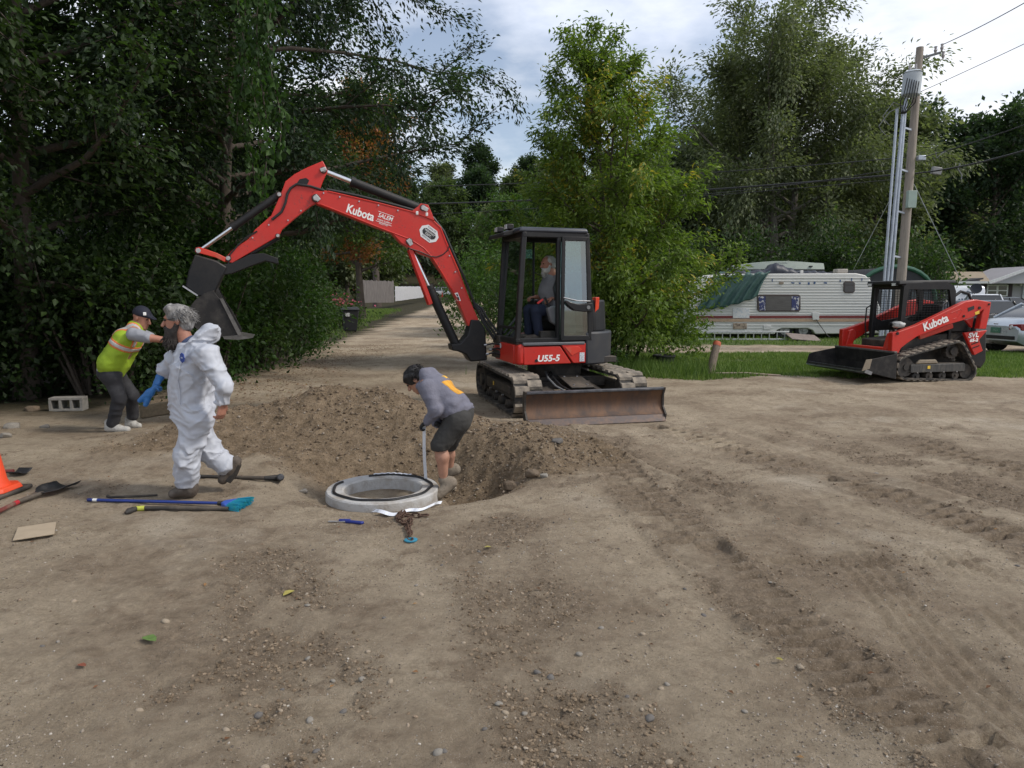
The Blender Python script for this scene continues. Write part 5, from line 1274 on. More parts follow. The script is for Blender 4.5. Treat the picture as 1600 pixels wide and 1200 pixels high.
# ladder standing on edge
Lr = thing('ladder', 'aluminium ladder standing on its long edge in front of the camper', 'ladder', tuple(at_y(1160, 532, 26.4)))
AL = mat('aluminium', (.50, .51, .52), .4, .7, scale=10, var=.2)
zl = gz(9, 26.4)
pA, pB = at_y(1086, 518.5, 26.4), at_y(1233, 517, 26.4)
for z in (pA.z, zl + .03):
    b = MB(); b.bar((pA.x, 26.4, z), (pB.x, 26.4, z), .03, .055); b.build('rail', AL, Lr, bevel=.006)
for k in range(12):
    x = pA.x + .15 + (pB.x - pA.x - .3) * k / 11; b = MB(); b.cyl((x, 26.4, zl + .03), (x, 26.4, pA.z), .018, n=8); b.build('rung', AL, Lr, smooth=True)
# weathered sheet by the wheel
b = MB(); q = at_z(1255, 532.5, 0); b.box(q + Vector((0, 0, .13)), (1.15, .7, .03), Matrix.Rotation(.28, 3, 'X') @ Matrix.Rotation(.05, 3, 'Z') @ Matrix.Rotation(.1, 3, 'Y')); tag(b.build('weathered_board', mat('weathered_ply', (.20, .165, .145), .9, scale=6, var=.25, bump=.15), None, bevel=.004), 'weathered brown board propped against the camper wheel', 'board')
# leaning post with orange top and the black tub
b = MB(); p0, p1 = at_z(1109, 583, 0), at_y(1121, 534, 15.6)
R = thing('marker_post', 'leaning wooden post with orange painted top on the grass verge', 'post', tuple(p0))
b.tube([p0 - Vector((0, 0, .1)), p0.lerp(p1, .5), p0.lerp(p1, .88)], [.085, .085, .082], n=12); b.build('shaft', mat('old_wood', (.19, .15, .115), .9, scale=14, var=.35, bump=.3, stretch=(3, 3, .6)), R, smooth=True)
b = MB(); b.tube([p0.lerp(p1, .87), p0.lerp(p1, .97), p1], [.086, .085, .075], n=12); b.build('painted_top', mat('orange_paint', (.42, .10, .045), .7, scale=14, var=.25), R, smooth=True)
c = at_z(1037, 577, 0); b = MB(); b.lathe([(.02, .0), (.17, .0), (.235, .28), (.26, .30), (.26, .33), (.235, .335), (.22, .30), (.16, .04), (.02, .04)], 24, c, closed=False); tag(b.build('planter_tub', mat('tub_black', (.016, .016, .017), .55, scale=7, var=.3), None, smooth=True), 'black plastic tub standing in the grass beside the small tree', 'tub')
b = MB(); q0, q1 = at_z(1112, 585.5, 0), at_z(1220, 589, 0); b.tube([q0 + Vector((0, 0, .03)), q0.lerp(q1, .5) + Vector((0, .05, .05)), q1 + Vector((0, 0, .03))], [.02, .025, .018], n=7); tag(b.build('fallen_branch', mat('pale_branch', (.34, .27, .21), .9, scale=20, var=.25), None, smooth=True), 'pale bare branch lying on the grass at the post foot', 'branch')

# ------------------------------------------------------------------ cars
TYRE = MATS['tyre_black']; RIM = mat('alloy_rim', (.42, .42, .43), .3, .8, var=.1); CARGLASS = mat('car_glass', (.02, .024, .028), .06, spec=.8)
def car(name, label, loc, heading, paint, L, W, belt, roof, roof_h, kind='sedan', lights=True, plate=None):
    """loc = centre on the ground, heading in radians (forward = +x locally)"""
    R = thing(name, label, 'car', loc)
    M = Matrix.Translation(loc) @ Matrix.Rotation(heading, 4, 'Z')
    hl = L / 2
    N = 21
    def section(x, w, z0, z1, cr):
        return [(x, -w * .93, z0), (x, -w, z0 + .14), (x, -w, z0 + .34), (x, -w * .965, z1 - cr), (x, -w * .84, z1 - cr * .25), (x, -w * .45, z1), (x, w * .45, z1), (x, w * .84, z1 - cr * .25), (x, w * .965, z1 - cr), (x, w, z0 + .34), (x, w, z0 + .14), (x, w * .93, z0)]
    b = MB(M); st = []
    for k in range(N):
        u = k / (N - 1); x = -hl + L * u
        e = min(u, 1 - u) * 2
        w = W / 2 * (1 - .16 * max(0, 1 - e / .28) ** 2); z1 = float(np.interp(u, [p[0] for p in belt], [p[1] for p in belt]))
        z0 = .22 + .16 * max(0, 1 - e / .16) ** 1.5
        st.append(section(x, w, z0, z1, .10))
    n = 12
    b.add([p for s in st for p in s], [(i * n + j, i * n + (j + 1) % n, (i + 1) * n + (j + 1) % n, (i + 1) * n + j) for i in range(N - 1) for j in range(n)] + [tuple(range(n - 1, -1, -1)), tuple(range((N - 1) * n, N * n))])
    body = b.build('body', paint, R, smooth=True, angle=40)
    # greenhouse: glass block, painted roof and pillars
    u0, u1, u2, u3 = roof
    zb = lambda u: float(np.interp(u, [p[0] for p in belt], [p[1] for p in belt])) - .03
    ww = W / 2 * .90; wt = W / 2 * .68
    X = lambda u: -hl + L * u
    lo = [(X(u0), zb(u0)), (X(u3), zb(u3))]; hi = [(X(u1), roof_h - .03), (X(u2), roof_h - .03)]
    b = MB(M)
    A = [(lo[0][0], -ww, lo[0][1]), (lo[1][0], -ww, lo[1][1]), (lo[1][0], ww, lo[1][1]), (lo[0][0], ww, lo[0][1])]
    B = [(hi[0][0], -wt, hi[0][1]), (hi[1][0], -wt, hi[1][1]), (hi[1][0], wt, hi[1][1]), (hi[0][0], wt, hi[0][1])]
    b.prism(A, B); b.build('windows', CARGLASS, R, bevel=.02)
    b = MB(M); b.prism([(hi[0][0] - .08, -wt - .03, roof_h - .06), (hi[1][0] + .08, -wt - .03, roof_h - .06), (hi[1][0] + .08, wt + .03, roof_h - .06), (hi[0][0] - .08, wt + .03, roof_h - .06)], [(hi[0][0] + .1, -wt * .85, roof_h), (hi[1][0] - .1, -wt * .85, roof_h), (hi[1][0] - .1, wt * .85, roof_h), (hi[0][0] + .1, wt * .85, roof_h)]); b.build('roof', paint, R, bevel=.03)
    for sgn in (-1, 1):
        for (xa, za, xb, zb2) in ((lo[0][0], lo[0][1], hi[0][0], hi[0][1]), (lo[1][0], lo[1][1], hi[1][0], hi[1][1])) + ((((lo[0][0] + lo[1][0]) / 2, zb(.5), (hi[0][0] + hi[1][0]) / 2, hi[0][1]),)):
            b = MB(M); b.bar((xa, sgn * (ww + .005), za), (xb, sgn * (wt + .012), zb2), .05, .07); b.build('pillar', paint, R, bevel=.012)
    for u in (.18, .81):
        for sgn in (-1, 1):
            c = Vector((X(u), sgn * (W / 2 - .10), .33))
            b = MB(M); b.cyl(c + Vector((0, -.11, 0)), c + Vector((0, .125 * sgn, 0)) if sgn > 0 else c + Vector((0, .11, 0)), .33, n=26); wl_ = b.build('wheel', TYRE, R, bevel=.03)
            b = MB(M); b.cyl(c + Vector((0, sgn * .10, 0)), c + Vector((0, sgn * .135, 0)), .21, .19, n=20); b.build('rim', RIM, wl_, bevel=.01)
            b = MB(M); b.cyl(Vector((X(u), sgn * (W / 2 - .02), .34)), Vector((X(u), sgn * (W / 2 + .004), .34)), .39, n=26); b.build('wheel_arch', BLACK, R)
    if lights:
        for sgn in (-1, 1):
            zz = zb(.03) - .17
            b = MB(M); b.prism([(-hl - .012, sgn * W * .24, zz - .08), (-hl - .012, sgn * W * .24, zz + .07), (-hl + .06, sgn * W * .43, zz + .09), (-hl + .06, sgn * W * .43, zz - .10)], [(-hl + .12, sgn * W * .24, zz - .08), (-hl + .12, sgn * W * .24, zz + .07), (-hl + .22, sgn * W * .468, zz + .09), (-hl + .22, sgn * W * .468, zz - .10)])
            tl = b.build('tail_light', mat('tail_red', (.22, .012, .016), .2, coat=.5), R, bevel=.015)
            b = MB(M); b.cyl((-hl - .03, sgn * W * .29, zz), (-hl + .0, sgn * W * .29, zz), .05, n=14); b.build('reverse_lamp', mat('lamp_clear', (.6, .58, .58), .2), tl)
            b = MB(M); b.prism([(hl - .28, sgn * W * .30, .60), (hl - .28, sgn * W * .30, .74), (hl - .45, sgn * W * .45, .76), (hl - .45, sgn * W * .45, .62)], [(hl - .02, sgn * W * .28, .60), (hl - .06, sgn * W * .28, .73), (hl - .30, sgn * W * .455, .75), (hl - .28, sgn * W * .455, .62)]); b.build('headlight', mat('lamp_clear'), R)
        b = MB(M); b.box((-hl - .004, 0, .47), (.02, W * .72, .10)); b.build('bumper_line', BLACK, R)
        if plate:
            b = MB(M); b.box((-hl - .02, 0, zb(.03) - .28), (.02, .32, .16)); pl = b.build('number_plate', plate, R, bevel=.006)
            b = MB(M); b.box((-hl - .032, 0, zb(.03) - .28), (.004, .22, .06)); b.build('plate_characters', mat('plate_print', (.25, .38, .30), .6, scale=30, color2=(.03, .12, .07), thr=(.45, .5)), pl)
        b = MB(M); b.box((-hl - .012, 0, zb(.03) - .10), (.02, .16, .035)); b.build('emblem', RIM, R, bevel=.01)
    return R
SILVER = mat('silver_paint', (.42, .47, .52), .28, .55, scale=2, var=.06, coat=.6)
GREYCAR = mat('dark_grey_paint', (.055, .065, .06), .3, .4, scale=2, var=.06, coat=.6)
WHITECAR = mat('white_paint', (.68, .70, .74), .3, scale=2, var=.04, coat=.6)
BLACKCAR = mat('black_paint', (.012, .012, .014), .25, scale=2, var=.1, coat=.6)
sedan_belt = [(0, .80), (.03, .98), (.16, 1.03), (.30, 1.00), (.62, .98), (.72, .95), (.9, .82), (.98, .66), (1, .60)]
suv_belt = [(0, .95), (.02, 1.08), (.3, 1.10), (.66, 1.10), (.76, 1.05), (.95, .98), (1, .75)]
PLG = mat('plate_green', (.05, .16, .10), .5)
rear = at_z(1553, 552, 0.0); hd = math.radians(10)
d_ = Vector((math.cos(hd), math.sin(hd), 0)); car('sedan', 'silver sedan parked tail first behind the track loader', tuple(rear + d_ * 2.4 + Vector((0, 0, gz(rear.x, rear.y)))), hd, SILVER, 4.8, 1.8, sedan_belt, (.14, .30, .58, .74), 1.45, plate=PLG)
q = at_y(1484, 520, 26); car('estate_car', 'black square backed car parked past the silver sedan', (q.x, 26.2, gz(q.x, 26)), math.radians(185), BLACKCAR, 4.5, 1.85, suv_belt, (.02, .06, .62, .76), 1.52)
q = at_y(1552, 490, 38); car('hatchback', 'white hatchback with red tail lights parked before the house', (q.x, 39, gz(q.x, 39)), math.radians(62), WHITECAR, 4.2, 1.8, suv_belt, (.02, .12, .62, .78), 1.6)
q = at_y(1578, 490, 37); car('saloon_car', 'dark grey car standing against the house lawn', (q.x + .4, 38, gz(q.x, 38)), math.radians(5), GREYCAR, 4.6, 1.8, sedan_belt, (.14, .30, .58, .74), 1.45)
q = at_y(684, 465, 150); car('sport_utility_vehicle', 'white sport utility vehicle crossing at the far end of the gravel road', (q.x + 1.5, 150, gz(q.x, 150)), math.radians(4), WHITECAR, 4.9, 1.95, suv_belt, (.02, .07, .62, .76), 1.85)
def cone(name, label, c, s=1.0, dark_base=True):
    R = thing(name, label, 'traffic cone', tuple(c)); OR = mat('cone_orange', (.72, .07, .02), .5, scale=5, color2=(.5, .08, .04), thr=(.55, .9))
    b = MB(); b.lathe([(.02, .02), (.165 * s, .03), (.16 * s, .05), (.125 * s, .12), (.03 * s, .70 * s), (.02 * s, .71 * s)], 28, c); b.build('cone_body', OR, R, smooth=True)
    b = MB(); b.prism([c + Vector((x * s, y * s, .035)) for x, y in ((.2, .12), (.12, .2), (-.12, .2), (-.2, .12), (-.2, -.12), (-.12, -.2), (.12, -.2), (.2, -.12))], [c + Vector((x * s * .92, y * s * .92, .075)) for x, y in ((.2, .12), (.12, .2), (-.12, .2), (-.2, .12), (-.2, -.12), (-.12, -.2), (.12, -.2), (.2, -.12))]); b.build('cone_flange', OR, R, bevel=.008)
    b = MB(); b.box(c + Vector((0, 0, .018)), (.44 * s, .44 * s, .036)); b.build('rubber_base', BLACK_DUSTY, R, bevel=.012)
    return R
q = at_y(691, 466, 138); q.z = gz(q.x, 138); cone('traffic_cone', 'small orange cone standing on the far road before the white vehicle', q, 1.4)

# ------------------------------------------------------------------ house, carport, trailer
def build_house():
    Y = 52.0; g = gz(40, 52)
    R = thing('house', 'single storey house with pale grey siding and a tan shingle roof', 'house', tuple(at_y(1580, 480, Y)))
    SD = mat('house_siding', (.36, .35, .37), .7, scale=1.2, var=.08)
    x0, x1 = at_y(1499, 460, Y).x, at_y(1700, 460, Y).x; zt = at_y(1560, 441, Y).z
    b = MB(); b.box(((x0 + x1) / 2, Y + 4, (g + zt) / 2 - .1), (x1 - x0, 8, zt - g + .2)); b.build('wall', SD, R)
    b = MB()
    k = 0; z = g + .15
    while z < zt - .1: b.box(((x0 + x1) / 2, Y - .012, z), (x1 - x0, .03, .02)); z += .2
    tag(b.build('siding_lap', SD, R), kind='stuff')
    ridge = at_y(1560, 424.5, Y + 4).z
    b = MB(); b.prism([(x0 - .5, Y - .5, zt - .02), (x0 - .5, Y + 4, ridge), (x0 - .5, Y + 8.5, zt)], [(x1 + .5, Y - .5, zt - .02), (x1 + .5, Y + 4, ridge), (x1 + .5, Y + 8.5, zt)])
    rf = b.build('roof', mat('tan_shingle', (.30, .245, .18), .9, scale=3, var=.15, bump=.3, bscale=12), R)
    b = MB(); b.bar((x0 - .5, Y - .55, zt - .02), (x1 + .5, Y - .55, zt - .02), .06, .16); b.build('fascia', mat('trim_white', (.62, .62, .62), .5), rf)
    # cross gable
    gx0, gx1 = at_y(1548, 440, Y - 1.2).x, at_y(1700, 440, Y - 1.2).x; gm = (gx0 + gx1) / 2; gp = zt + (gm - gx0) * .36
    b = MB(); b.prism([(gx0 + .3, Y - 1.2, zt - .1), (gx1, Y - 1.2, zt - .1), (gm, Y - 1.2, gp - .1)], [(gx0 + .3, Y + 4, zt - .1), (gx1, Y + 4, zt - .1), (gm, Y + 4, gp - .1)]); b.build('gable', SD, R)
    b = MB(); b.bar((gx0 - .2, Y - 1.3, zt - .05), (gm, Y - 1.3, gp + .02), .12, .18); b.bar((gm, Y - 1.3, gp + .02), (gx1, Y - 1.3, zt - .05), .12, .18); b.build('rake_board', MATS['trim_white'], R)
    TR = MATS['trim_white']
    wa, wb = at_y(1541, 445, Y), at_y(1573, 463, Y)
    b = MB(); b.box(((wa.x + wb.x) / 2, Y - .05, (wa.z + wb.z) / 2), (wb.x - wa.x, .10, wa.z - wb.z)); w = b.build('window', TR, R, bevel=.01)
    for k in range(2):
        for j in range(2):
            cx = wa.x + (wb.x - wa.x) * (.26 + .48 * k); cz = wb.z + (wa.z - wb.z) * (.27 + .46 * j)
            b = MB(); b.box((cx, Y - .102, cz), ((wb.x - wa.x) * .38, .012, (wa.z - wb.z) * .36)); b.build('pane', mat('house_glass', (.06, .075, .06), .1, spec=.7), w)
    for a, c in ((1533, 1540), (1574, 1580)):
        p, q = at_y(a, 444, Y), at_y(c, 464, Y); b = MB(); b.box(((p.x + q.x) / 2, Y - .04, (p.z + q.z) / 2), (q.x - p.x, .06, p.z - q.z)); b.build('shutter', mat('shutter_plum', (.035, .02, .025), .6), R, bevel=.01)
    p, q = at_y(1599, 442, Y - .1), at_y(1622, 478, Y - .1); b = MB(); b.box(((p.x + q.x) / 2, Y - .05, (p.z + g) / 2), (q.x - p.x, .12, p.z - g)); dr = b.build('door', mat('door_grey', (.42, .44, .48), .5), R, bevel=.01)
    b = MB(); b.box((q.x - .15, Y - .13, g + 1.0), (.06, .06, .12)); b.build('handle', STEEL, dr)
    p = at_y(1595, 444, Y - .15); b = MB(); b.box(p, (.16, .12, .25)); b.build('porch_lamp', mat('lamp_clear'), R, bevel=.02)
    # low lean-to at the side
    a0, a1 = at_y(1487, 441, Y + 1), at_y(1515, 436, Y + 1)
    b = MB(); b.prism([(a0.x, Y - .2, g), (a1.x, Y - .2, g), (a1.x, Y - .2, a1.z - .1), (a0.x, Y - .2, a0.z - .1)], [(a0.x, Y + 4, g), (a1.x, Y + 4, g), (a1.x, Y + 4, a1.z - .1), (a0.x, Y + 4, a0.z - .1)]); b.build('lean_to', SD, R)
    b = MB(); b.prism([(a0.x - .3, Y - .4, a0.z - .12), (a1.x + .1, Y - .4, a1.z - .05), (a1.x + .1, Y - .4, a1.z + .06), (a0.x - .3, Y - .4, a0.z)], [(a0.x - .3, Y + 4, a0.z - .12), (a1.x + .1, Y + 4, a1.z - .05), (a1.x + .1, Y + 4, a1.z + .06), (a0.x - .3, Y + 4, a0.z)]); b.build('lean_to_roof', mat('felt_dark', (.05, .05, .055), .9), R)
build_house()
def build_cargo_trailer():
    Y = 42.0; c = at_y(1506, 455, Y); g = gz(c.x, Y)
    R = thing('cargo_trailer', 'white round nosed cargo trailer standing in front of the house', 'trailer', (c.x, Y, g))
    W = 1.05
    prof = [(-.35, .5), (-.35, 1.75), (-.25, 2.0), (.1, 2.08), (3.5, 2.08), (3.5, .5)]
    b = MB(); b.prism([(c.x - W, Y + s, g + z) for s, z in prof], [(c.x + W, Y + s, g + z) for s, z in prof]); b.build('shell', WHITECAR, R, bevel=.06, seg=3)
    b = MB()
    for k in range(6): b.box((c.x - .45 + k * .17, Y - .36, g + 1.25), (.10, .02, .09 + .03 * (k % 3)))
    b.tube([(c.x - .3, Y - .36, g + 1.6), (c.x, Y - .37, g + 1.72), (c.x + .35, Y - .36, g + 1.62), (c.x + .1, Y - .37, g + 1.5), (c.x - .3, Y - .36, g + 1.6)], .03, n=5); b.build('front_logo', mat('logo_slate', (.08, .11, .16), .6), R)
    for s in (-1, 1):
        p = Vector((c.x + s * (W + .05), Y + 1.8, g + .33)); b = MB(); b.cyl(p - Vector((.1, 0, 0)), p + Vector((.1, 0, 0)), .33, n=20); b.build('wheel', TYRE, R, bevel=.03)
    b = MB(); b.bar((c.x - .5, Y, g + .5), (c.x, Y - 1.2, g + .5), .08); b.bar((c.x + .5, Y, g + .5), (c.x, Y - 1.2, g + .5), .08); b.build('drawbar', BLACK, R)
    d = at_y(1525, 451, Y - 1.0)
    R2 = thing('satellite_dish', 'dark round satellite dish on a short mast beside the cargo trailer', 'satellite dish', (d.x, d.y, gz(d.x, d.y)))
    b = MB(Matrix.Translation(d) @ Matrix.Rotation(1.25, 4, 'X') @ Matrix.Rotation(-.4, 4, 'Y')); b.lathe([(.01, -.05), (.15, -.035), (.30, .025), (.30, .04), (.15, -.02), (.01, -.035)], 22); b.build('dish', mat('dish_dark', (.02, .024, .032), .7), R2, smooth=True)
    b = MB(); b.cyl((d.x, d.y + .1, gz(d.x, d.y)), (d.x, d.y + .1, d.z), .03, n=8); b.build('mast', GREYP, R2)
build_cargo_trailer()
def build_carport():
    Y = 33.5; x0, x1 = at_y(1330, 470, Y).x, at_y(1464, 470, Y).x; g = gz(14, Y); zt = at_y(1400, 417, Y).z
    R = thing('portable_garage', 'dark round topped portable garage with green edging behind the camper', 'tent garage', ((x0 + x1) / 2, Y, g))
    n = 17
    ar = [(x0 + (x1 - x0) * (.5 - .5 * math.cos(PI * k / (n - 1))), g + (zt - g) * (math.sin(PI * k / (n - 1)) ** .55)) for k in range(n)]
    b = MB(); b.prism([(x, Y, z) for x, z in ar], [(x, Y + 6, z) for x, z in ar]); b.build('cover', mat('canvas_charcoal', (.022, .024, .028), .7, scale=2, var=.3), R, smooth=True, angle=50)
    b = MB(); b.tube([(x, Y - .02, z + .01) for x, z in ar], .10, n=8); b.build('green_edging', mat('canvas_green', (.02, .09, .055), .6), R, smooth=True)
    b = MB(); xm = (x0 + x1) / 2; b.box((xm + 1.2, Y - .03, g + .95), (.9, .03, 1.6)); b.build('door_flap', mat('canvas_flap', (.04, .05, .06), .6), R)
build_carport()

# ------------------------------------------------------------------ utility pole and wires
WOODP = mat('pole_wood', (.27, .235, .20), .9, scale=9, var=.25, bump=.25, stretch=(3, 3, .25))
GALV = mat('galvanised', (.42, .46, .52), .45, .5, scale=6, var=.15)
PY = 22.0
def pp(a, c, dy=0.0): return at_y(a, c, PY + dy)
def build_pole():
    base = pp(1399, 548); base.z = gz(base.x, PY)
    R = thing('utility_pole', 'weathered wooden utility pole carrying a transformer and grey conduits', 'utility pole', tuple(base))
    top = pp(1437.5, 74)
    b = MB(); b.tube([base - Vector((0, 0, .3)), base.lerp(top, .5), top], [.145, .128, .10], n=16); b.build('pole_shaft', WOODP, R, smooth=True)
    for (a0, c0, a1, c1, r) in ((1386, 446, 1412, 165, .045), (1392, 446, 1417, 140, .045), (1381, 446, 1402, 170, .04)):
        p, q = pp(a0, c0, -.22), pp(a1, c1, -.22); p0 = p.lerp(q, -.36); p0.z = max(p0.z, .02)
        b = MB(); b.cyl(p0, q, r, n=12); b.build('conduit', GALV, R, smooth=True)
    for c in (200, 265, 330, 400):
        k = (548 - c) / (548 - 74); m = base.lerp(top, k); b = MB(); b.bar(m, pp(1392 + (446 - c) * .088, c, -.22), .05); b.build('standoff', GALV, R)
    t0, t1 = pp(1422.5, 150, -.32), pp(1426.5, 114, -.32)
    b = MB(); b.cyl(t0, t1, .25, n=24); tr = b.build('transformer', mat('transformer_grey', (.40, .44, .47), .5, scale=5, var=.1), R, bevel=.03)
    b = MB(); b.cyl(t1, t1 + Vector((0, 0, .05)), .265, .2, n=24); b.build('lid', MATS['transformer_grey'], tr, smooth=True)
    for dx in (-.1, .08):
        b = MB(); p = t1 + Vector((dx, 0, .05)); b.tube([p, p + Vector((0, 0, .10)), p + Vector((0, 0, .2))], [.045, .03, .02], n=10); b.build('bushing', mat('porcelain', (.32, .30, .30), .3), tr, smooth=True)
    for k in range(6):
        a0 = 1413 + k * 3.6; b = MB(); b.tube([pp(a0 + 5, 122 + k, -.62), pp(a0, 145 + k * 2, -.6), pp(a0 - 6 + k, 160, -.5), pp(1408 + k * 1.2, 178, -.35)], .014, n=6); b.build('lead_wire', HOSE, R, smooth=True)
    for k, (a, c) in enumerate(((1378, 205), (1384, 190))):
        b = MB(); b.tube([pp(1410, 165, -.3), pp(a + 12, c - 30, -.4), pp(a - 5, c - 8, -.4), pp(a, c, -.4), pp(a + 6, c + 6, -.4)], .012, n=6); b.build('loop_wire', GREYP, R, smooth=True)
    p, q = pp(1424, 298, -.2), pp(1424, 325, -.2); b = MB(); b.box((p + q) / 2, (.26, .14, p.z - q.z)); b.build('meter_box', mat('box_sage', (.30, .38, .34), .5, var=.08), R, bevel=.012)
    b = MB(); b.bar(pp(1436, 92), pp(1470, 82, -.1), .06); b.build('bracket_arm', GREYP, R)
    for (a, c) in ((1462, 76), (1472, 72), (1474, 84)):
        p = pp(a, c, -.1); b = MB(); b.tube([p - Vector((0, 0, .14)), p - Vector((0, 0, .05)), p, p + Vector((0, 0, .06))], [.02, .05, .03, .045], n=10); b.build('insulator', mat('porcelain'), R, smooth=True)
    b = MB(); b.box(pp(1439, 247, -.1), (.22, .16, .14)); b.build('cable_box', GALV, R, bevel=.015)
    b = MB(); b.box(pp(1463, 267, -.1), (.28, .12, .22), Matrix.Rotation(.15, 3, 'Y')); b.build('splice_case', mat('splice_grey', (.22, .22, .22), .5), R, bevel=.02)
    b = MB(); b.tube([pp(1462, 238), pp(1464, 247), pp(1471, 240), pp(1478, 236)], .014, n=6); b.build('loop_wire', GREYP, R, smooth=True)
    b = MB(); b.tube([pp(1500, 255), pp(1497, 264), pp(1503, 274), pp(1502, 280)], .016, n=6); b.build('loop_wire', GREYP, R, smooth=True)
build_pole()
def wire(label, a, b_, sag, r=.012, name='overhead_wire', m=None):
    pts = [a.lerp(b_, t) - Vector((0, 0, sag * 4 * t * (1 - t))) for t in np.linspace(0, 1, 22)]
    o = MB(); o.tube(pts, r, n=5); tag(o.build(name, m or HOSE, None, smooth=True), label, 'wire', 'overhead wires and guys')
wire('upper overhead wire running from the pole over the road', pp(1414, 246), at_y(430, 290, 40), .35, .016)
wire('thick overhead cable running from the pole over the road', pp(1412, 272), at_y(430, 318, 40), .35, .03)
wire('thin overhead wire just below the thick cable', pp(1412, 279), at_y(430, 342, 40), .25, .012)
wire('sagging service wire below the upper wire at the pole', pp(1412, 262), at_y(1010, 310, 26), .12, .012)
wire('wire from the pole bracket rising away from the insulators', pp(1472, 70), at_y(1740, -80, 15), .1, .012)
wire('second high wire climbing past the dark trees', at_y(1330, 190, 36), at_y(1800, -28, 20), .1, .012)
wire('service wire leaving the pole cable box', pp(1440, 246), at_y(1760, 132, 15), .1, .014)
wire('heavy service cable leaving the splice case', pp(1430, 271), at_y(1780, 172, 15), .2, .024)
wire('steel guy wire slanting from the pole to the lawn before the house', pp(1428, 288), at_y(1502, 440, 28), .0, .012, 'guy_wire', GALV)
wire('steel guy wire slanting from the pole behind the camper', pp(1410, 275, .1), at_y(1332, 424, 31), .0, .012, 'guy_wire', GALV)

# ------------------------------------------------------------------ down the road: bin, fences
def build_bin():
    c = at_z(549, 517, .05); c.y = 31.5; c.x = (549 - 800) / FPX * 31.6; c.z = gz(c.x, c.y)
    R = thing('wheelie_bin', 'black wheeled rubbish bin standing where the hedge ends', 'bin', tuple(c))
    BP = mat('bin_plastic', (.022, .023, .026), .55, scale=5, var=.3)
    a = .3; M = Matrix.Translation(c) @ Matrix.Rotation(a, 4, 'Z')
    b = MB(M); b.prism([(-.25, -.27, .06), (.25, -.27, .06), (.25, .27, .06), (-.25, .27, .06)], [(-.36, -.38, .98), (.36, -.38, .98), (.36, .38, .98), (-.36, .38, .98)]); b.build('body', BP, R, bevel=.03)
    b = MB(M); b.prism([(-.39, -.43, .985), (.39, -.43, .985), (.39, .40, .985), (-.39, .40, .985)], [(-.33, -.36, 1.08), (.33, -.36, 1.08), (.36, .38, 1.10), (-.36, .38, 1.10)]); b.build('lid', BP, R, bevel=.02)
    b = MB(M); b.box((-.14, -.365, .80), (.20, .012, .22), Matrix.Rotation(-.1, 3, 'X')); b.build('sticker', mat('bin_sticker', (.45, .45, .45), .6, scale=14, color2=(.08, .08, .08), thr=(.5, .55)), R)
    for s in (-.24, .24):
        b = MB(M); b.cyl((s - .03, .3, .13), (s + .03, .3, .13), .13, n=16); b.build('wheel', TYRE, R)
    b = MB(M); b.bar((-.25, .42, 1.02), (.25, .42, 1.02), .03); b.build('handle', BP, R)
build_bin()
def fence(name, label, p, q, h, bw, gap, m, top, rail=True):
    L = (q - p).length; d = (q - p).normalized(); n = int(L / (bw + gap)); nr = Vector((-d.y, d.x, 0))
    R = thing(name, label, 'fence', tuple((p + q) / 2))
    me = None
    for k in range(n):
        c = p + d * (bw + gap) * (k + .5); g = gz(c.x, c.y); hh = h * (1 + .015 * math.sin(k * 2.3) + rnd.uniform(-.012, .012))
        b = MB(); w = bw / 2
        A = [c - d * w + Vector((0, 0, -.1)), c + d * w + Vector((0, 0, -.1)), c + d * w + Vector((0, 0, hh - top)), c + d * w * .3 + Vector((0, 0, hh)), c - d * w * .3 + Vector((0, 0, hh)), c - d * w + Vector((0, 0, hh - top))]
        for v in A: v.z += g
        b.prism(A, [v + nr * .025 for v in A]); b.build('board', m, R)
    for z in (.35, h - .4):
        b = MB(); b.bar(p + nr * .05 + Vector((0, 0, z + gz(p.x, p.y))), q + nr * .05 + Vector((0, 0, z + gz(q.x, q.y))), .04, .09); b.build('rail', m, R)
p, q = at_y(566, 478, 62), at_y(617, 478, 66)
fence('board_fence', 'tall weathered grey board fence past the rubbish bin', p, q, 1.85, .20, .012, mat('fence_grey', (.165, .15, .145), .9, scale=4, var=.3, stretch=(3, 3, .4)), .05)
p, q = at_y(618, 476, 66), at_y(662, 472, 90)
fence('picket_fence', 'low white picket fence running on from the grey board fence', p, q, 1.25, .16, .05, mat('fence_white', (.58, .59, .62), .7, scale=4, var=.12), .08)
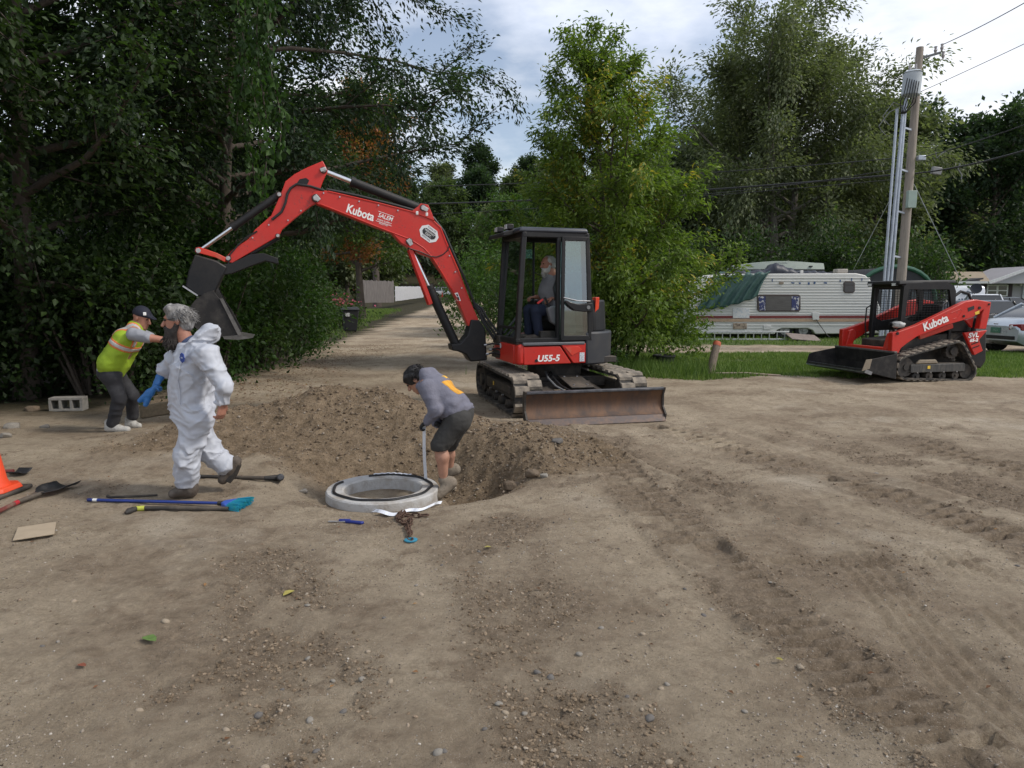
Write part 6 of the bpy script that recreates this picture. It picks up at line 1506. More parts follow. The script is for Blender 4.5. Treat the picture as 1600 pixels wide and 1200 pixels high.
# ------------------------------------------------------------------ people: implicit bodies meshed on a grid
class Field:
    """signed-distance grid round a set of world points"""
    def __init__(self, lo, hi, h):
        self.o = np.array(lo, np.float64); self.h = h
        self.n = np.ceil((np.array(hi) - self.o) / h).astype(int) + 1
        self.ax = [self.o[i] + np.arange(self.n[i]) * h for i in range(3)]
    def new(self): return np.full(tuple(self.n), .5, np.float32)
    def grid(self, sl=None):
        a = self.ax if sl is None else [self.ax[i][sl[i]] for i in range(3)]
        return a[0][:, None, None], a[1][None, :, None], a[2][None, None, :]
    def _box(self, lo, hi):
        i0 = np.clip(np.floor((np.array(lo) - self.o) / self.h).astype(int), 0, self.n); i1 = np.clip(np.ceil((np.array(hi) - self.o) / self.h).astype(int) + 1, 0, self.n)
        return tuple(slice(a, b) for a, b in zip(i0, i1))
    def union(self, prims, F=None):
        F = self.new() if F is None else F
        for p in prims:
            if p[0] == 'c':
                _, a, b, ra, rb, k = p; a = np.array(a); b = np.array(b); m = max(ra, rb) + .09
                sl = self._box(np.minimum(a, b) - m, np.maximum(a, b) + m); X, Y, Z = self.grid(sl)
                d = b - a; L = max(1e-9, d @ d)
                t = np.clip(((X - a[0]) * d[0] + (Y - a[1]) * d[1] + (Z - a[2]) * d[2]) / L, 0, 1)
                D = np.sqrt((X - a[0] - t * d[0]) ** 2 + (Y - a[1] - t * d[1]) ** 2 + (Z - a[2] - t * d[2]) ** 2) - (ra + (rb - ra) * t)
            else:
                _, c, r, R, k, sub = p; c = np.array(c); m = max(r) + .09
                sl = self._box(c - m, c + m); X, Y, Z = self.grid(sl)
                q = [R[0][i] for i in range(3)], [R[1][i] for i in range(3)], [R[2][i] for i in range(3)]
                lx = [(X - c[0]) * v[0] + (Y - c[1]) * v[1] + (Z - c[2]) * v[2] for v in q]
                k0 = np.sqrt(sum((l / rr) ** 2 for l, rr in zip(lx, r))); k1 = np.sqrt(sum((l / rr ** 2) ** 2 for l, rr in zip(lx, r)))
                D = k0 * (k0 - 1) / np.maximum(k1, 1e-6)
                if sub:
                    f = F[sl]; h = np.clip(.5 - .5 * (f + D) / k, 0, 1); F[sl] = f * (1 - h) + (-D) * h + k * h * (1 - h); continue
            f = F[sl]; h = np.clip(.5 + .5 * (f - D) / k, 0, 1)
            F[sl] = f * (1 - h) + D * h - k * h * (1 - h)
        return F
    def noise(self, fx, fy, fz, off=0.0):
        X, Y, Z = self.grid()
        X, Y, Z = np.broadcast_arrays(X * fx + off, Y * fy + off * .7, Z * fz)
        return vn3(X, Y, Z).astype(np.float32)
    def mesh(self, name, F, m, parent, label=None):
        V, Q = surface_nets(F, self.o, self.h)
        off = np.array(root_loc(parent))
        me = np_mesh(name, V - off, Q)
        o = link_mesh(name, me, m, parent, smooth=True)
        o['_v'] = 0
        return o, V
def surface_nets(F, o, h):
    S = F < 0
    c = [S[i:S.shape[0] - 1 + i, j:S.shape[1] - 1 + j, k:S.shape[2] - 1 + k] for i in (0, 1) for j in (0, 1) for k in (0, 1)]
    s = sum(x.astype(np.int8) for x in c); act = (s > 0) & (s < 8)
    I = np.argwhere(act); idx = np.full(act.shape, -1, np.int64); idx[tuple(I.T)] = np.arange(len(I))
    acc = np.zeros((len(I), 3)); cnt = np.zeros(len(I))
    corners = [(i, j, k) for i in (0, 1) for j in (0, 1) for k in (0, 1)]
    val = {q: F[I[:, 0] + q[0], I[:, 1] + q[1], I[:, 2] + q[2]] for q in corners}
    for a in corners:
        for ax in range(3):
            if a[ax]: continue
            b = list(a); b[ax] = 1; b = tuple(b)
            fa, fb = val[a], val[b]; x = (fa < 0) != (fb < 0)
            t = fa[x] / (fa[x] - fb[x]); p = np.array(a, float)[None].repeat(x.sum(), 0); p[:, ax] += t
            acc[x] += p; cnt[x] += 1
    V = o + (I + acc / np.maximum(cnt, 1)[:, None]) * h
    Q = []
    for ax in range(3):
        sl0 = [slice(None)] * 3; sl1 = [slice(None)] * 3; sl0[ax] = slice(0, -1); sl1[ax] = slice(1, None)
        e = np.argwhere(S[tuple(sl0)] != S[tuple(sl1)]); flip = S[tuple(e.T)]
        u, v = (ax + 1) % 3, (ax + 2) % 3
        ok = (e[:, u] > 0) & (e[:, v] > 0) & (e[:, u] < act.shape[u]) & (e[:, v] < act.shape[v]) & (e[:, ax] < act.shape[ax]); e, flip = e[ok], flip[ok]
        q = []
        for du, dv in ((-1, -1), (0, -1), (0, 0), (-1, 0)):
            w = e.copy(); w[:, u] += du; w[:, v] += dv; q.append(idx[tuple(w.T)])
        q = np.stack(q, -1); q[~flip] = q[~flip][:, ::-1]; Q.append(q)
    return V, np.concatenate(Q)
def C(a, b, ra, rb=None, k=.025): return ('c', tuple(a), tuple(b), ra, ra if rb is None else rb, k)
IDR = ((1, 0, 0), (0, 1, 0), (0, 0, 1))
def E(c, r, R=IDR, k=.02, sub=False): return ('e', tuple(c), r, R, k, sub)
def head(c, f, u, s_=1.0):
    """prims of a head at centre c facing f with up u; returns prims and the side vector"""
    c, f, u = Vector(c), Vector(f).normalized(), Vector(u); u = (u - f * u.dot(f)).normalized(); s = f.cross(u)
    R = (tuple(f), tuple(s), tuple(u)); g = lambda a, b, d: c + (f * a + s * b + u * d) * s_
    P = [E(g(-.008, 0, .032), (.099 * s_, .077 * s_, .090 * s_), R), E(g(.028, 0, -.045), (.068 * s_, .058 * s_, .078 * s_), R, .03), C(g(.07, -.012, -.10), g(.07, .012, -.10), .024 * s_),
         C(g(.094, 0, .018), g(.120, 0, -.026), .010 * s_, .015 * s_, .012), C(g(.112, -.012, -.03), g(.112, .012, -.03), .010 * s_, None, .008), C(g(.086, -.034, .036), g(.086, .034, .036), .013 * s_, None, .012),
         E(g(.100, .032, .016), (.014 * s_,) * 3, R, .008, True), E(g(.100, -.032, .016), (.014 * s_,) * 3, R, .008, True),
         C(g(.092, -.018, -.062), g(.092, .018, -.062), .009 * s_, None, .008), C(g(.086, -.018, -.076), g(.086, .018, -.076), .009 * s_, None, .008)]
    for q in (-1, 1): P.append(E(g(-.012, q * .080, -.002), (.019 * s_, .009 * s_, .031 * s_), R, .008))
    return P, g, s, R
def hand(W, d, n, side, curl=.35, sc=1.0):
    """palm, four fingers and a thumb: W wrist, d towards the knuckles, n palm normal, side = thumb side"""
    W, d, n = Vector(W), Vector(d).normalized(), Vector(n); n = (n - d * n.dot(d)).normalized(); s = d.cross(n) * side
    P = []; tips = []
    for i, (o, L) in enumerate(((.030, .070), (.010, .078), (-.010, .073), (-.028, .058))):
        kn = W + (d * .085 + s * o) * sc
        P.append(C(W + s * o * .6 * sc + d * .01, kn, .016 * sc, .0125 * sc, .012))
        p = kn; a = curl * (.7 + .12 * i)
        for q, fr in enumerate((.45, .32, .23)):
            dd = d * math.cos(a) + n * math.sin(a); e = p + dd * L * fr * sc
            P.append(C(p, e, (.0105 - .001 * q) * sc, (.0098 - .001 * q) * sc, .004)); p = e; a += curl * 1.2
        tips.append(p)
    t0 = W + (d * .02 + s * .028) * sc; t1 = t0 + (d * .035 + s * .026 + n * .012) * sc; t2 = t1 + (d * .032 + s * .006 + n * .014 * (1 + curl)) * sc; t3 = t2 + (d * .024 - s * .004 + n * .012) * sc
    P += [C(t0, t1, .016 * sc, .0125 * sc, .01), C(t1, t2, .012 * sc, .0105 * sc, .005), C(t2, t3, .0105 * sc, .009 * sc, .005)]
    return P, tips
SKIN = mat('skin', (.38, .20, .135), .55, scale=18, var=.14, bump=.06, bscale=90)
SKIN_R = mat('skin_weathered', (.36, .165, .11), .55, scale=18, var=.16, bump=.06, bscale=90)
HAIRB = mat('hair_black', (.010, .009, .009), .55, scale=30, var=.4, bump=.5, bscale=60, stretch=(1, 1, .4))
HAIRG = mat('hair_grey', (.13, .125, .12), .7, scale=22, color2=(.34, .33, .32), thr=(.42, .66), bump=.6, bscale=50, stretch=(1, 1, .4))
HAIRW = mat('hair_white', (.46, .44, .41), .7, scale=22, var=.25, bump=.5, bscale=50)
BEARD = mat('beard_dark', (.028, .022, .019), .8, scale=30, color2=(.05, .043, .038), thr=(.5, .8), bump=.6, bscale=50)
EYE = mat('eye_dark', (.03, .02, .018), .2)
TYVEK = mat('tyvek_white', (.44, .46, .51), .6, scale=9, var=.08, bump=1.0, bscale=11)
for _m, _d in (('tyvek_white', 4.0),):
    for _n in MATS[_m].node_tree.nodes:
        if _n.type == 'TEX_NOISE' and abs(_n.inputs['Scale'].default_value - 11) < .01:
            _n.noise_type = 'RIDGED_MULTIFRACTAL'; _n.inputs['Detail'].default_value = _d; _n.inputs['Roughness'].default_value = .55
BOOT = mat('work_boot', (.075, .058, .045), .75, scale=20, color2=(.15, .125, .10), thr=(.45, .75), bump=.2)
def eyes(g, parent):
    for q in (-1, 1):
        b = MB(); c = g(.091, q * .032, .016); b.lathe([(.001, -.010), (.007, -.007), (.010, 0), (.007, .007), (.001, .010)], 10, c); b.build('eye', EYE, parent, smooth=True)
def strands(name, g, HR, m, parent, n, seed, kind, ln=.05):
    """loose hair over the skull or beard: thin curved tufts"""
    r = random.Random(seed); b = MB(); F_, S_, U_ = (Vector(v) for v in HR)
    while n > 0:
        th, ph = r.uniform(0, 2 * PI), math.acos(r.uniform(-1, 1))
        a, s, u = math.sin(ph) * math.cos(th), math.sin(ph) * math.sin(th), math.cos(ph)
        if kind == 'hair':
            if u < -.35 or (a > .35 and u < .55): continue
            p = g(-.022 + .100 * a, .088 * s, .046 + .084 * u); d = F_ * (a * .30 - .45) + S_ * s * .40 + U_ * (u * .22 - .62)
        else:
            if u > .1 or a < -.1: continue
            p = g(.05 + .058 * a, .052 * s, -.11 + .085 * u); d = F_ * (a * .5 + .15) + S_ * s * .35 - U_ * .9
        d = d + Vector((r.gauss(0, .25), r.gauss(0, .25), r.gauss(0, .2))); d.normalize(); L = ln * r.uniform(.5, 1.2); bend = Vector((r.gauss(0, .3), r.gauss(0, .3), -.35))
        b.tube([p, p + d * L * .5 + bend * L * .08, p + d * L + bend * L * .3], [.0035, .003, .0008], n=3, cap=False); n -= 1
    tag(b.build(name, m, parent, smooth=True), kind='stuff')
def shoe(heel, toe, up, r=.045):
    heel, toe, up = Vector(heel), Vector(toe), Vector(up)
    d = (toe - heel)
    return [C(heel + up * .045, heel + d * .55 + up * .045, r * 1.0, r * 1.02, .02), C(heel + d * .5 + up * .035, toe + up * .03, r * 1.02, r * .85, .02), C(heel + up * .05, heel + up * .12, r * .95, r * .9, .02)]
def surf_pt(V, px, py):
    """point of a meshed surface under a pixel, nearest to the lens"""
    r = ray(px, py); r = np.array(r); D = V - np.array([0, 0, CAMZ]); t = D @ r / (r @ r); e = np.linalg.norm(D - t[:, None] * r, axis=1)
    k = np.argsort(e + t * .03)[:12]; b = k[np.argmin(t[k])]
    return Vector(V[b])

def man_in_white():
    J = at_y
    fy = 5.9
    R = thing('person', 'bearded grey haired man in a white hooded coverall striding past the hollow', 'person', tuple(J(288, 776, fy)))
    hc = J(278, 502, 5.95); f = Vector((-.97, -.22, -.06)); up = Vector((-.12, 0, 1))
    hp, g, s, HR = head(hc, f, up, 1.02)
    neck = J(296, 545, 5.96); chest = J(303, 580, 5.95); pelv = J(302, 646, 5.95)
    ls, le, lw = J(324, 556, 5.76), J(351, 606, 5.70), J(348, 630, 5.72)
    rs_, re, rw = J(285, 555, 6.13), J(263, 574, 6.16), J(251, 588, 6.12)
    lh, lk, la = J(308, 652, 5.86), J(291, 712, 5.83), J(292, 762, 5.87)
    rh, rk, ra = J(301, 652, 6.04), J(326, 706, 6.06), J(359, 733, 6.09)
    fld = Field(np.array(J(215, 455, 5.9)) - (0, .5, 0), np.array(J(395, 455, 5.9)) + (0, .5, .1), .008)
    fld = Field((min(J(215, 455, 5.9).x, -3.2), 5.45, -.06), (J(390, 455, 5.9).x, 6.42, 1.74), .0088)
    lhp, _ = hand(lw, J(345, 652, 5.72) - lw, (-.9, .4, 0), 1, .55, 1.1)
    rhp, rt = hand(rw, J(243, 604, 6.08) - rw, (.3, .6, -.6), -1, .7, 1.05)
    body = hp + [C(g(-.02, 0, -.08), neck, .058, .066), C(neck, chest, .08, .10), C(chest, pelv, .10, .09), C(neck, ls, .06, .05), C(neck, rs_, .06, .05), C(ls, le, .05, .042), C(le, lw, .042, .03), C(rs_, re, .05, .042), C(re, rw, .042, .03),
                 C(pelv, lh, .08), C(pelv, rh, .08), C(lh, lk, .065, .05), C(lk, la, .05, .04), C(rh, rk, .065, .05), C(rk, ra, .05, .04)] + lhp
    F = fld.union(body); fld.mesh('body', F, SKIN_R, R)
    eyes(g, R)
    F = fld.union(rhp + [C(rw, rw.lerp(re, .25), .036, .038)]); fld.mesh('glove', F, mat('nitrile_blue', (.02, .13, .36), .45, scale=14, var=.2, bump=.3), R)
    # hair and beard
    hr = [E(g(-.022, 0, .046), (.110, .095, .089), HR), E(g(-.065, 0, -.02), (.055, .085, .075), HR, .03), E(g(.03, 0, .105), (.07, .08, .035), HR, .03)]
    F = fld.union(hr) + .010 * fld.noise(28, 28, 14) + .006 * fld.noise(60, 60, 40)
    F = fld.union([E(g(.115, 0, -.02), (.085, .075, .085), HR, .012, True)], F); fld.mesh('hair', F, HAIRG, R)
    bd = [E(g(.045, 0, -.085), (.070, .066, .062), HR), E(g(.055, 0, -.15), (.06, .055, .08), HR, .03), C(g(.0, -.06, -.03), g(.03, -.05, -.09), .025), C(g(.0, .06, -.03), g(.03, .05, -.09), .025), C(g(.105, -.02, -.05), g(.105, .02, -.05), .012, None, .01)]
    F = fld.union(bd) + .008 * fld.noise(40, 40, 18); fld.mesh('beard', F, BEARD, R)
    strands('loose_hair', g, HR, HAIRG, R, 420, 1, 'hair', .055); strands('loose_beard', g, HR, BEARD, R, 220, 2, 'beard', .06)
    # undershirt at the neck
    F = fld.union([C(neck + Vector((.01, 0, .03)), neck + Vector((-.02, 0, -.12)), .085, .11)]); fld.mesh('shirt', F, mat('shirt_blue', (.045, .065, .13), .85, scale=20, bump=.2), R)
    b = MB(); b.tube([rw.lerp(re, .15), rw.lerp(re, .5), re], [.040, .046, .05], n=12); b.build('undersleeve', mat('sleeve_black', (.012, .012, .015), .8), R, smooth=True)
    # coverall
    dy = Vector((0, .085, 0)); bl = Vector((-.05, -.01, 0))
    cv = [C(chest + dy + Vector((0, 0, .02)), pelv + dy, .130, .128), C(chest - dy + Vector((0, 0, .02)), pelv - dy, .130, .128), C(chest + bl + Vector((0, 0, -.10)), pelv + bl + Vector((0, 0, .08)), .148, .138, .05), C(neck + Vector((.03, 0, -.05)), chest, .13, .16, .05),
          C(neck + Vector((.02, -.05, -.05)), ls, .10, .088, .05), C(neck + Vector((.0, .05, -.05)), rs_, .10, .085, .05), C(ls, le, .082, .070, .03), C(le, lw + Vector((0, 0, .02)), .070, .060, .03), C(rs_, re, .09, .072), C(re, re.lerp(rw, .25), .072, .064),
          C(pelv, lh, .135, .125, .05), C(pelv, rh, .135, .12, .05), C(lh, lk, .122, .102, .04), C(lk, la + Vector((0, 0, .045)), .102, .088, .03), C(rh, rk, .12, .096, .04), C(rk, ra.lerp(rk, .22), .105, .088, .03),
          E(J(322, 524, 5.93), (.085, .12, .065), IDR, .04), E(J(330, 514, 5.93), (.06, .09, .05), IDR, .05), C(J(300, 538, 5.84), J(330, 520, 5.90), .035, .05, .03), C(J(300, 538, 6.06), J(330, 520, 6.0), .035, .05, .03), C(J(286, 552, 5.83), J(300, 534, 5.83), .022, .028, .02)]
    F = fld.union(cv)
    n1 = fld.noise(7, 7, 13); n2 = fld.noise(16, 16, 26, 5.3); X, Y, Z = fld.grid()
    F += .011 * np.abs(n1).astype(np.float32) + .007 * np.abs(n2) - .006
    wx = fld.noise(5, 5, 5, 8.1)
    for (ax, az, fr, am, of) in ((.9, .45, 8, .016, 1.0), (-.7, .7, 9, .014, 4.0), (.25, 1.0, 11, .012, 7.0)):
        P = (X * ax + Z * az) * fr + 1.8 * wx; Qq = (-X * az + Z * ax) * fr * .35 + 0 * P; Yq = Y * fr * .5 + 0 * P
        rdg = 1 - np.abs(vn3(P + of, Qq, Yq)); F -= (am * (rdg ** 5 - .25)).astype(np.float32)
    # open front at the throat
    F = fld.union([E(J(270, 545, 5.95), (.085, .07, .13), IDR, .015, True), C(J(0, 0, 1), J(0, 0, 1), .0001)] [:1], F)
    # hollow cuffs
    F = fld.union([E(lw + Vector((0, 0, -.055)), (.075, .075, .05), IDR, .01, True), E(la + Vector((0, 0, -.045)), (.13, .13, .06), IDR, .012, True)], F)
    cov, V = fld.mesh('coverall', F, TYVEK, R)
    zp = [(283, 556), (278, 575), (275, 595), (277, 615), (279, 635)]
    zs = [surf_pt(V, a + 2, c) for a, c in zp]
    b = MB(); b.tube([p + Vector((-.003, -.004, 0)) for p in zs], .006, n=6); b.build('zip_flap', TYVEK, cov, smooth=True)
    c = surf_pt(V, 288, 558); nn = Vector((-.62, -.78, .05)).normalized(); x = Vector((nn.y * -1, nn.x, 0)).normalized() * -1
    b = MB(); u2 = Vector((0, 0, 1))
    ringp = [c + nn * .022 + x * (.036 + .003 * math.cos(8 * t)) * math.cos(t) + u2 * (.038 + .003 * math.cos(8 * t)) * math.sin(t) for t in np.linspace(0, 2 * PI, 32, endpoint=False)]
    b.prism(ringp, [p + nn * .006 for p in ringp]); bdg = b.build('badge', mat('badge_blue', (.012, .045, .25), .5), cov)
    b = MB(); b.box(c + nn * .029, (.03, .002, .012), Matrix((x, nn, u2)).transposed()); b.build('badge_print', mat('badge_pale', (.35, .4, .55), .5), bdg)
    # boots
    F = fld.union(shoe(J(301, 770, 5.87) , J(271, 777, 5.85), Vector((0, 0, 1)), .047) + [C(la, J(299, 768, 5.87), .05, .05)])
    gl = gz(-2.75, 5.87); F = np.maximum(F, -(fld.grid()[2] - (gl - .004)).astype(np.float32)); fld.mesh('boot', F, BOOT, R)
    hl, te = J(372, 724, 6.10), J(352, 752, 6.08); upn = Vector((-.75, 0, .55)).normalized()
    F = fld.union([C(hl + upn * .025, te + upn * .025, .05, .043), C(ra, hl.lerp(te, .35) + upn * .025, .052, .05)]); fld.mesh('boot', F, BOOT, R)
    b = MB(); b.tube([J(371.5, 724, 6.10), J(364, 739, 6.10), J(355, 752, 6.08)], [.036, .042, .034], n=10); b.build('sole', BLACK_DUSTY, R, smooth=True)
    b = MB(); pts = [J(257, 500, 5.87), J(264, 499, 5.86), J(276, 497, 5.86)]; b.tube(pts, .0025, n=5); b.build('spectacles', BLACK_P, R)
    gb = MATS['nitrile_blue']
    sg = thing('spare_glove', 'blue rubber glove dangling from the gloved hand of the man in white', 'glove', tuple(J(229, 622, 6.03)))
    p0, p1, p2 = J(244, 604, 6.04), J(234, 614, 6.03), J(223, 629, 6.02); fl2 = Field(np.minimum(np.array(p0), np.array(p2)) - .09, np.maximum(np.array(p0), np.array(p2)) + .09, .006)
    dv = (p2 - p1).normalized(); sv = dv.cross(Vector((0, 1, 0)))
    F = fl2.union([C(p0, p1, .026, .030), C(p1 + sv * .012, p2 + sv * .030, .024, .022), C(p1 - sv * .012, p2 - sv * .030, .024, .022), C(p0, p0 + Vector((.03, -.02, -.03)), .012, .009, .01), C(p0, p0 + Vector((.045, 0, -.01)), .012, .009, .01)]) + .006 * np.abs(fl2.noise(22, 22, 22))
    fl2.mesh('glove_body', F, gb, sg)
    return R
man_in_white()

def worker_at_ring():
    J = at_y
    Yf = 5.9
    for _ in range(20):
        p = J(690, 781, Yf); Yf += (p.z - gz(p.x, p.y)) * 1.2
    Y0 = Yf
    R = thing('person', 'bent worker in a grey hooded sweatshirt and dark shorts pulling white backing strip', 'person', tuple(J(690, 781, Y0)))
    hc = J(650, 593, Y0 + .22); f = Vector((-.72, .12, -.72)); up = Vector((-.62, .0, .75))
    hp, g, s, HR = head(hc, f, up, .96)
    neck = J(667, 594, Y0 + .2); chest = J(681, 607, Y0 + .17); waist = J(706, 634, Y0 + .12); pelv = J(717, 650, Y0 + .1)
    ls, le, lw = J(667, 607, Y0 + .0), J(681, 641, Y0 - .06), J(668, 658, Y0 + .0)
    rs_, re, rw = J(668, 604, Y0 + .36), J(688, 646, Y0 + .36), J(682, 662, Y0 + .18)
    lh, lk, la = J(715, 657, Y0 + .02), J(687, 694, Y0 - .02), J(693, 750, Y0 + .03)
    rh, rk, ra = J(716, 655, Y0 + .2), J(700, 695, Y0 + .34), J(703, 732, Y0 + .42)
    fld = Field((J(625, 600, Y0).x, Y0 - .3, -.32), (J(745, 600, Y0).x, Y0 + .72, 1.16), .0088)
    lhp, _ = hand(lw, J(660, 664, Y0 + .02) - lw, (.3, .2, -.9), -1, .9, .95)
    rhp, _ = hand(rw, J(690, 667, Y0 + .15) - rw, (-.3, -.3, -.9), 1, .9, .95)
    ltoe, lheel = J(685, 781, Y0 - .03), J(706, 763, Y0 + .03)
    lheel.z = max(lheel.z, gz(lheel.x, lheel.y) + .0)
    rtoe, rheel = J(696, 748, Y0 + .42), J(712, 741, Y0 + .44)
    body = hp + [C(g(-.03, 0, -.07), neck, .052, .055), C(neck, chest, .08, .11), C(chest, waist, .11, .10), C(waist, pelv, .10, .11), C(neck, ls, .06), C(neck, rs_, .06), C(ls, le, .045, .038), C(le, lw, .038, .028), C(rs_, re, .045, .038), C(re, rw, .038, .028),
                 C(pelv, lh, .09), C(pelv, rh, .09), C(lh, lk, .075, .056), C(lk + Vector((0, .02, -.02)), lk.lerp(la, .35) + Vector((.012, 0, 0)), .056, .060), C(lk.lerp(la, .35) + Vector((.012, 0, 0)), la, .060, .036), C(rh, rk, .075, .056), C(rk, rk.lerp(ra, .4), .056, .058), C(rk.lerp(ra, .4), ra, .058, .036)]
    F = fld.union(body); fld.mesh('body', F, SKIN, R); eyes(g, R)
    F = fld.union(lhp + [C(lw, lw.lerp(le, .2), .034)]); fld.mesh('glove', F, mat('glove_black', (.012, .012, .014), .7, scale=20, color2=(.10, .14, .06), thr=(.62, .7)), R)
    F = fld.union(rhp + [C(rw, rw.lerp(re, .2), .034)]); fld.mesh('glove', F, MATS['glove_black'], R)
    F = fld.union([E(g(-.018, 0, .040), (.108, .088, .092), HR), E(g(-.06, 0, -.03), (.05, .075, .06), HR, .03), C(g(.06, -.04, .09), g(.06, .04, .09), .04)]) + .007 * fld.noise(40, 40, 40)
    F = fld.union([E(g(.115, 0, -.04), (.075, .07, .085), HR, .012, True)], F); fld.mesh('hair', F, HAIRB, R); strands('loose_hair', g, HR, HAIRB, R, 300, 3, 'hair', .035)
    dy = Vector((0, .075, 0))
    cv = [C(chest + dy, waist + dy, .125, .125, .04), C(chest - dy, waist - dy, .125, .125, .04), C(neck + Vector((.03, 0, -.01)), chest, .10, .14, .05), C(waist, pelv + Vector((.0, 0, .03)), .15, .145, .05), C(waist + dy * .7, pelv + dy * .7 + Vector((0, 0, .03)), .13, .125, .04),
          C(chest + Vector((-.02, -.08, 0)), ls, .10, .075, .05), C(chest + Vector((-.02, .08, 0)), rs_, .10, .075, .05), C(ls, le, .075, .062, .025), C(le, lw, .062, .042, .02), C(rs_, re, .075, .06, .025), C(re, rw, .06, .042, .02),
          C(J(662, 583, Y0 + .15), J(673, 582, Y0 + .24), .045, .05, .04), E(J(670, 588, Y0 + .2), (.07, .11, .055), IDR, .04), C(J(655, 604, Y0 + .14), J(660, 608, Y0 + .24), .035, .035, .03)]
    F = fld.union(cv); n1 = fld.noise(9, 9, 12, 2.2); n2 = fld.noise(22, 22, 26)
    X, Y, Z = fld.grid(); axd = (pelv - chest).normalized()
    al = ((X - chest.x) * axd.x + (Y - chest.y) * axd.y + (Z - chest.z) * axd.z)
    F += .010 * np.abs(n1) + .004 * np.abs(n2) - .004; F += (.005 * np.sin(al * 75 + 6 * n1) * sstep(.05, .3, al)).astype(np.float32)
    cut = (al - ((pelv - chest).length + .03)).astype(np.float32) * np.ones_like(F)
    arm = fld.union([C(ls, le, .09), C(le, lw, .08), C(rs_, re, .09), C(re, rw, .08)])
    F = np.maximum(F, np.minimum(cut, np.maximum(arm, -9)))if False else np.where(arm < 0, F, np.maximum(F, cut))
    F = fld.union([E(g(.07, 0, -.02), (.10, .085, .11), HR, .015, True)], F)
    hd, V = fld.mesh('hooded_sweatshirt', F, mat('sweatshirt_grey', (.155, .155, .195), .9, scale=9, color2=(.105, .105, .135), thr=(.45, .8), bump=.25, bscale=60), R)
    # orange and red print on the back
    ctr = J(689, 601, Y0 + .05)
    side = Vector((0, 1, 0)); 
    lx = (X - chest.x) * 0 + al; ly = np.broadcast_to(Y, F.shape)
    FY = fld.noise(30, 30, 30, 9)
    for nm, cl, y0, y1, a0, a1 in (('back_print', (.62, .30, .03), Y0 + .02, Y0 + .22, .02, .20), ('back_print_red', (.50, .07, .06), Y0 + .22, Y0 + .33, .06, .23), ('back_print_small', (.66, .38, .05), Y0 + .12, Y0 + .24, -.045, .0)):
        box = np.maximum(np.maximum(y0 - ly, ly - y1), np.maximum(a0 - lx, lx - a1)) + .007 * FY
        Fp = np.maximum(F - .0045, box.astype(np.float32)); Fp = np.maximum(Fp, -(F + .012)); Fp = np.maximum(Fp, ((chest.z - .06) - Z + al * -.35).astype(np.float32) * np.ones_like(F))
        fld.mesh(nm, Fp, mat(nm, cl, .8, scale=14, var=.25), hd)
    # shorts
    sh = [C(pelv + Vector((-.005, 0, .02)), lh, .135, .125, .04), C(pelv + Vector((0, .05, .02)), rh, .135, .12, .04), C(lh, lk + Vector((0, 0, -.01)), .115, .088, .03), C(rh, rk + Vector((0, 0, -.01)), .112, .088, .03)]
    F = fld.union(sh) + .010 * np.abs(n1) + .005 * np.abs(n2) - .004
    F = fld.union([E(lk + Vector((.01, 0, -.10)), (.12, .11, .055), IDR, .01, True), E(rk + Vector((.01, 0, -.10)), (.12, .11, .055), IDR, .01, True)], F)
    fld.mesh('shorts', F, mat('shorts_charcoal', (.035, .034, .032), .85, scale=10, color2=(.13, .12, .10), thr=(.62, .8), bump=.2), R)
    F = fld.union([C(la + Vector((0, 0, .06)), la + Vector((0, 0, -.01)), .042, .044)]); fld.mesh('sock', F, mat('sock_black', (.012, .012, .012), .9), R)
    F = fld.union([C(ra + Vector((0, 0, .05)), ra + Vector((0, 0, -.01)), .042, .044)]); fld.mesh('sock', F, MATS['sock_black'], R)
    SH = mat('shoe_dusty', (.20, .165, .125), .85, scale=22, color2=(.09, .07, .05), thr=(.5, .75), bump=.25)
    F = fld.union([C(lheel + Vector((0, 0, .05)), ltoe + Vector((.0, 0, .045)), .05, .046), C(la, lheel + Vector((-.02, 0, .06)), .05, .052)]); fld.mesh('shoe', F, SH, R)
    F = fld.union([C(rheel + Vector((0, 0, .045)), rtoe + Vector((0, 0, .04)), .05, .045), C(ra, rheel + Vector((-.02, 0, .06)), .048, .05)]); fld.mesh('shoe', F, SH, R)
    return lw, Y0
W_HAND, W_Y = worker_at_ring()

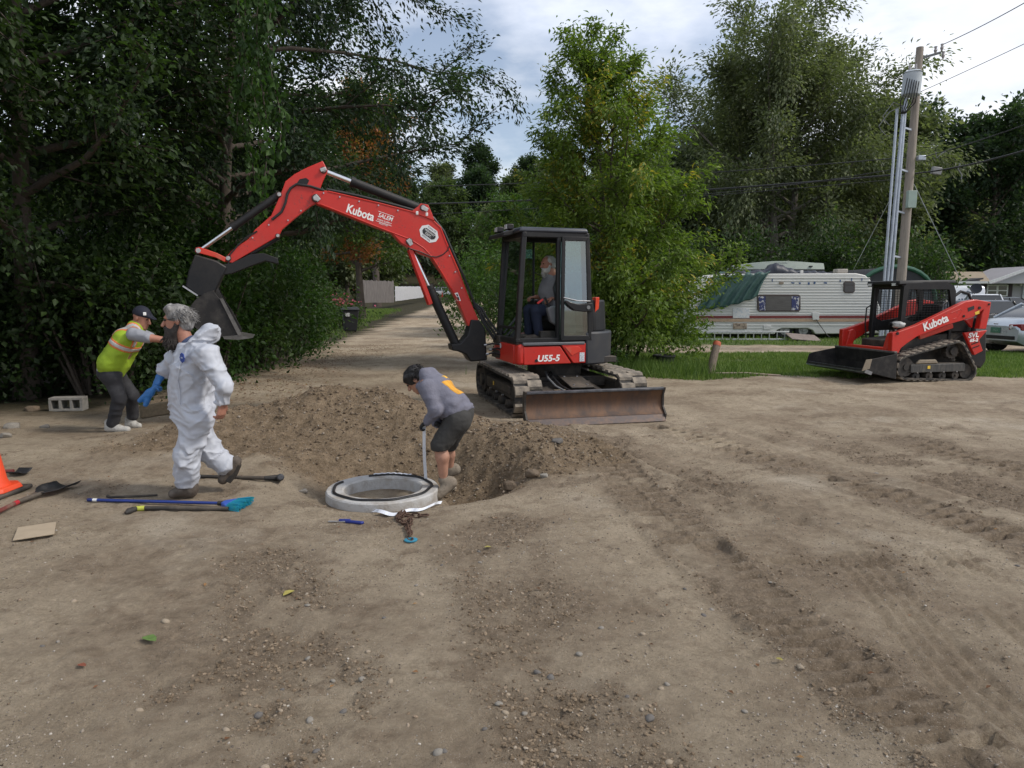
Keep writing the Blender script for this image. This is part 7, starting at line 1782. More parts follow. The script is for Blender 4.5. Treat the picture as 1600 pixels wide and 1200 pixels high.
def man_in_vest():
    J = at_y; Y0 = 8.85
    R = thing('person', 'man in a yellow safety vest and dark cap leaning forward under the trees', 'person', tuple(J(183, 674, Y0)))
    hc = J(221, 498, Y0 + .02); f = Vector((.93, -.1, -.30)); up = Vector((.28, 0, .95))
    hp, g, s, HR = head(hc, f, up, 1.02)
    neck = J(211, 511, Y0); chest = J(201, 530, Y0); waist = J(179, 566, Y0); pelv = J(172, 582, Y0)
    rs_, re, rw = J(211, 522, Y0 - .2), J(233, 528, Y0 - .24), J(258, 531, Y0 - .2)
    ls, le, lw = J(214, 519, Y0 + .2), J(236, 528, Y0 + .22), J(262, 533, Y0 + .16)
    rh, rk, ra = J(174, 588, Y0 - .10), J(187, 622, Y0 - .10), J(176, 660, Y0 - .06)
    lh, lk, la = J(181, 586, Y0 + .12), J(206, 618, Y0 + .16), J(207, 648, Y0 + .26)
    fld = Field((J(140, 500, Y0).x, Y0 - .5, -.08), (J(285, 500, Y0).x, Y0 + .6, 1.60), .0095)
    r1, _ = hand(rw, (.95, 0, -.1), (0, .2, -1), 1, .4, 1.05); l1, _ = hand(lw, (.95, 0, -.1), (0, -.2, -1), -1, .4, 1.05)
    body = hp + [C(g(-.03, 0, -.08), neck, .058, .062), C(neck, chest, .09, .12), C(chest, pelv, .12, .12), C(neck, rs_, .06), C(neck, ls, .06), C(rs_, re, .055, .048), C(re, rw, .05, .034), C(ls, le, .055, .048), C(le, lw, .05, .034), C(pelv, rh, .1), C(pelv, lh, .1), C(rh, rk, .08, .055), C(rk, ra, .055, .04), C(lh, lk, .08, .055), C(lk, la, .055, .04)] + r1 + l1
    F = fld.union(body); fld.mesh('body', F, SKIN_R, R); eyes(g, R)
    n1 = fld.noise(9, 9, 12, 1.2); X, Y, Z = fld.grid()
    dy = Vector((0, .095, 0))
    tr = [C(chest + dy, waist + dy, .135, .15, .04), C(chest - dy, waist - dy, .135, .15, .04), C(neck + Vector((0, 0, -.06)), chest, .12, .16, .05), C(waist, waist.lerp(pelv, .6), .17, .165, .05), C(neck, rs_ + Vector((-.03, .05, 0)), .08, .07, .04), C(neck, ls + Vector((-.03, -.05, 0)), .08, .07, .04)]
    F0 = fld.union(tr) + .010 * np.abs(n1)
    ves, V = fld.mesh('safety_vest', F0, mat('vest_yellow', (.27, .40, .02), .7, scale=10, var=.12, bump=.15), R)
    axd = (pelv - neck).normalized(); al = ((X - neck.x) * axd.x + (Y - neck.y) * axd.y + (Z - neck.z) * axd.z) + 0 * F0
    ORG = mat('vest_orange', (.65, .17, .05), .7); SIL = mat('vest_silver', (.45, .44, .42), .4, scale=16, var=.15)
    for (c0, w1, m, nm, e) in ((.245, .045, ORG, 'orange_band', .003), (.245, .024, SIL, 'reflective_band', .006)):
        B = np.maximum(np.abs(al - c0) - w1, -(F0 + .012)); fld.mesh(nm, np.maximum(F0 - e, B).astype(np.float32), m, ves)
    # the two shoulder bands
    for sy in (-1, 1):
        for (w1, m, nm, e) in ((.04, ORG, 'orange_band', .003), (.022, SIL, 'reflective_band', .006)):
            B = np.maximum(np.abs((Y - Y0) * sy - .11 + 0 * F0) - w1, al - .20); B = np.maximum(B, -(F0 + .012)); fld.mesh(nm, np.maximum(F0 - e, B).astype(np.float32), m, ves)
    SG = mat('shirt_grey', (.27, .28, .31), .9, scale=10, var=.1)
    F = fld.union([C(rs_ + Vector((-.02, 0, 0)), rs_.lerp(re, .9), .085, .072)]) + .008 * np.abs(n1); fld.mesh('shirt_sleeve', F, SG, R)
    F = fld.union([C(ls + Vector((-.02, 0, 0)), ls.lerp(le, .9), .085, .07)]) + .008 * np.abs(n1); fld.mesh('shirt_sleeve', F, SG, R)
    F = fld.union([C(waist.lerp(pelv, .3), pelv + Vector((0, 0, .02)), .155, .15)]) + .008 * np.abs(n1); fld.mesh('shirt_hem', F, SG, R)
    F = fld.union([C(pelv, rh, .145, .125, .04), C(pelv, lh, .145, .12, .04), C(rh, rk, .118, .088, .03), C(rk, ra + Vector((0, 0, -.01)), .088, .074, .03), C(lh, lk, .115, .088, .03), C(lk, la + Vector((0, 0, -.01)), .088, .074, .03)]) + .012 * np.abs(n1)
    fld.mesh('jeans', F, mat('jeans_black', (.022, .022, .026), .85, scale=6, color2=(.06, .06, .065), thr=(.5, .8)), R)
    SN = mat('sneaker_pale', (.42, .41, .38), .7, scale=20, color2=(.2, .18, .15), thr=(.5, .7))
    for (a, hx, tx, yy, nm) in ((ra, 170, 199, Y0 - .06, 672), (la, 201, 216, Y0 + .26, 657)):
        h_, t_ = J(hx, nm, yy), J(tx, nm + 1, yy); gl = gz(h_.x, h_.y); h_.z = gl; t_.z = gl
        F = fld.union(shoe(h_, t_, Vector((0, 0, 1)), .048) + [C(a, h_ + Vector((.03, 0, .06)), .05)]); fld.mesh('sneaker', F, SN, R)
    F = fld.union([E(g(-.012, 0, .062), (.112, .092, .098), HR), C(g(.09, -.035, .06), g(.17, -.02, .045), .022, .012, .03), C(g(.09, .035, .06), g(.17, .02, .045), .022, .012, .03)])
    pl = (((X - g(0, 0, .035).x) * HR[2][0] + (Y - g(0, 0, .035).y) * HR[2][1] + (Z - g(0, 0, .035).z) * HR[2][2])).astype(np.float32)
    F = np.maximum(F, -pl); fld.mesh('cap', F, mat('cap_navy', (.010, .012, .025), .8), R)
    b = MB(); c = g(.07, .075, .085); b.box(c, (.035, .01, .04), Matrix.Rotation(.4, 3, 'Z')); b.build('cap_emblem', WHITE_P, R, bevel=.004)
man_in_vest()

def operator():
    PLN = Plane((EXC.x + EX_L.x * .32, EXC.y + EX_L.y * .32), EX_F)
    def J(a, c, o=0.0): return PLN.px(a, c, o)
    R = thing('person', 'white bearded operator in a grey shirt seated inside the excavator cab', 'person', tuple(J(865, 489)))
    hc = J(856, 413); f = EX_F + EX_L * .12 + Vector((0, 0, -.12)); hp, g, s, HR = head(hc, f, (0, 0, 1), 1.0)
    neck = J(862, 428); chest = J(860, 446); pelv = J(868, 482)
    ls, le, lw = J(866, 437, .17), J(876, 467, .19), J(857, 466, .16)
    rs_, re, rw = J(862, 437, -.18), J(862, 466, -.2), J(842, 464, -.14)
    lh, lk, la = J(866, 484, .08), J(833, 485, .10), J(838, 520, .10)
    rh, rk, ra = J(866, 484, -.09), J(830, 485, -.10), J(830, 520, -.1)
    pts = [hc, neck, pelv, ls, le, lw, rs_, re, rw, lk, la, rk, ra]
    lo = np.min([np.array(p) for p in pts], 0) - .26; hi = np.max([np.array(p) for p in pts], 0) + .22
    fld = Field(lo, hi, .0095)
    h1, _ = hand(lw, EX_F + Vector((0, 0, -.25)), (0, 0, -1), 1, .6, 1.05); h2, _ = hand(rw, EX_F + Vector((0, 0, -.1)), (0, 0, -1), -1, .7, 1.05)
    body = hp + [C(g(-.02, 0, -.08), neck, .058, .062), C(neck, chest, .09, .12), C(chest, pelv, .12, .12), C(neck, ls, .06), C(neck, rs_, .06), C(ls, le, .055, .048), C(le, lw, .048, .033), C(rs_, re, .055, .048), C(re, rw, .048, .033), C(pelv, lh, .1), C(pelv, rh, .1), C(lh, lk, .08, .055), C(lk, la, .055, .04), C(rh, rk, .08, .055), C(rk, ra, .055, .04)] + h1 + h2
    F = fld.union(body); fld.mesh('body', F, SKIN_R, R); eyes(g, R)
    F = fld.union([E(g(-.03, 0, .040), (.098, .088, .085), HR), E(g(-.06, 0, -.03), (.05, .08, .06), HR, .03)]) + .006 * fld.noise(40, 40, 30)
    F = fld.union([E(g(.105, 0, .0), (.09, .075, .10), HR, .012, True)], F); fld.mesh('hair', F, HAIRW, R)
    F = fld.union([E(g(.045, 0, -.09), (.068, .064, .056), HR), C(g(.0, -.06, -.03), g(.03, -.05, -.09), .024), C(g(.0, .06, -.03), g(.03, .05, -.09), .024), C(g(.105, -.02, -.05), g(.105, .02, -.05), .011, None, .01)]) + .006 * fld.noise(40, 40, 20); fld.mesh('beard', F, HAIRW, R); strands('loose_beard', g, HR, HAIRW, R, 100, 4, 'beard', .022); strands('loose_hair', g, HR, HAIRW, R, 160, 5, 'hair', .03)
    n1 = fld.noise(9, 9, 12); o8 = EX_L * .08
    F = fld.union([C(chest + o8, pelv + o8, .125, .14, .04), C(chest - o8, pelv - o8, .125, .14, .04), C(chest + EX_F * .05 - Vector((0, 0, .1)), pelv + EX_F * .06 + Vector((0, 0, .06)), .14, .13, .05), C(neck, chest, .09, .15, .05), C(chest, ls, .10, .08, .05), C(chest, rs_, .10, .08, .05), C(ls, ls.lerp(le, .8), .078, .07), C(rs_, rs_.lerp(re, .8), .078, .07)]) + .010 * np.abs(n1)
    fld.mesh('work_shirt', F, mat('shirt_slate', (.17, .17, .18), .85, scale=10, var=.15), R)
    F = fld.union([C(neck + Vector((0, 0, .0)), neck + EX_F * .05 - Vector((0, 0, .03)), .064, .05)]); fld.mesh('shirt_collar', F, mat('collar_lime', (.35, .42, .04), .8), R)
    F = fld.union([C(pelv, lh, .13, .115, .04), C(pelv, rh, .13, .115, .04), C(lh, lk, .105, .085), C(lk, la, .085, .072), C(rh, rk, .105, .085), C(rk, ra, .085, .072)]) + .010 * np.abs(n1); fld.mesh('jeans', F, mat('jeans_navy', (.014, .020, .045), .85, scale=8, var=.3), R)
    for a in (la, ra):
        h_ = a - EX_F * .05; t_ = a + EX_F * .2; h_.z = t_.z = 1.03
        F = fld.union([C(h_ + Vector((0, 0, .045)), t_ + Vector((0, 0, .035)), .048, .042), C(a, h_ + EX_F * .03 + Vector((0, 0, .05)), .05)]); fld.mesh('boot', F, BOOT, R)
    b = MB(); b.tube([lw.lerp(le, .1) + EX_L * .01 - EX_F * .0, lw.lerp(le, .16) + EX_L * .01], .042, n=12); b.build('wristband', BLACK_P, R)
    b = MB(); b.tube([ls + EX_L * .06 + EX_F * .06 - Vector((0, 0, .0)), ls + EX_L * .05 + EX_F * .10 - Vector((0, 0, .12)), ls + EX_L * .05 + EX_F * .07 - Vector((0, 0, .26))], .012, n=6); b.build('seat_belt', BLACK_P, R)
operator()
# ------------------------------------------------------------------ trees and shrubs
BARK = mat('bark_brown', (.075, .060, .048), .95, scale=9, var=.35, bump=.5, bscale=16, stretch=(3, 3, .5))
BARK_G = mat('bark_grey', (.16, .145, .125), .95, scale=9, var=.3, bump=.5, bscale=16, stretch=(3, 3, .5))
def fol(name, a, b, c, d=None, trans=.38):
    st = [(0, a), (.45, b), (.88, c)] + ([(1, d)] if d else [(1, c)])
    return attr_mat(name, st, .55, trans=trans, spec=.35)
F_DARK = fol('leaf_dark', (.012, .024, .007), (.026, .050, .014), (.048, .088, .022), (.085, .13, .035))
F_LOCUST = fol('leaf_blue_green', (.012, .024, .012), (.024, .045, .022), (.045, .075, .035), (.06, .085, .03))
F_VINE = fol('leaf_vine', (.020, .045, .010), (.035, .08, .016), (.065, .13, .025), (.09, .16, .03))
F_ASH = fol('leaf_ash', (.048, .090, .016), (.105, .165, .028), (.185, .245, .042), (.42, .32, .05))
F_WILLOW = fol('leaf_willow', (.066, .085, .046), (.12, .142, .076), (.19, .21, .115), (.24, .24, .13))
F_MID = fol('leaf_mid', (.020, .042, .012), (.040, .075, .020), (.070, .115, .032), (.10, .13, .04))
F_LIGHT = fol('leaf_light', (.028, .060, .014), (.052, .105, .022), (.095, .155, .035), (.15, .18, .05))
F_MAPLE = fol('leaf_maple', (.035, .07, .014), (.07, .11, .02), (.17, .11, .03), (.32, .10, .045))
F_FAR = fol('leaf_far', (.040, .062, .028), (.070, .10, .042), (.115, .145, .062), (.15, .17, .08))
F_FARD = fol('leaf_far_dark', (.018, .034, .018), (.034, .060, .028), (.06, .095, .042), (.08, .115, .05))
def leaf_mesh(name, P, D, L, W, var, rg, flat=.6):
    n = len(P)
    D = D / np.maximum(np.linalg.norm(D, axis=1), 1e-6)[:, None]
    up = rg.normal(size=(n, 3)) * flat + np.array([0, 0, 1.0]); S = np.cross(D, up); S /= np.maximum(np.linalg.norm(S, axis=1), 1e-6)[:, None]
    Nn = np.cross(S, D)
    L = L[:, None]; W = W[:, None]
    V = np.stack([P, P + D * L * .45 - S * W * .5 + Nn * W * .18, P + D * L - Nn * L * .12, P + D * L * .45 + S * W * .5 + Nn * W * .18], 1).reshape(-1, 3)
    i = np.arange(n, dtype=np.int32)[:, None] * 4
    F = np.concatenate([i + np.array([[0, 1, 2]], np.int32), i + np.array([[0, 2, 3]], np.int32)], 0)
    me = np_mesh(name, V, F, {'var': np.repeat(np.clip(var, 0, 1), 4)})
    return me
def skeleton(H, spread, rg, n1, n2, h0, upright, shape, trunk_r, lean=(0, 0), stems=1, wob=.03, droop=0.0, bias=None):
    tubes, segs = [], []
    for s in range(stems):
        az0 = rg.rand() * 6.28; off = (.0 if stems == 1 else .13 * spread)
        Hs = H * (1 if s == 0 else rg.uniform(.86, .99))
        tr = []
        ph = rg.rand(2) * 6
        for k in range(9):
            t = k / 8
            tr.append(np.array([lean[0] * t + off * t * math.cos(az0) * 2 + wob * H * math.sin(3 * t + ph[0]) * t, lean[1] * t + off * t * math.sin(az0) * 2 + wob * H * math.sin(4 * t + ph[1]) * t, Hs * t]))
        tr = np.array(tr); rad = trunk_r / math.sqrt(stems) * (1 - .88 * np.linspace(0, 1, 9)) * (1 + .35 * np.exp(-np.linspace(0, 1, 9) * 22))
        tubes.append((tr, rad, 9))
        m1 = max(4, n1 // stems)
        for i in range(m1):
            u = (i + .5 + rg.uniform(-.3, .3)) / m1; t = h0 + (1 - h0) * u
            o = np.array([np.interp(t, np.linspace(0, 1, 9), tr[:, k]) for k in range(3)])
            env = {'round': math.sin(PI * (.22 + .72 * u)) ** .6, 'cone': (1 - u) * .9 + .12, 'ash': .98 - .50 * u - .3 * u ** 4, 'vase': .55 + .45 * math.sin(PI * (.1 + .75 * u)), 'oval': math.sin(PI * (.12 + .8 * u)) ** .8}[shape]
            az = i * 2.39996 + rg.uniform(-.4, .4) + s
            ln = spread * env * rg.uniform(.72, 1.15)
            if bias is not None: ln *= 1 + bias[2] * max(0, math.cos(az - math.atan2(bias[1], bias[0])))
            e = upright * (.25 + .85 * u) + rg.uniform(-.15, .15)
            d = np.array([math.cos(az) * math.cos(e), math.sin(az) * math.cos(e), math.sin(e)])
            pts = [o]; dd = d.copy()
            for k in range(5):
                dd = dd + rg.normal(size=3) * .12 + np.array([0, 0, .06 - droop * (k / 4)]); dd /= np.linalg.norm(dd); pts.append(pts[-1] + dd * ln / 5)
            pts = np.array(pts); r0 = np.interp(t, np.linspace(0, 1, 9), rad) * .55 + .008
            tubes.append((pts, np.linspace(r0, .008, 6), 5))
            m2 = max(3, int(n2 * (.5 + .5 * env)))
            for j in range(m2):
                q = .22 + .78 * (j + rg.rand()) / m2
                po = np.array([np.interp(q * 5, range(6), pts[:, k]) for k in range(3)])
                bd = pts[min(5, int(q * 5) + 1)] - pts[int(min(4, q * 5))]; bd /= np.linalg.norm(bd)
                sd = rg.normal(size=3); sd -= bd * (sd @ bd); sd /= np.linalg.norm(sd)
                a = rg.uniform(.5, 1.15); d2 = bd * math.cos(a) + sd * math.sin(a) + np.array([0, 0, .12 - droop * 1.4]); d2 /= np.linalg.norm(d2)
                l2 = ln * rg.uniform(.22, .42) * (1.2 - .6 * q) + .12
                mid = po + d2 * l2 * .5 + rg.normal(size=3) * .05 * l2; end = po + d2 * l2 + np.array([0, 0, -droop * l2 * .6]) + rg.normal(size=3) * .08 * l2
                tubes.append((np.array([po, mid, end]), np.array([.02 * min(1, l2), .012 * min(1, l2), .004]), 3))
                segs.append((po, mid)); segs.append((mid, end))
            segs.append((pts[4], pts[5]))
        segs.append((tr[7], tr[8]))
    return tubes, segs
def crown_from(name, segs, n, L, W, rg, clump, droop, matl, flat=.6, varb=None, light=0.0):
    A = np.array([s[0] for s in segs]); B = np.array([s[1] for s in segs])
    ln = np.linalg.norm(B - A, axis=1) + .05
    si = rg.choice(len(A), n, p=ln / ln.sum()); t = rg.uniform(0, 1.1, n)[:, None]
    J = rg.normal(size=(n, 3)); P = A[si] + (B[si] - A[si]) * t + J * clump * (.35 + .65 * rg.rand(n))[:, None]
    ctr = A.mean(0); D = (P - A[si]) * 1.0 + (B - A)[si] / ln[si][:, None] * .5 + rg.normal(size=(n, 3)) * .45; D /= np.maximum(np.linalg.norm(D, axis=1), 1e-6)[:, None]
    D[:, 2] -= droop
    sv = rg.rand(len(A))[si]; var = .55 * rg.rand(n) + .35 * sv
    if varb is not None: var = varb(P, var, rg)
    sz = rg.uniform(.45, 1.4, n)
    me = leaf_mesh(name, P, D, L * sz, W * sz, var, rg, flat); me.materials.append(matl); return me
def trunk_from(name, tubes, matl, keep=None):
    b = MB()
    for pts, rad, n in tubes:
        b.tube([Vector(p) for p in pts], list(rad), n=n, cap=False)
    me = bpy.data.meshes.new(name); me.from_pydata([tuple(v) for v in b.v], [], b.f); me.materials.append(matl)
    me.polygons.foreach_set('use_smooth', [True] * len(me.polygons)); return me
TEMPL = {}
def tree(name, label, base, H, spread, seed, n1=26, n2=8, leaves=30000, L=.09, W=.045, fm=None, bark=None, h0=.22, trunk_r=.2, clump=.22, droop=.25, shape='round', upright=.8, lean=(0, 0), stems=1, group=None, varb=None, key=None, rot=0.0, sc=1.0, sdroop=0.0, flat=.6, bias=None, cat='tree', crown='crown'):
    if key is None or key not in TEMPL:
        rg = np.random.RandomState(seed)
        tb, sg = skeleton(H, spread, rg, n1, n2, h0, upright, shape, trunk_r, lean, stems, droop=sdroop, bias=bias)
        tm = (trunk_from('trunk', tb, bark or BARK), crown_from('crown', sg, leaves, L, W, rg, clump, droop, fm or F_DARK, flat, varb))
        if key: TEMPL[key] = tm
    else: tm = TEMPL[key]
    z = gz(base[0], base[1])
    R = thing(name, label, cat, (base[0], base[1], z - .05), group)
    R.rotation_euler.z = rot; R.scale = (sc, sc, sc)
    o = bpy.data.objects.new('trunk', tm[0]); COL.objects.link(o); o.parent = R
    o = bpy.data.objects.new(crown, tm[1]); COL.objects.link(o); o.parent = R
    return R
def shrub(name, label, base, r, seed, leaves, L, W, fm, stems=14, cat='shrub', group=None, varb=None):
    """several stems and a lumpy leaf mass; r = (rx, ry, height)"""
    rg = np.random.RandomState(seed); segs, tubes = [], []
    for i in range(stems * 5):
        az = rg.rand() * 6.28; q = math.sqrt(rg.rand()) * .95; hh = r[2] * (1 - .35 * q * q) * rg.uniform(.45, 1.08)
        p0 = np.array([math.cos(az) * r[0] * q * .35, math.sin(az) * r[1] * q * .35, 0]); p2 = np.array([math.cos(az) * r[0] * q, math.sin(az) * r[1] * q, hh]); p1 = (p0 + p2) / 2 + np.array([0, 0, .12 * hh]) + rg.normal(size=3) * .1
        if i < stems: tubes.append((np.array([p0, p1, p2]), np.array([.035, .022, .006]), 4))
        segs += [(p1 * .6 + p0 * .4, p1), (p1, p2)]
        for k in range(3):
            s = rg.uniform(.3, 1); q0 = p1 + (p2 - p1) * s; d = rg.normal(size=3); d[2] = abs(d[2]) * .3 - .1; segs.append((q0, q0 + d * .22 * r[2] * .6))
        # skirt of low twigs
        if q > .6: segs.append((np.array([p2[0], p2[1], .05]), np.array([p2[0] * 1.03, p2[1] * 1.03, hh * .6])))
    z = gz(base[0], base[1]); R = thing(name, label, cat, (base[0], base[1], z - .03), group)
    o = bpy.data.objects.new('stem', trunk_from('stem', tubes, BARK)); COL.objects.link(o); o.parent = R
    o = bpy.data.objects.new('foliage', crown_from('foliage', segs, int(leaves * .78), L * 1.1, W * 1.1, rg, .16 + .03 * r[2], .35, fm, .7, varb)); COL.objects.link(o); o.parent = R
    return R
def _yellow(P, var, rg):
    patch = vn3(P[:, 0] * 1.1, P[:, 1] * 1.1, P[:, 2] * 1.1 + 3)
    return np.where((patch > .30) & (rg.rand(len(P)) < .30), .93 + .07 * rg.rand(len(P)), np.clip(var * .85 + .12, 0, .89))
def _orange(P, var, rg):
    patch = vn3(P[:, 0] * .5 + 2, P[:, 1] * .5, P[:, 2] * .5)
    return np.where(patch + .55 * ((P[:, 2] > 7.5) & (P[:, 0] > .8)) > .45, .85 + .15 * rg.rand(len(P)), var * .55)
# the dark wood on the near side of the road
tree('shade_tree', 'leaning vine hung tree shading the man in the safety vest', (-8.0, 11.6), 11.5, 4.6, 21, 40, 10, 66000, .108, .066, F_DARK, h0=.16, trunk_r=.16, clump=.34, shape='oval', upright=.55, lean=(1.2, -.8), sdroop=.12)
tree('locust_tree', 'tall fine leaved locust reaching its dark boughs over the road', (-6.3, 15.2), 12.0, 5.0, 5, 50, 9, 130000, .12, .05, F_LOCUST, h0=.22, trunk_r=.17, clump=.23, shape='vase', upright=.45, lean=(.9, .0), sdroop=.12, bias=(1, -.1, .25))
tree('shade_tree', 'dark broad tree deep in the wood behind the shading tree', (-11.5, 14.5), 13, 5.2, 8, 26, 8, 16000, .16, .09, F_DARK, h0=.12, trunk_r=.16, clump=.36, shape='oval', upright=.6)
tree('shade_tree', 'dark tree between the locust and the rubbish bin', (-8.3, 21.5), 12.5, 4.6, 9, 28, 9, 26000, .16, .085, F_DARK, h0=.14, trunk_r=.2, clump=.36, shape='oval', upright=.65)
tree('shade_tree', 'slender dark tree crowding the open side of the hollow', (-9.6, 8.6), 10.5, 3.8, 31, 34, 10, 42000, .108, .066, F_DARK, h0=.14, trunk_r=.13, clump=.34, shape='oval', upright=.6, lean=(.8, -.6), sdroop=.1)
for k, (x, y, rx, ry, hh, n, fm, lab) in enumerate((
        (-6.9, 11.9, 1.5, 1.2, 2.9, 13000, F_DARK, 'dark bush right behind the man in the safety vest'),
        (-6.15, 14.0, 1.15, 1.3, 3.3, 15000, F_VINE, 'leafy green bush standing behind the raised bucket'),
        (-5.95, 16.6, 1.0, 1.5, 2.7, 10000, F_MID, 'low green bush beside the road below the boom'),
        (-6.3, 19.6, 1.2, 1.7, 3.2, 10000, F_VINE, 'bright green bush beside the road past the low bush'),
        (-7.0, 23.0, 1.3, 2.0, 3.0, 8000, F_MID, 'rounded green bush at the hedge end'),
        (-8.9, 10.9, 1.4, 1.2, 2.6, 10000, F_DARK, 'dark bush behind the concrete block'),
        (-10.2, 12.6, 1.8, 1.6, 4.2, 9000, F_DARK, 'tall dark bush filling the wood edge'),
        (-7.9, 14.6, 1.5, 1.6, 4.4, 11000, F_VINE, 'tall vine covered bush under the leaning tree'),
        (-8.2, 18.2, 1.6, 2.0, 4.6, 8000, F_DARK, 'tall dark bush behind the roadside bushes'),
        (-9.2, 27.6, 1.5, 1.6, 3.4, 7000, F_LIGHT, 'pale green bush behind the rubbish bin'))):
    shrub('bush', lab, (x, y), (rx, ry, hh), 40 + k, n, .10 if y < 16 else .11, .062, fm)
# vine curtain hanging from the locust
def vines():
    rg = np.random.RandomState(77); R = thing('hanging_vine', 'long curtain of broad leaved vine hanging beside the tree trunk', 'vine', tuple(at_y(395, 330, 11.2)))
    off = np.array(root_loc(R)); segs = []; tb = []
    for k in range(5):
        px = 398 + rg.normal() * 15; yy = 11.2 + rg.normal() * .25; top = np.array(at_y(px + 10 * rg.normal(), -30, yy)); bot = np.array(at_y(px + rg.normal() * 8, rg.uniform(180, 385), yy))
        pts = [top + (bot - top) * t + np.array([.08 * math.sin(7 * t + k), .05 * math.sin(5 * t + 2 * k), 0]) for t in np.linspace(0, 1, 8)]
        pts = [p - off for p in pts]; tb.append((np.array(pts), np.full(8, .009), 4)); segs += list(zip(pts[:-1], pts[1:]))
    o = bpy.data.objects.new('stem', trunk_from('stem', tb, BARK)); COL.objects.link(o); o.parent = R
    o = bpy.data.objects.new('leaves', crown_from('leaves', segs, 1200, .105, .08, rg, .08, .9, F_VINE, .9)); COL.objects.link(o); o.parent = R
vines()
# the small yellowing tree beside the excavator
tree('ash_tree', 'bushy green tree turning yellow between the excavator and the camper', (2.45, 17.3), 7.6, 3.05, 12, 60, 9, 60000, .12, .044, F_ASH, h0=.08, trunk_r=.15, clump=.14, rot=2.7, shape='ash', upright=.72, stems=4, varb=_yellow, droop=.55)
shrub('bush', 'dense dark lower growth at the foot of the yellowing tree', (2.6, 17.4), (2.2, 1.4, 2.7), 61, 24000, .10, .042, F_ASH)
shrub('bush', 'green bush beside the road beyond the excavator cab', (.9, 22.5), (1.7, 1.9, 3.2), 62, 15000, .11, .05, F_MID)
shrub('bush', 'light green bush standing where the road narrows', (-1.3, 30.0), (1.7, 2.4, 3.8), 63, 10000, .13, .065, F_LIGHT)
shrub('bush', 'small leafy seedling among the weeds by the yellowing tree', (2.15, 15.0), (.3, .25, .62), 64, 420, .075, .05, F_LIGHT, stems=4)
tree('roadside_tree', 'mid green tree on the far road side past the excavator', (1.6, 33), 5.6, 2.6, 14, 26, 8, 17000, .16, .08, F_MID, h0=.12, clump=.3, trunk_r=.16)
tree('roadside_tree', 'light green tree overhanging the road beyond the boom', (-.2, 47), 6.8, 3.0, 15, 26, 8, 15000, .2, .10, F_LIGHT, h0=.12, clump=.35, trunk_r=.18)
tree('maple_tree', 'maple turning orange and red above the boom', (-9.3, 44), 12.0, 4.6, 16, 34, 9, 34000, .18, .13, F_MAPLE, h0=.24, clump=.38, trunk_r=.25, varb=_orange)
tree('double_trunk_tree', 'large dark double trunked tree behind the board fence', (-13.4, 71), 19, 6.5, 17, 30, 9, 20000, .26, .15, F_DARK, h0=.32, clump=.5, trunk_r=.5, stems=2, shape='vase')
shrub('flowering_bush', 'pink flowering bush above the rubbish bin', (-8.3, 34.5), (1.2, 1.0, 1.7), 66, 3200, .12, .08, fol('leaf_rose', (.025, .05, .014), (.05, .085, .025), (.07, .11, .03), (.55, .12, .20)), varb=lambda P, v, rg: np.where((P[:, 2] > 1.1) & (rg.rand(len(P)) < .3), 1.0, v * .8))
# the big willow and the trees about the camper
tree('willow_tree', 'huge grey green willow towering behind the camper', (19.6, 53), 17.2, 10.2, 18, 62, 10, 135000, .29, .125, F_WILLOW, BARK_G, h0=.17, trunk_r=.75, clump=.62, shape='round', upright=.85, droop=.45, sdroop=.12, stems=3)
for k, (x, y, h, s, fm, lab) in enumerate(((29, 58, 14.5, 5.6, F_WILLOW, 'grey green tree joining the willow behind the utility pole'), (44, 66, 15.5, 6.5, F_FARD, 'tall dark tree above the house'), (53, 72, 17, 7.0, F_FARD, 'dark tree past the tallest one above the house'), (37, 70, 15, 6.0, F_FARD, 'dark tree between the utility pole and the house'), (12.5, 60, 10.5, 5.5, F_FARD, 'dark tree between the willow and the yellowing tree'), (62, 66, 15, 7.0, F_FARD, 'dark leafy tree beyond the house'))):
    tree('background_tree', lab, (x, y), h, s, 80 + k, 34, 9, 18000, .43, .25, fm, h0=.12, clump=.55, trunk_r=.35, shape='oval', key=None if k in (0, 1, 4) else 'dark_bg', rot=k * 1.3, sc=1.0)
for k, (x, y, rx, hh) in enumerate(((13.5, 40, 3.0, 5.2), (18.5, 42, 3.2, 5.6), (23.5, 43, 3.2, 5.4), (25.5, 47, 2.6, 5.0), (9.0, 41, 2.8, 5.5))):
    shrub('bush', ('dark green thicket behind the camper nose', 'dark green thicket behind the upturned boat', 'green thicket behind the dark garage', 'green thicket between garage and house', 'dark thicket behind the yellowing tree')[k], (x, y), (rx, 2.2, hh), 90 + k, 9000, .22, .12, F_MID if k in (2, 3) else F_DARK)
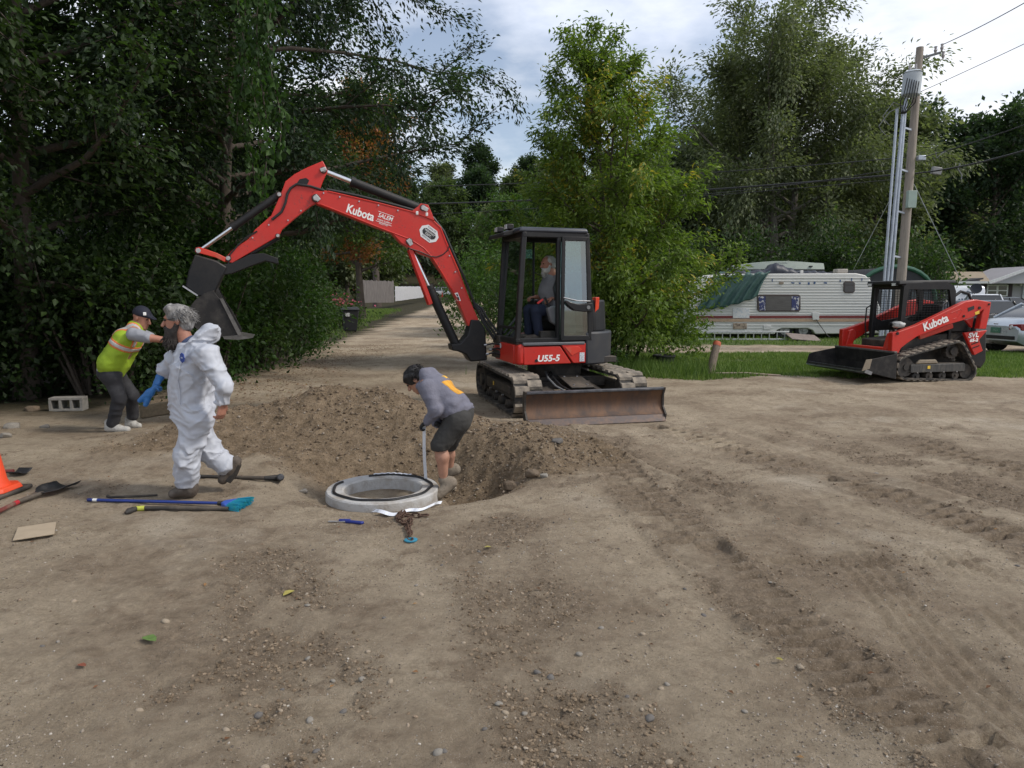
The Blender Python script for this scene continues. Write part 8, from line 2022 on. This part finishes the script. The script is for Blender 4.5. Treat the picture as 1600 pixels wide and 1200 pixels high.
# wood on the rising ground far behind: copies of three kinds
rg = np.random.RandomState(4)
spots = []
for row, (y0, step) in enumerate(((92, 9), (112, 9), (136, 10), (164, 10), (186, 10), (210, 11))):
    x = -.72 * y0 - 6
    while x < .80 * y0 + 6:
        xx, yy = x + rg.uniform(-2, 2), y0 + rg.uniform(-5, 5)
        road = -1.5 - .09 * yy
        if abs(xx - road) > (9.0 if yy < 156 else -9): spots.append((xx, yy))
        x += step * rg.uniform(.85, 1.15)
for k, (x, y) in enumerate(spots):
    kind = rg.choice(3); big = rg.uniform(.85, 1.2)
    tree('wood_tree', ('rounded olive green tree in the far wood', 'dark green tree in the far wood', 'pale green tree in the far wood')[kind], (x, y), (17, 19, 15)[kind], (5.6, 5.2, 5.4)[kind], 200 + kind, 26, 8, 15000, .55, .34, (F_FAR, F_FARD, F_WILLOW)[kind], h0=.08, clump=.62, trunk_r=.3, shape='oval', group=('olive trees of the far wood', 'dark trees of the far wood', 'pale trees of the far wood')[kind], key='wood%d' % kind, rot=rg.rand() * 6.28, sc=big * (1.2 if y > 150 else 1))
# ------------------------------------------------------------------ ring, sealant, strips, tools
CONC = mat('concrete', (.44, .435, .425), .85, scale=5, color2=(.25, .21, .165), thr=(.46, .74), bump=.3, bscale=70)
RZ = -.19                                            # ring underside
RT = RZ + .155
b = MB(); b.lathe([(.345, RZ), (.505, RZ), (.51, RZ + .02), (.505, RT - .012), (.495, RT), (.36, RT), (.348, RT - .01)], 72, (RING.x, RING.y, 0), closed=True)
_q = np.array([tuple(p) for p in b.v]); _k = .006 * vn3(_q[:, 0] * 9, _q[:, 1] * 9, _q[:, 2] * 9) + .004 * vn3(_q[:, 0] * 26, _q[:, 1] * 26, _q[:, 2] * 26)
b.v = [Vector((RING.x + (p[0] - RING.x) * (1 + k), RING.y + (p[1] - RING.y) * (1 + k), p[2])) for p, k in zip(_q, _k)]
tag(b.build('concrete_ring', CONC, None, smooth=True), 'flat grey concrete manhole ring lying in the dug hollow', 'manhole ring')
BUT = mat('butyl_black', (.010, .010, .011), .45, scale=14, var=.4, bump=.3)
def arc(a0, a1, r, n=60): return [Vector((RING.x + (r + .006 * math.sin(9 * t)) * math.cos(t), RING.y + (r + .006 * math.sin(9 * t)) * math.sin(t), RT + .008)) for t in np.linspace(a0, a1, n)]
b = MB(); b.tube(arc(math.radians(158), math.radians(395), .435), .0135, n=8); b.v = [Vector((p.x, p.y, RT + .0005 + max(0, (p.z - RT) * .9))) for p in b.v]
tag(b.build('sealant_rope', BUT, None, smooth=True), 'black rope of sealant pressed round the top of the concrete ring', 'sealant')
b = MB(); b.tube(arc(math.radians(36), math.radians(118), .435, 30), .0135, n=8); b.v = [Vector((p.x, p.y, RT + .0005 + max(0, (p.z - RT) * .9))) for p in b.v]
tag(b.build('sealant_rope', BUT, None, smooth=True), 'short length of sealant still under its white backing on the ring', 'sealant')
PAPER = mat('backing_paper', (.70, .73, .79), .6, scale=8, var=.04)
def strip(name, pts, w, side, label, cat):
    rows = [[p - s * (w / 2), p, p + s * (w / 2)] for p, s in zip(pts, side)]
    o = sheet(name, rows, PAPER, label, cat, .0006); o.data.polygons.foreach_set('use_smooth', [False] * len(o.data.polygons)); return o
pts = arc(math.radians(62), math.radians(112), .435, 20); pts = [p + Vector((0, 0, .014 + .003 * math.sin(i * 2.2))) for i, p in enumerate(pts)]
strip('backing_strip', pts, .03, [(p - Vector((RING.x, RING.y, p.z))).normalized() for p in pts], 'crumpled white backing strip lying on the far rim of the ring', 'paper strip')
a = at_y(663, 661, W_Y + .02); e = Vector((RING.x + .435 * math.cos(math.radians(34)), RING.y + .435 * math.sin(math.radians(34)), RT + .012))
pts = []
for t in np.linspace(0, 1, 24):
    p = a.lerp(e, t); p.x += -.008 * math.sin(PI * t); pts.append(p)
strip('backing_strip', pts, .032, [Vector((.92, -.35, 0)).normalized() for t in pts], 'white backing strip pulled taut from the gloved hand to the ring', 'paper strip')
pts = []
for t in np.linspace(0, 1, 40):
    px = 548 + 142 * t; py = 789 + 14 * math.sin(PI * min(1, t * 1.05)) - 3 * t + 1.5 * math.sin(17 * t)
    p = at_z(px, py, -.05)
    for _ in range(4): p = at_z(px, py, max(gz(p.x + dx, p.y + dy) for dx in (-.04, 0, .04) for dy in (-.04, 0, .04)) + .012)
    p.z += .004 * math.sin(23 * t); pts.append(p)
strip('backing_strip', pts, .06, [Vector((.1, .9, .12)).normalized() for t in pts], 'long white backing strip lying on the dirt before the ring', 'paper strip')

def ground_pt(px, py, up=0.0):
    p = at_z(px, py, 0)
    for _ in range(5): p = at_z(px, py, gz(p.x, p.y) + up)
    return p
# chain with blue swivel plate
CH = mat('chain_rust', (.10, .06, .042), .7, .5, scale=30, var=.4, bump=.2)
path = [(626, 803), (622, 805), (628, 808), (633, 803), (627, 802), (622, 808), (624, 814), (630, 818), (636, 815), (641, 812), (640, 818), (636, 822), (638, 828), (641, 834), (640, 840), (642, 844)]
Rc = thing('chain', 'rusty steel chain lying heaped before the ring', 'chain', tuple(ground_pt(634, 815)))
def link_me():
    b = MB(); n = 16; pts = []
    for i in range(n + 1):
        t = 2 * PI * i / n; pts.append(Vector((.030 * math.cos(t) + (.012 if math.cos(t) > 0 else -.012), .017 * math.sin(t), 0)))
    b.tube(pts, .0065, n=6, cap=False); me = bpy.data.meshes.new('chain_link'); me.from_pydata([tuple(v) for v in b.v], [], b.f); me.materials.append(CH); me.polygons.foreach_set('use_smooth', [True] * len(me.polygons)); return me
lm = link_me()
def links(path):
    P = [ground_pt(a, c, .012) for a, c in path]; pos = []
    for p, q in zip(P[:-1], P[1:]):
        n = max(1, int(round((q - p).length / .052)))
        for k in range(n): pos.append((p.lerp(q, (k + .5) / n), q - p))
    for i, (p, d) in enumerate(pos):
        o = bpy.data.objects.new('chain_link', lm); COL.objects.link(o); o.parent = Rc; o.location = p - root_loc(Rc) + Vector((0, 0, .004 * (i % 3)))
        o.rotation_euler = (PI / 2 * (i % 2) * .8 + rnd.uniform(-.2, .2), rnd.uniform(-.15, .15), math.atan2(d.y, d.x) + rnd.uniform(-.2, .2))
links(path); links([(634, 805), (644, 806), (655, 807), (668, 806)])
b = MB(); c = ground_pt(642, 845); b.lathe([(.018, .004), (.045, .002), (.047, .010), (.030, .016), (.018, .014)], 24, c, closed=True); b.build('swivel_plate', mat('plate_blue', (.03, .22, .33), .45, scale=20, color2=(.10, .12, .13), thr=(.55, .75)), Rc, smooth=True)
# utility knife
R = thing('utility_knife', 'blue and white utility knife lying on the dirt before the ring', 'knife', tuple(ground_pt(540, 815)))
k0, k1, k2 = ground_pt(513, 814.5, .008), ground_pt(541, 814.5, .01), ground_pt(567, 817, .01)
BL = mat('knife_blue', (.015, .03, .20), .4)
b = MB(); b.bar(k1, k2, .030, .020); b.build('grip', BL, R, bevel=.006)
b = MB(); b.bar(k1 + Vector((-.06, .015, .004)), k1 + Vector((.03, .012, .004)), .022, .018); b.build('slider', BL, R, bevel=.005)
b = MB(); b.bar(k0, k1, .018, .006); b.build('knife_blade', mat('blade_bright', (.62, .63, .65), .3, .6), R)
# broom
R = thing('push_broom', 'broom with a blue handle and teal bristles lying on the dirt', 'broom', tuple(ground_pt(250, 783)))
h0_, h1_ = ground_pt(138, 781, .02), ground_pt(350, 786.5, .03)
b = MB(); b.cyl(h0_, h1_, .013, n=12); hd = b.build('handle', mat('handle_blue', (.012, .035, .20), .4, scale=9, var=.2), R, smooth=True)
d = (h1_ - h0_).normalized()
b = MB(); b.cyl(h0_ + d * .045, h0_ + d * .085, .0138, n=12); b.build('label_band', WHITE_P, hd, smooth=True)
b = MB(); b.cyl(h0_ - d * .004, h0_ + d * .02, .0145, n=12); b.build('end_cap', mat('cap_blue', (.01, .02, .12), .4), hd, smooth=True)
s = Vector((-d.y, d.x, 0)); z_ = Vector((0, 0, 1)); w0, w1 = h1_ - d * .01, h1_ + d * .07
b = MB(); b.prism([w0 - s * .03 - z_ * .022, w0 + s * .03 - z_ * .022, w0 + s * .03 + z_ * .02, w0 - s * .03 + z_ * .02], [w1 - s * .10 - z_ * .022, w1 + s * .10 - z_ * .022, w1 + s * .10 + z_ * .02, w1 - s * .10 + z_ * .02]); b.build('broom_head', mat('broom_blue', (.03, .09, .40), .4), R, bevel=.01)
b = MB(); b.cyl(h1_ - d * .05, h1_ + d * .02, .02, n=12); b.build('socket', BLACK, R, smooth=True)
b = MB(); r2 = random.Random(5)
for k in range(260):
    u = r2.uniform(-1, 1); zz = r2.uniform(-.02, .02); p = w1 + s * .095 * u + z_ * zz; q = w1 + d * r2.uniform(.10, .135) + s * (.125 * u + r2.uniform(-.012, .012)) + z_ * (zz * 1.3 + r2.uniform(-.006, .004)); b.bar(p, q, .004)
tag(b.build('bristles', mat('bristle_teal', (.015, .28, .42), .5, scale=30, color2=(.03, .30, .20), thr=(.5, .7)), R), kind='stuff')
# black digging bar with yellow collar
R = thing('digging_bar', 'black steel bar with a yellow collar lying beside the broom', 'pry bar', tuple(ground_pt(280, 796)))
p0, p1, p2, p3 = ground_pt(201, 799, .02), ground_pt(212, 795, .02), ground_pt(222, 794, .02), ground_pt(357, 795, .02)
b = MB(); b.tube([p2, p2.lerp(p3, .3) + Vector((0, .004, 0)), p2.lerp(p3, .7), p3], .017, n=10); b.build('shaft', BLACK_DUSTY, R, smooth=True)
b = MB(); b.tube([p1 - Vector((.015, 0, 0)), p2 + Vector((.02, 0, 0))], .021, n=10); b.build('yellow_collar', mat('collar_yellow', (.42, .45, .06), .6, scale=20, var=.2), R, smooth=True)
b = MB(); b.tube([p0 + Vector((-.01, -.03, -.004)), p0, p1], [.012, .026, .022], n=10); b.build('tip', BLACK_DUSTY, R, smooth=True)
# thin black bar behind the broom
b = MB(); b.tube([ground_pt(168, 775, .012), ground_pt(172, 776.5, .012), ground_pt(205, 775.5, .014), ground_pt(246, 773.5, .012)], [.014, .010, .010, .008], n=8); tag(b.build('pry_bar', BLACK_DUSTY, None, smooth=True), 'thin black pry bar lying behind the broom handle', 'pry bar')
# sledgehammer
R = thing('sledgehammer', 'black sledgehammer lying behind the striding man', 'sledgehammer', tuple(ground_pt(380, 746)))
s0, s1, s2 = ground_pt(308, 744, .02), ground_pt(415, 747, .035), ground_pt(437, 746.5, .05)
b = MB(); b.tube([s0, s0.lerp(s1, .5), s1], [.016, .017, .019], n=10); b.build('handle', BLACK_DUSTY, R, smooth=True)
b = MB(); b.tube([s1 - (s2 - s1) * .1, s1.lerp(s2, .5), s2], [.02, .026, .032], n=10); b.build('overstrike_guard', BLACK, R, smooth=True)
hx = Vector((.35, -.75, .25)).normalized(); b = MB(); b.tube([s2 - hx * .085, s2 - hx * .075, s2 - hx * .03, s2 + hx * .03, s2 + hx * .075, s2 + hx * .085], [.026, .036, .032, .032, .036, .026], n=8); b.build('hammer_head', mat('hammer_steel', (.07, .07, .075), .5, .6, scale=20, var=.4), R, bevel=.004)
# square shovel
R = thing('shovel', 'square mouthed shovel with a red and black handle on the dirt', 'shovel', tuple(ground_pt(60, 775)))
q0, q1, q2 = ground_pt(-60, 827, .03), ground_pt(28, 784.5, .03), ground_pt(62, 772, .035)
b = MB(); b.tube([q0, q1], .018, n=12); b.build('handle', mat('fibreglass_red', (.14, .03, .025), .6, scale=9, color2=(.2, .16, .12), thr=(.5, .8)), R, smooth=True)
b = MB(); b.tube([q1 - (q1 - q0).normalized() * .06, q1], .0195, n=12); b.build('red_collar', mat('collar_red', (.38, .02, .03), .5), R, smooth=True)
b = MB(); b.tube([q1, q1.lerp(q2, .6), q2 + (q2 - q1) * .15], [.021, .022, .018], n=12); b.build('ferrule', BLACK_DUSTY, R, smooth=True)
dv = (q2 - q1); dv.z = 0; dv.normalize(); sv = Vector((-dv.y, dv.x, 0))
rows = []
for i in range(9):
    u = i / 8; w = .045 + (.125 - .045) * min(1, u * 3.2); row = []
    for j in range(9):
        v = j / 4 - 1; p = q2 + dv * (.33 * u) + sv * w * v; p.z = gz(p.x, p.y) + .018 + .04 * abs(v) ** 3 * min(1, u * 2) + .03 * (1 - u) ** 2
        row.append(p - root_loc(R))
    rows.append(row)
so = sheet('shovel_blade', rows, mat('shovel_steel', (.035, .035, .038), .5, .5, scale=8, color2=(.14, .13, .12), thr=(.5, .85)), None, None, .004); so.parent = R
# second shovel blade behind the cone
p = ground_pt(42, 744); R = thing('shovel', 'dark shovel blade lying just behind the orange cone', 'shovel', tuple(p))
rows = [[p + Vector((-.13 + .13 * i / 5, -.09 + .18 * j / 6, .03 + .03 * abs(j / 3 - 1) ** 2)) - root_loc(R) for j in range(7)] for i in range(6)]
so = sheet('shovel_blade', rows, MATS['shovel_steel'], None, None, .004); so.parent = R
b = MB(); b.tube([p + Vector((-.12, 0, .05)), p + Vector((-.5, -.08, .05))], .018, n=10); b.build('handle', MATS['fibreglass_red'], R, smooth=True)
# near cone and cardboard
c = ground_pt(-14, 772); cone('traffic_cone', 'orange traffic cone on a black base standing beside the shovel', c, 1.0)
cb = [ground_pt(a, c_, .012) for a, c_ in ((28, 825), (88, 816), (85, 835), (20, 845))]
b = MB(); b.prism(cb, [p + Vector((0, 0, .005)) for p in cb]); tag(b.build('cardboard', mat('cardboard', (.36, .29, .205), .9, scale=10, var=.1), None), 'flat torn piece of tan cardboard on the dirt', 'cardboard')
# concrete block
c = ground_pt(108, 641); R = thing('concrete_block', 'grey hollow concrete block on its side under the trees', 'concrete block', tuple(c))
M = Matrix.Translation(c) @ Matrix.Rotation(.15, 4, 'Z'); CB = mat('block_grey', (.24, .225, .20), .95, scale=12, var=.2, bump=.3)
b = MB(M)
for z in (.018, .182): b.box((0, 0, z), (.46, .20, .036))
b.build('shell', CB, R, bevel=.004)
for x in (-.212, -.075, .075, .212):
    b = MB(M); b.box((x, 0, .10), (.036, .198, .128)); b.build('web', CB, R)
# old plank and pail beyond the man in white
p, q = ground_pt(220, 655), ground_pt(262, 650); b = MB(); b.bar(p + Vector((0, 0, .1)), q + Vector((0, .2, .1)), .06, .18); tag(b.build('timber', mat('timber_mossy', (.16, .125, .08), .95, scale=9, var=.3, bump=.3, stretch=(1, 3, 3)), None, bevel=.015), 'short squared timber lying behind the man in white', 'timber')
# weathered shed wall half hidden in the wood
Rs = thing('old_shed', 'decaying plank shed half swallowed by the dark bushes', 'shed', (-10.2, 13.9, gz(-10.2, 13.9)))
SHW = mat('shed_grey', (.22, .20, .19), .95, scale=6, var=.35, bump=.2, stretch=(3, 3, .4))
for k in range(12):
    x = -11.6 + k * .24; b = MB(); b.box((x, 13.6 + rnd.uniform(-.01, .01), 1.25 + rnd.uniform(-.03, .03)), (.22, .03, 2.5)); b.build('plank', SHW, Rs)
b = MB(); b.prism([(-11.9, 13.3, 2.5), (-8.6, 13.3, 2.5), (-8.6, 13.3, 2.6), (-11.9, 13.3, 2.6)], [(-11.9, 16, 3.1), (-8.6, 16, 3.1), (-8.6, 16, 3.2), (-11.9, 16, 3.2)]); b.build('roof', BLACK_DUSTY, Rs)
b = MB(); b.box((-10.2, 15, 1.2), (3.0, 2.6, 2.4)); b.build('wall', SHW, Rs)
